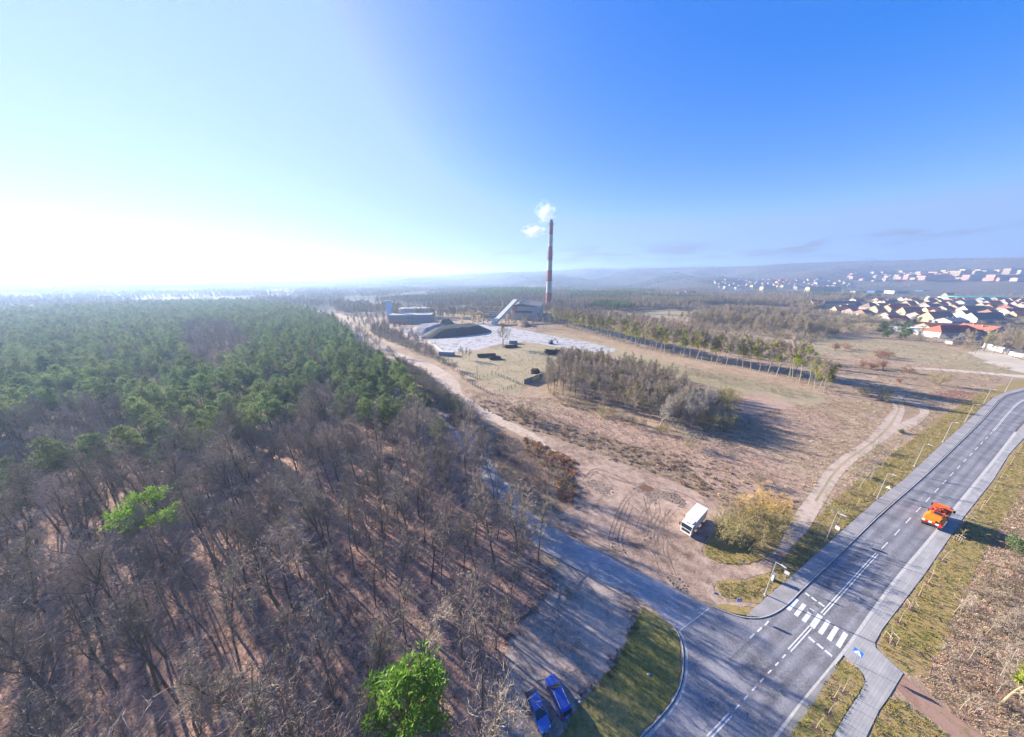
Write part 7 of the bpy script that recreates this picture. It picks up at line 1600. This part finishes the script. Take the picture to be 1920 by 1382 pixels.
l_, a_, n_ = place((1030, 1266), (1063, 1342)); car(l_, a_, 4.8, 1.92, 1.66, paint('paint_deep_blue', (.02, .05, .30)), 'dark blue estate car with silver roof rails, nearer the lawn', rails=True)
l_, a_, n_ = place((1024, 1366), (994, 1295)); car(l_, a_, 4.5, 1.84, 1.5, paint('paint_mid_blue', (.07, .15, .46)), 'lighter blue hatchback facing the camera beside the estate car', estate=False)
X, Y = G(840, 741); car((X, Y, .03), R(118), 4.4, 1.78, 1.5, paint('paint_black_blue', (.015, .02, .035)), 'dark car standing on the dirt track at the forest edge')
X, Y = G(1819, 640); wc = car((X, Y, 0), R(170), 5.0, 1.95, 2.0, paint('paint_white', (.75, .75, .74)), 'white van parked in front of the white building', name='parked_van')
PC = [o for o in bpy.data.objects if o.name.startswith('parked_car') and 'dark car' in o.get('label', '')][0]
for i in range(9):
    px = (884 + i * 5.6 + (i % 3), 601 + (i % 2) * 2.2); c_ = copy_tree(PC); c_.location = (*G(*px), 0); c_.rotation_euler.z = R(80 + 8 * (i % 3)); tag(c_, 'small parked car in the plant car park behind the cranes', 'car', 'cars in the plant car park')
for i, px in enumerate(((1900, 648), (1912, 650), (1832, 642))):
    c_ = copy_tree(PC); c_.location = (*G(*px), 0); c_.rotation_euler.z = R(20 + 30 * i); tag(c_, ('car parked by the white building nearest its corner', 'car parked by the white building at the right edge', 'car parked right of the white van')[i], 'car')

# the white box lorry
TA = math.atan2(-4.0, -5.2); t = thing('box_lorry', 'white box lorry with yellow rear corner parked in the muddy yard', 'lorry', (44.5, 57.25, .04), TA)
m_tw = paint('lorry_white', (.62, .62, .61), .35); m_box = mat('box_white', (.62, .62, .61), .5, var=.05, scale=1); W = 1.25
b = MB(); b.box((0, 0, .78), (8.4, .9, .28), m_black); b.build('chassis', t)
b = MB(); b.box((-1.05, 0, 2.35), (6.4, 2.5, 2.5), m_box); bx = b.build('cargo_box', t)
b = MB(); b.box((-1.05, 0, 3.63), (6.46, 2.56, .06), mat('box_roof', (.60, .61, .62), .55, var=.06, scale=2)); b.build('box_roof', bx)
b = MB()
for s_ in (-1, 1):
    b.box((-1.05, s_ * 1.262, 1.12), (6.4, .03, .12), m_silver)
b.build('side_rail', bx)
b = MB(); yel = mat('lorry_yellow', (.80, .48, .02), .5); b.add([(-4.258, -1.2, 1.1), (-4.258, 1.2, 1.1), (-4.258, 1.2, 3.58), (-4.258, -1.2, 3.58)], [(0, 1, 2, 3)], yel); b.build('rear_panel', bx)
b = MB(); b.add([(-4.25, 1.262, 1.3), (-3.3, 1.262, 1.3), (-3.9, 1.262, 3.5), (-4.25, 1.262, 3.5)], [(0, 1, 2, 3)], yel); b.build('yellow_corner', bx)
b = MB(); b.add([(-1.4, 1.264, 2.2), (.2, 1.264, 2.2), (.2, 1.264, 2.7), (-1.4, 1.264, 2.7)], [(0, 1, 2, 3)], mat('faint_print', (.55, .60, .68), .5)); b.build('side_print', bx)
ca = [(2.35, .45), (2.35, 2.75), (2.6, 2.98), (3.75, 2.98), (3.95, 2.85), (4.32, 1.75), (4.36, .45)]
b = MB(); b.loft([[(x, -1.2, z) for x, z in ca], [(x, 1.2, z) for x, z in ca]], m_tw); cb = b.build('cab', t)
def on_cab(name, x0, z0, x1, z1, y0, y1, m, out=.012):
    d_ = Vector((x1 - x0, 0, z1 - z0)).normalized(); n_ = Vector((d_.z, 0, -d_.x)) * out; b = MB(); b.add([Vector((x0, y0, z0)) + n_, Vector((x0, y1, z0)) + n_, Vector((x1, y1, z1)) + n_, Vector((x1, y0, z1)) + n_], [(0, 1, 2, 3)], m); return b.build(name, cb)
on_cab('windscreen', 4.30, 1.82, 4.0, 2.72, -1.08, 1.08, m_glass); on_cab('grille', 4.35, .95, 4.325, 1.62, -.9, .9, m_black); on_cab('bumper', 4.357, .46, 4.352, .82, -1.19, 1.19, m_tw, .03)
for s_ in (-1, 1):
    b = MB(); b.add([(2.75, s_ * 1.212, 1.8), (4.1, s_ * 1.212, 1.8), (3.85, s_ * 1.212, 2.65), (2.75, s_ * 1.212, 2.65)], [(0, 1, 2, 3)], m_glass); b.build('side_window', cb)
    on_cab('headlight', 4.35, .62, 4.345, .86, s_ * .75, s_ * 1.12, m_lampg, .05)
    b = MB(); b.bar((4.05, s_ * 1.2, 2.6), (4.25, s_ * 1.5, 2.55), .03, m_black, 5); b.box((4.25, s_ * 1.5, 2.2), (.14, .24, .7), m_black); b.build('mirror', cb)
    for x in (3.35, -2.3): wheel(t, x, s_ * 1.02, .46, .3, s_)
    b = MB(); b.box((.6, s_ * 1.05, .7), (1.1, .35, .5), m_silver if s_ > 0 else m_black); b.build('fuel_tank' if s_ > 0 else 'battery_box', t)
    b = MB(); b.box((-4.2, s_ * 1.0, .85), (.06, .35, .14), m_red); b.build('tail_light', t)
    b = MB(); b.box((-2.3, s_ * 1.02, 1.02), (1.25, .4, .05), m_black); b.build('mudguard', t)
b = MB(); b.loft([[(2.45, y, z) for y, z in ((-1.1, 3.0), (1.1, 3.0), (1.05, 3.6), (-1.05, 3.6))], [(3.4, y, z) for y, z in ((-.9, 3.0), (.9, 3.0), (.7, 3.06), (-.7, 3.06))]], m_tw); b.build('roof_deflector', cb)
b = MB(); b.box((3.3, 0, 3.0), (.6, .8, .05), m_glass); b.build('roof_hatch', cb)
b = MB(); b.box((2.22, 0, 3.05), (.22, 1.7, .75), m_black); b.build('cooling_unit', bx)
b = MB(); b.box((4.385, 0, .62), (.02, .52, .12), m_plate); b.build('number_plate', cb)

# the orange road service truck
OA = ROAD_ANG; t = thing('service_truck', 'bright orange road service truck with hopper and folded boom driving away', 'truck', (105.8, 58.5, .066), OA); t.scale = (1.12, 1.18, 1.18)
m_or = paint('service_orange', (.52, .075, .01), .5); m_ora = mat('hopper_amber', (.58, .15, .012), .45)
b = MB(); b.box((0, 0, .85), (7.6, .9, .3), m_black); b.build('chassis', t)
ca = [(2.2, .6), (2.2, 2.7), (2.45, 2.9), (3.4, 2.9), (3.85, 1.75), (3.9, .6)]
b = MB(); b.loft([[(x, -1.2, z) for x, z in ca], [(x, 1.2, z) for x, z in ca]], m_or); cb = b.build('cab', t)
b = MB(); b.add([(3.47, -1.05, 2.75), (3.47, 1.05, 2.75), (3.86, 1.05, 1.85), (3.86, -1.05, 1.85)], [(0, 1, 2, 3)], m_glass); b.build('windscreen', cb)
for s_ in (-1, 1): b = MB(); b.add([(2.5, s_ * 1.21, 1.8), (3.6, s_ * 1.21, 1.8), (3.3, s_ * 1.21, 2.65), (2.5, s_ * 1.21, 2.65)], [(0, 1, 2, 3)], m_glass); b.build('side_window', cb)
b = MB(); b.box((3.0, 0, 3.02), (.3, 1.5, .16), m_ora); b.build('beacon_bar', cb)
b = MB(); b.loft([[(x, y * k, z) for y, z in ((-1.25, 1.35), (-1.25, 2.3), (-.7, 3.1), (.7, 3.1), (1.25, 2.3), (1.25, 1.35))] for x, k in ((-3.5, .92), (-3.3, 1), (-1.6, 1), (-1.4, .95))], m_ora); b.build('hopper', t)
b = MB(); b.box((.3, 0, 1.25), (3.2, 2.4, .3), m_black); b.build('deck', t)
for k_, (x, y, z, dx, dy, dz) in enumerate(((1.2, .7, 1.8, .9, .8, .9), (-.6, -.2, 1.75, .8, .9, .7), (-.9, .85, 1.9, .5, .6, 1.0), (.5, .1, 1.65, .7, .6, .5))):
    b = MB(); b.box((x, y, z), (dx, dy, dz), (m_or, m_black, m_ora, m_or)[k_]); b.build('equipment_box', t)
for k_ in range(4): b = MB(); b.box((-3.3 + k_ * .55, 0, 3.13), (.12, 1.5, .08), m_or); b.build('hopper_rib', t)
for s_ in (-1, 1): b = MB(); b.bar((-1.35, s_ * .9, 1.4), (1.9, s_ * .5, 3.0), .09, m_or, 6); b.bar((-1.3, s_ * 1.15, 2.9), (-1.3, s_ * 1.15, 1.3), .07, m_black, 6); b.build('hydraulic_arm', t)
b = MB(); b.box((-2.5, 0, 3.2), (1.0, .8, .12), m_black); b.build('hopper_hatch', t)
b = MB(); b.bar((1.7, -.2, 1.9), (1.7, -.2, 3.0), .28, m_or, 8); b.bar((1.7, -.2, 2.95), (-1.2, .5, 3.35), .17, m_or, 6); b.bar((-1.2, .5, 3.35), (1.5, .95, 2.7), .14, m_or, 6); b.build('boom', t)
for k_, (x, y) in enumerate(((.4, -.75), (.9, .35))):
    b = MB(); n = 20
    for j in range(3): 
        for i in range(n): a0, a1 = i * 6.2832 / n, (i + 1) * 6.2832 / n; rr_ = .62 - j * .12; b.bar((x + math.cos(a0) * rr_, y + math.sin(a0) * rr_ * .8, 2.05 + j * .1), (x + math.cos(a1) * rr_, y + math.sin(a1) * rr_ * .8, 2.05 + j * .1), .06, (m_silver, m_black)[k_], 5)
    b.build('hose_reel', t)
for s_ in (-1, 1):
    b = MB(); b.box((.2, s_ * 1.1, 2.2), (2.6, .3, .6), m_or if s_ > 0 else m_ora); b.build('tool_locker', t)
    for x in (2.9, -1.8, -2.9): wheel(t, x, s_ * 1.0, .48, .32, s_)
    b = MB(); b.box((-3.8, s_ * .95, 1.0), (.1, .35, .22), m_red); b.build('tail_light', t); b = MB(); b.box((3.6, s_ * 1.38, 2.2), (.14, .3, .6), m_black); b.build('mirror', t)
b = MB(); b.box((-3.78, 0, .95), (.14, 2.5, .3), m_black); bp = b.build('rear_bumper', t)
for i in range(6): b = MB(); b.box((-3.87, -1.04 + i * .415, 1.35), (.03, .40, .35), (m_sred, m_swhite)[i % 2]); b.build('warning_board', bp)
b = MB(); b.box((-3.65, .3, 1.7), (.4, 1.2, .5), m_ora); b.bar((-3.7, -.8, 1.2), (-3.6, -.8, 2.7), .08, m_black, 6); b.build('rear_gear', t)
# ------------------------------------------------------------------ the air
hz = bpy.data.materials.new('haze_air'); hz.use_nodes = True
hn = hz.node_tree.nodes; hl = hz.node_tree.links; hn.clear()
ho = hn.new('ShaderNodeOutputMaterial'); hv = hn.new('ShaderNodeVolumePrincipled')
hv.inputs['Color'].default_value = (.46, .66, 1.0, 1)
hv.inputs['Density'].default_value = 2.5e-4
hv.inputs['Density Attribute'].default_value = ''
hv.inputs['Anisotropy'].default_value = .33
hl.new(hv.outputs[0], ho.inputs['Volume'])
b = MB(); b.box((0, 0, 149), (18600, 18600, 302), hz)
tag(b.build('haze'), 'thin blue haze filling the valley air', 'haze', kind='stuff')
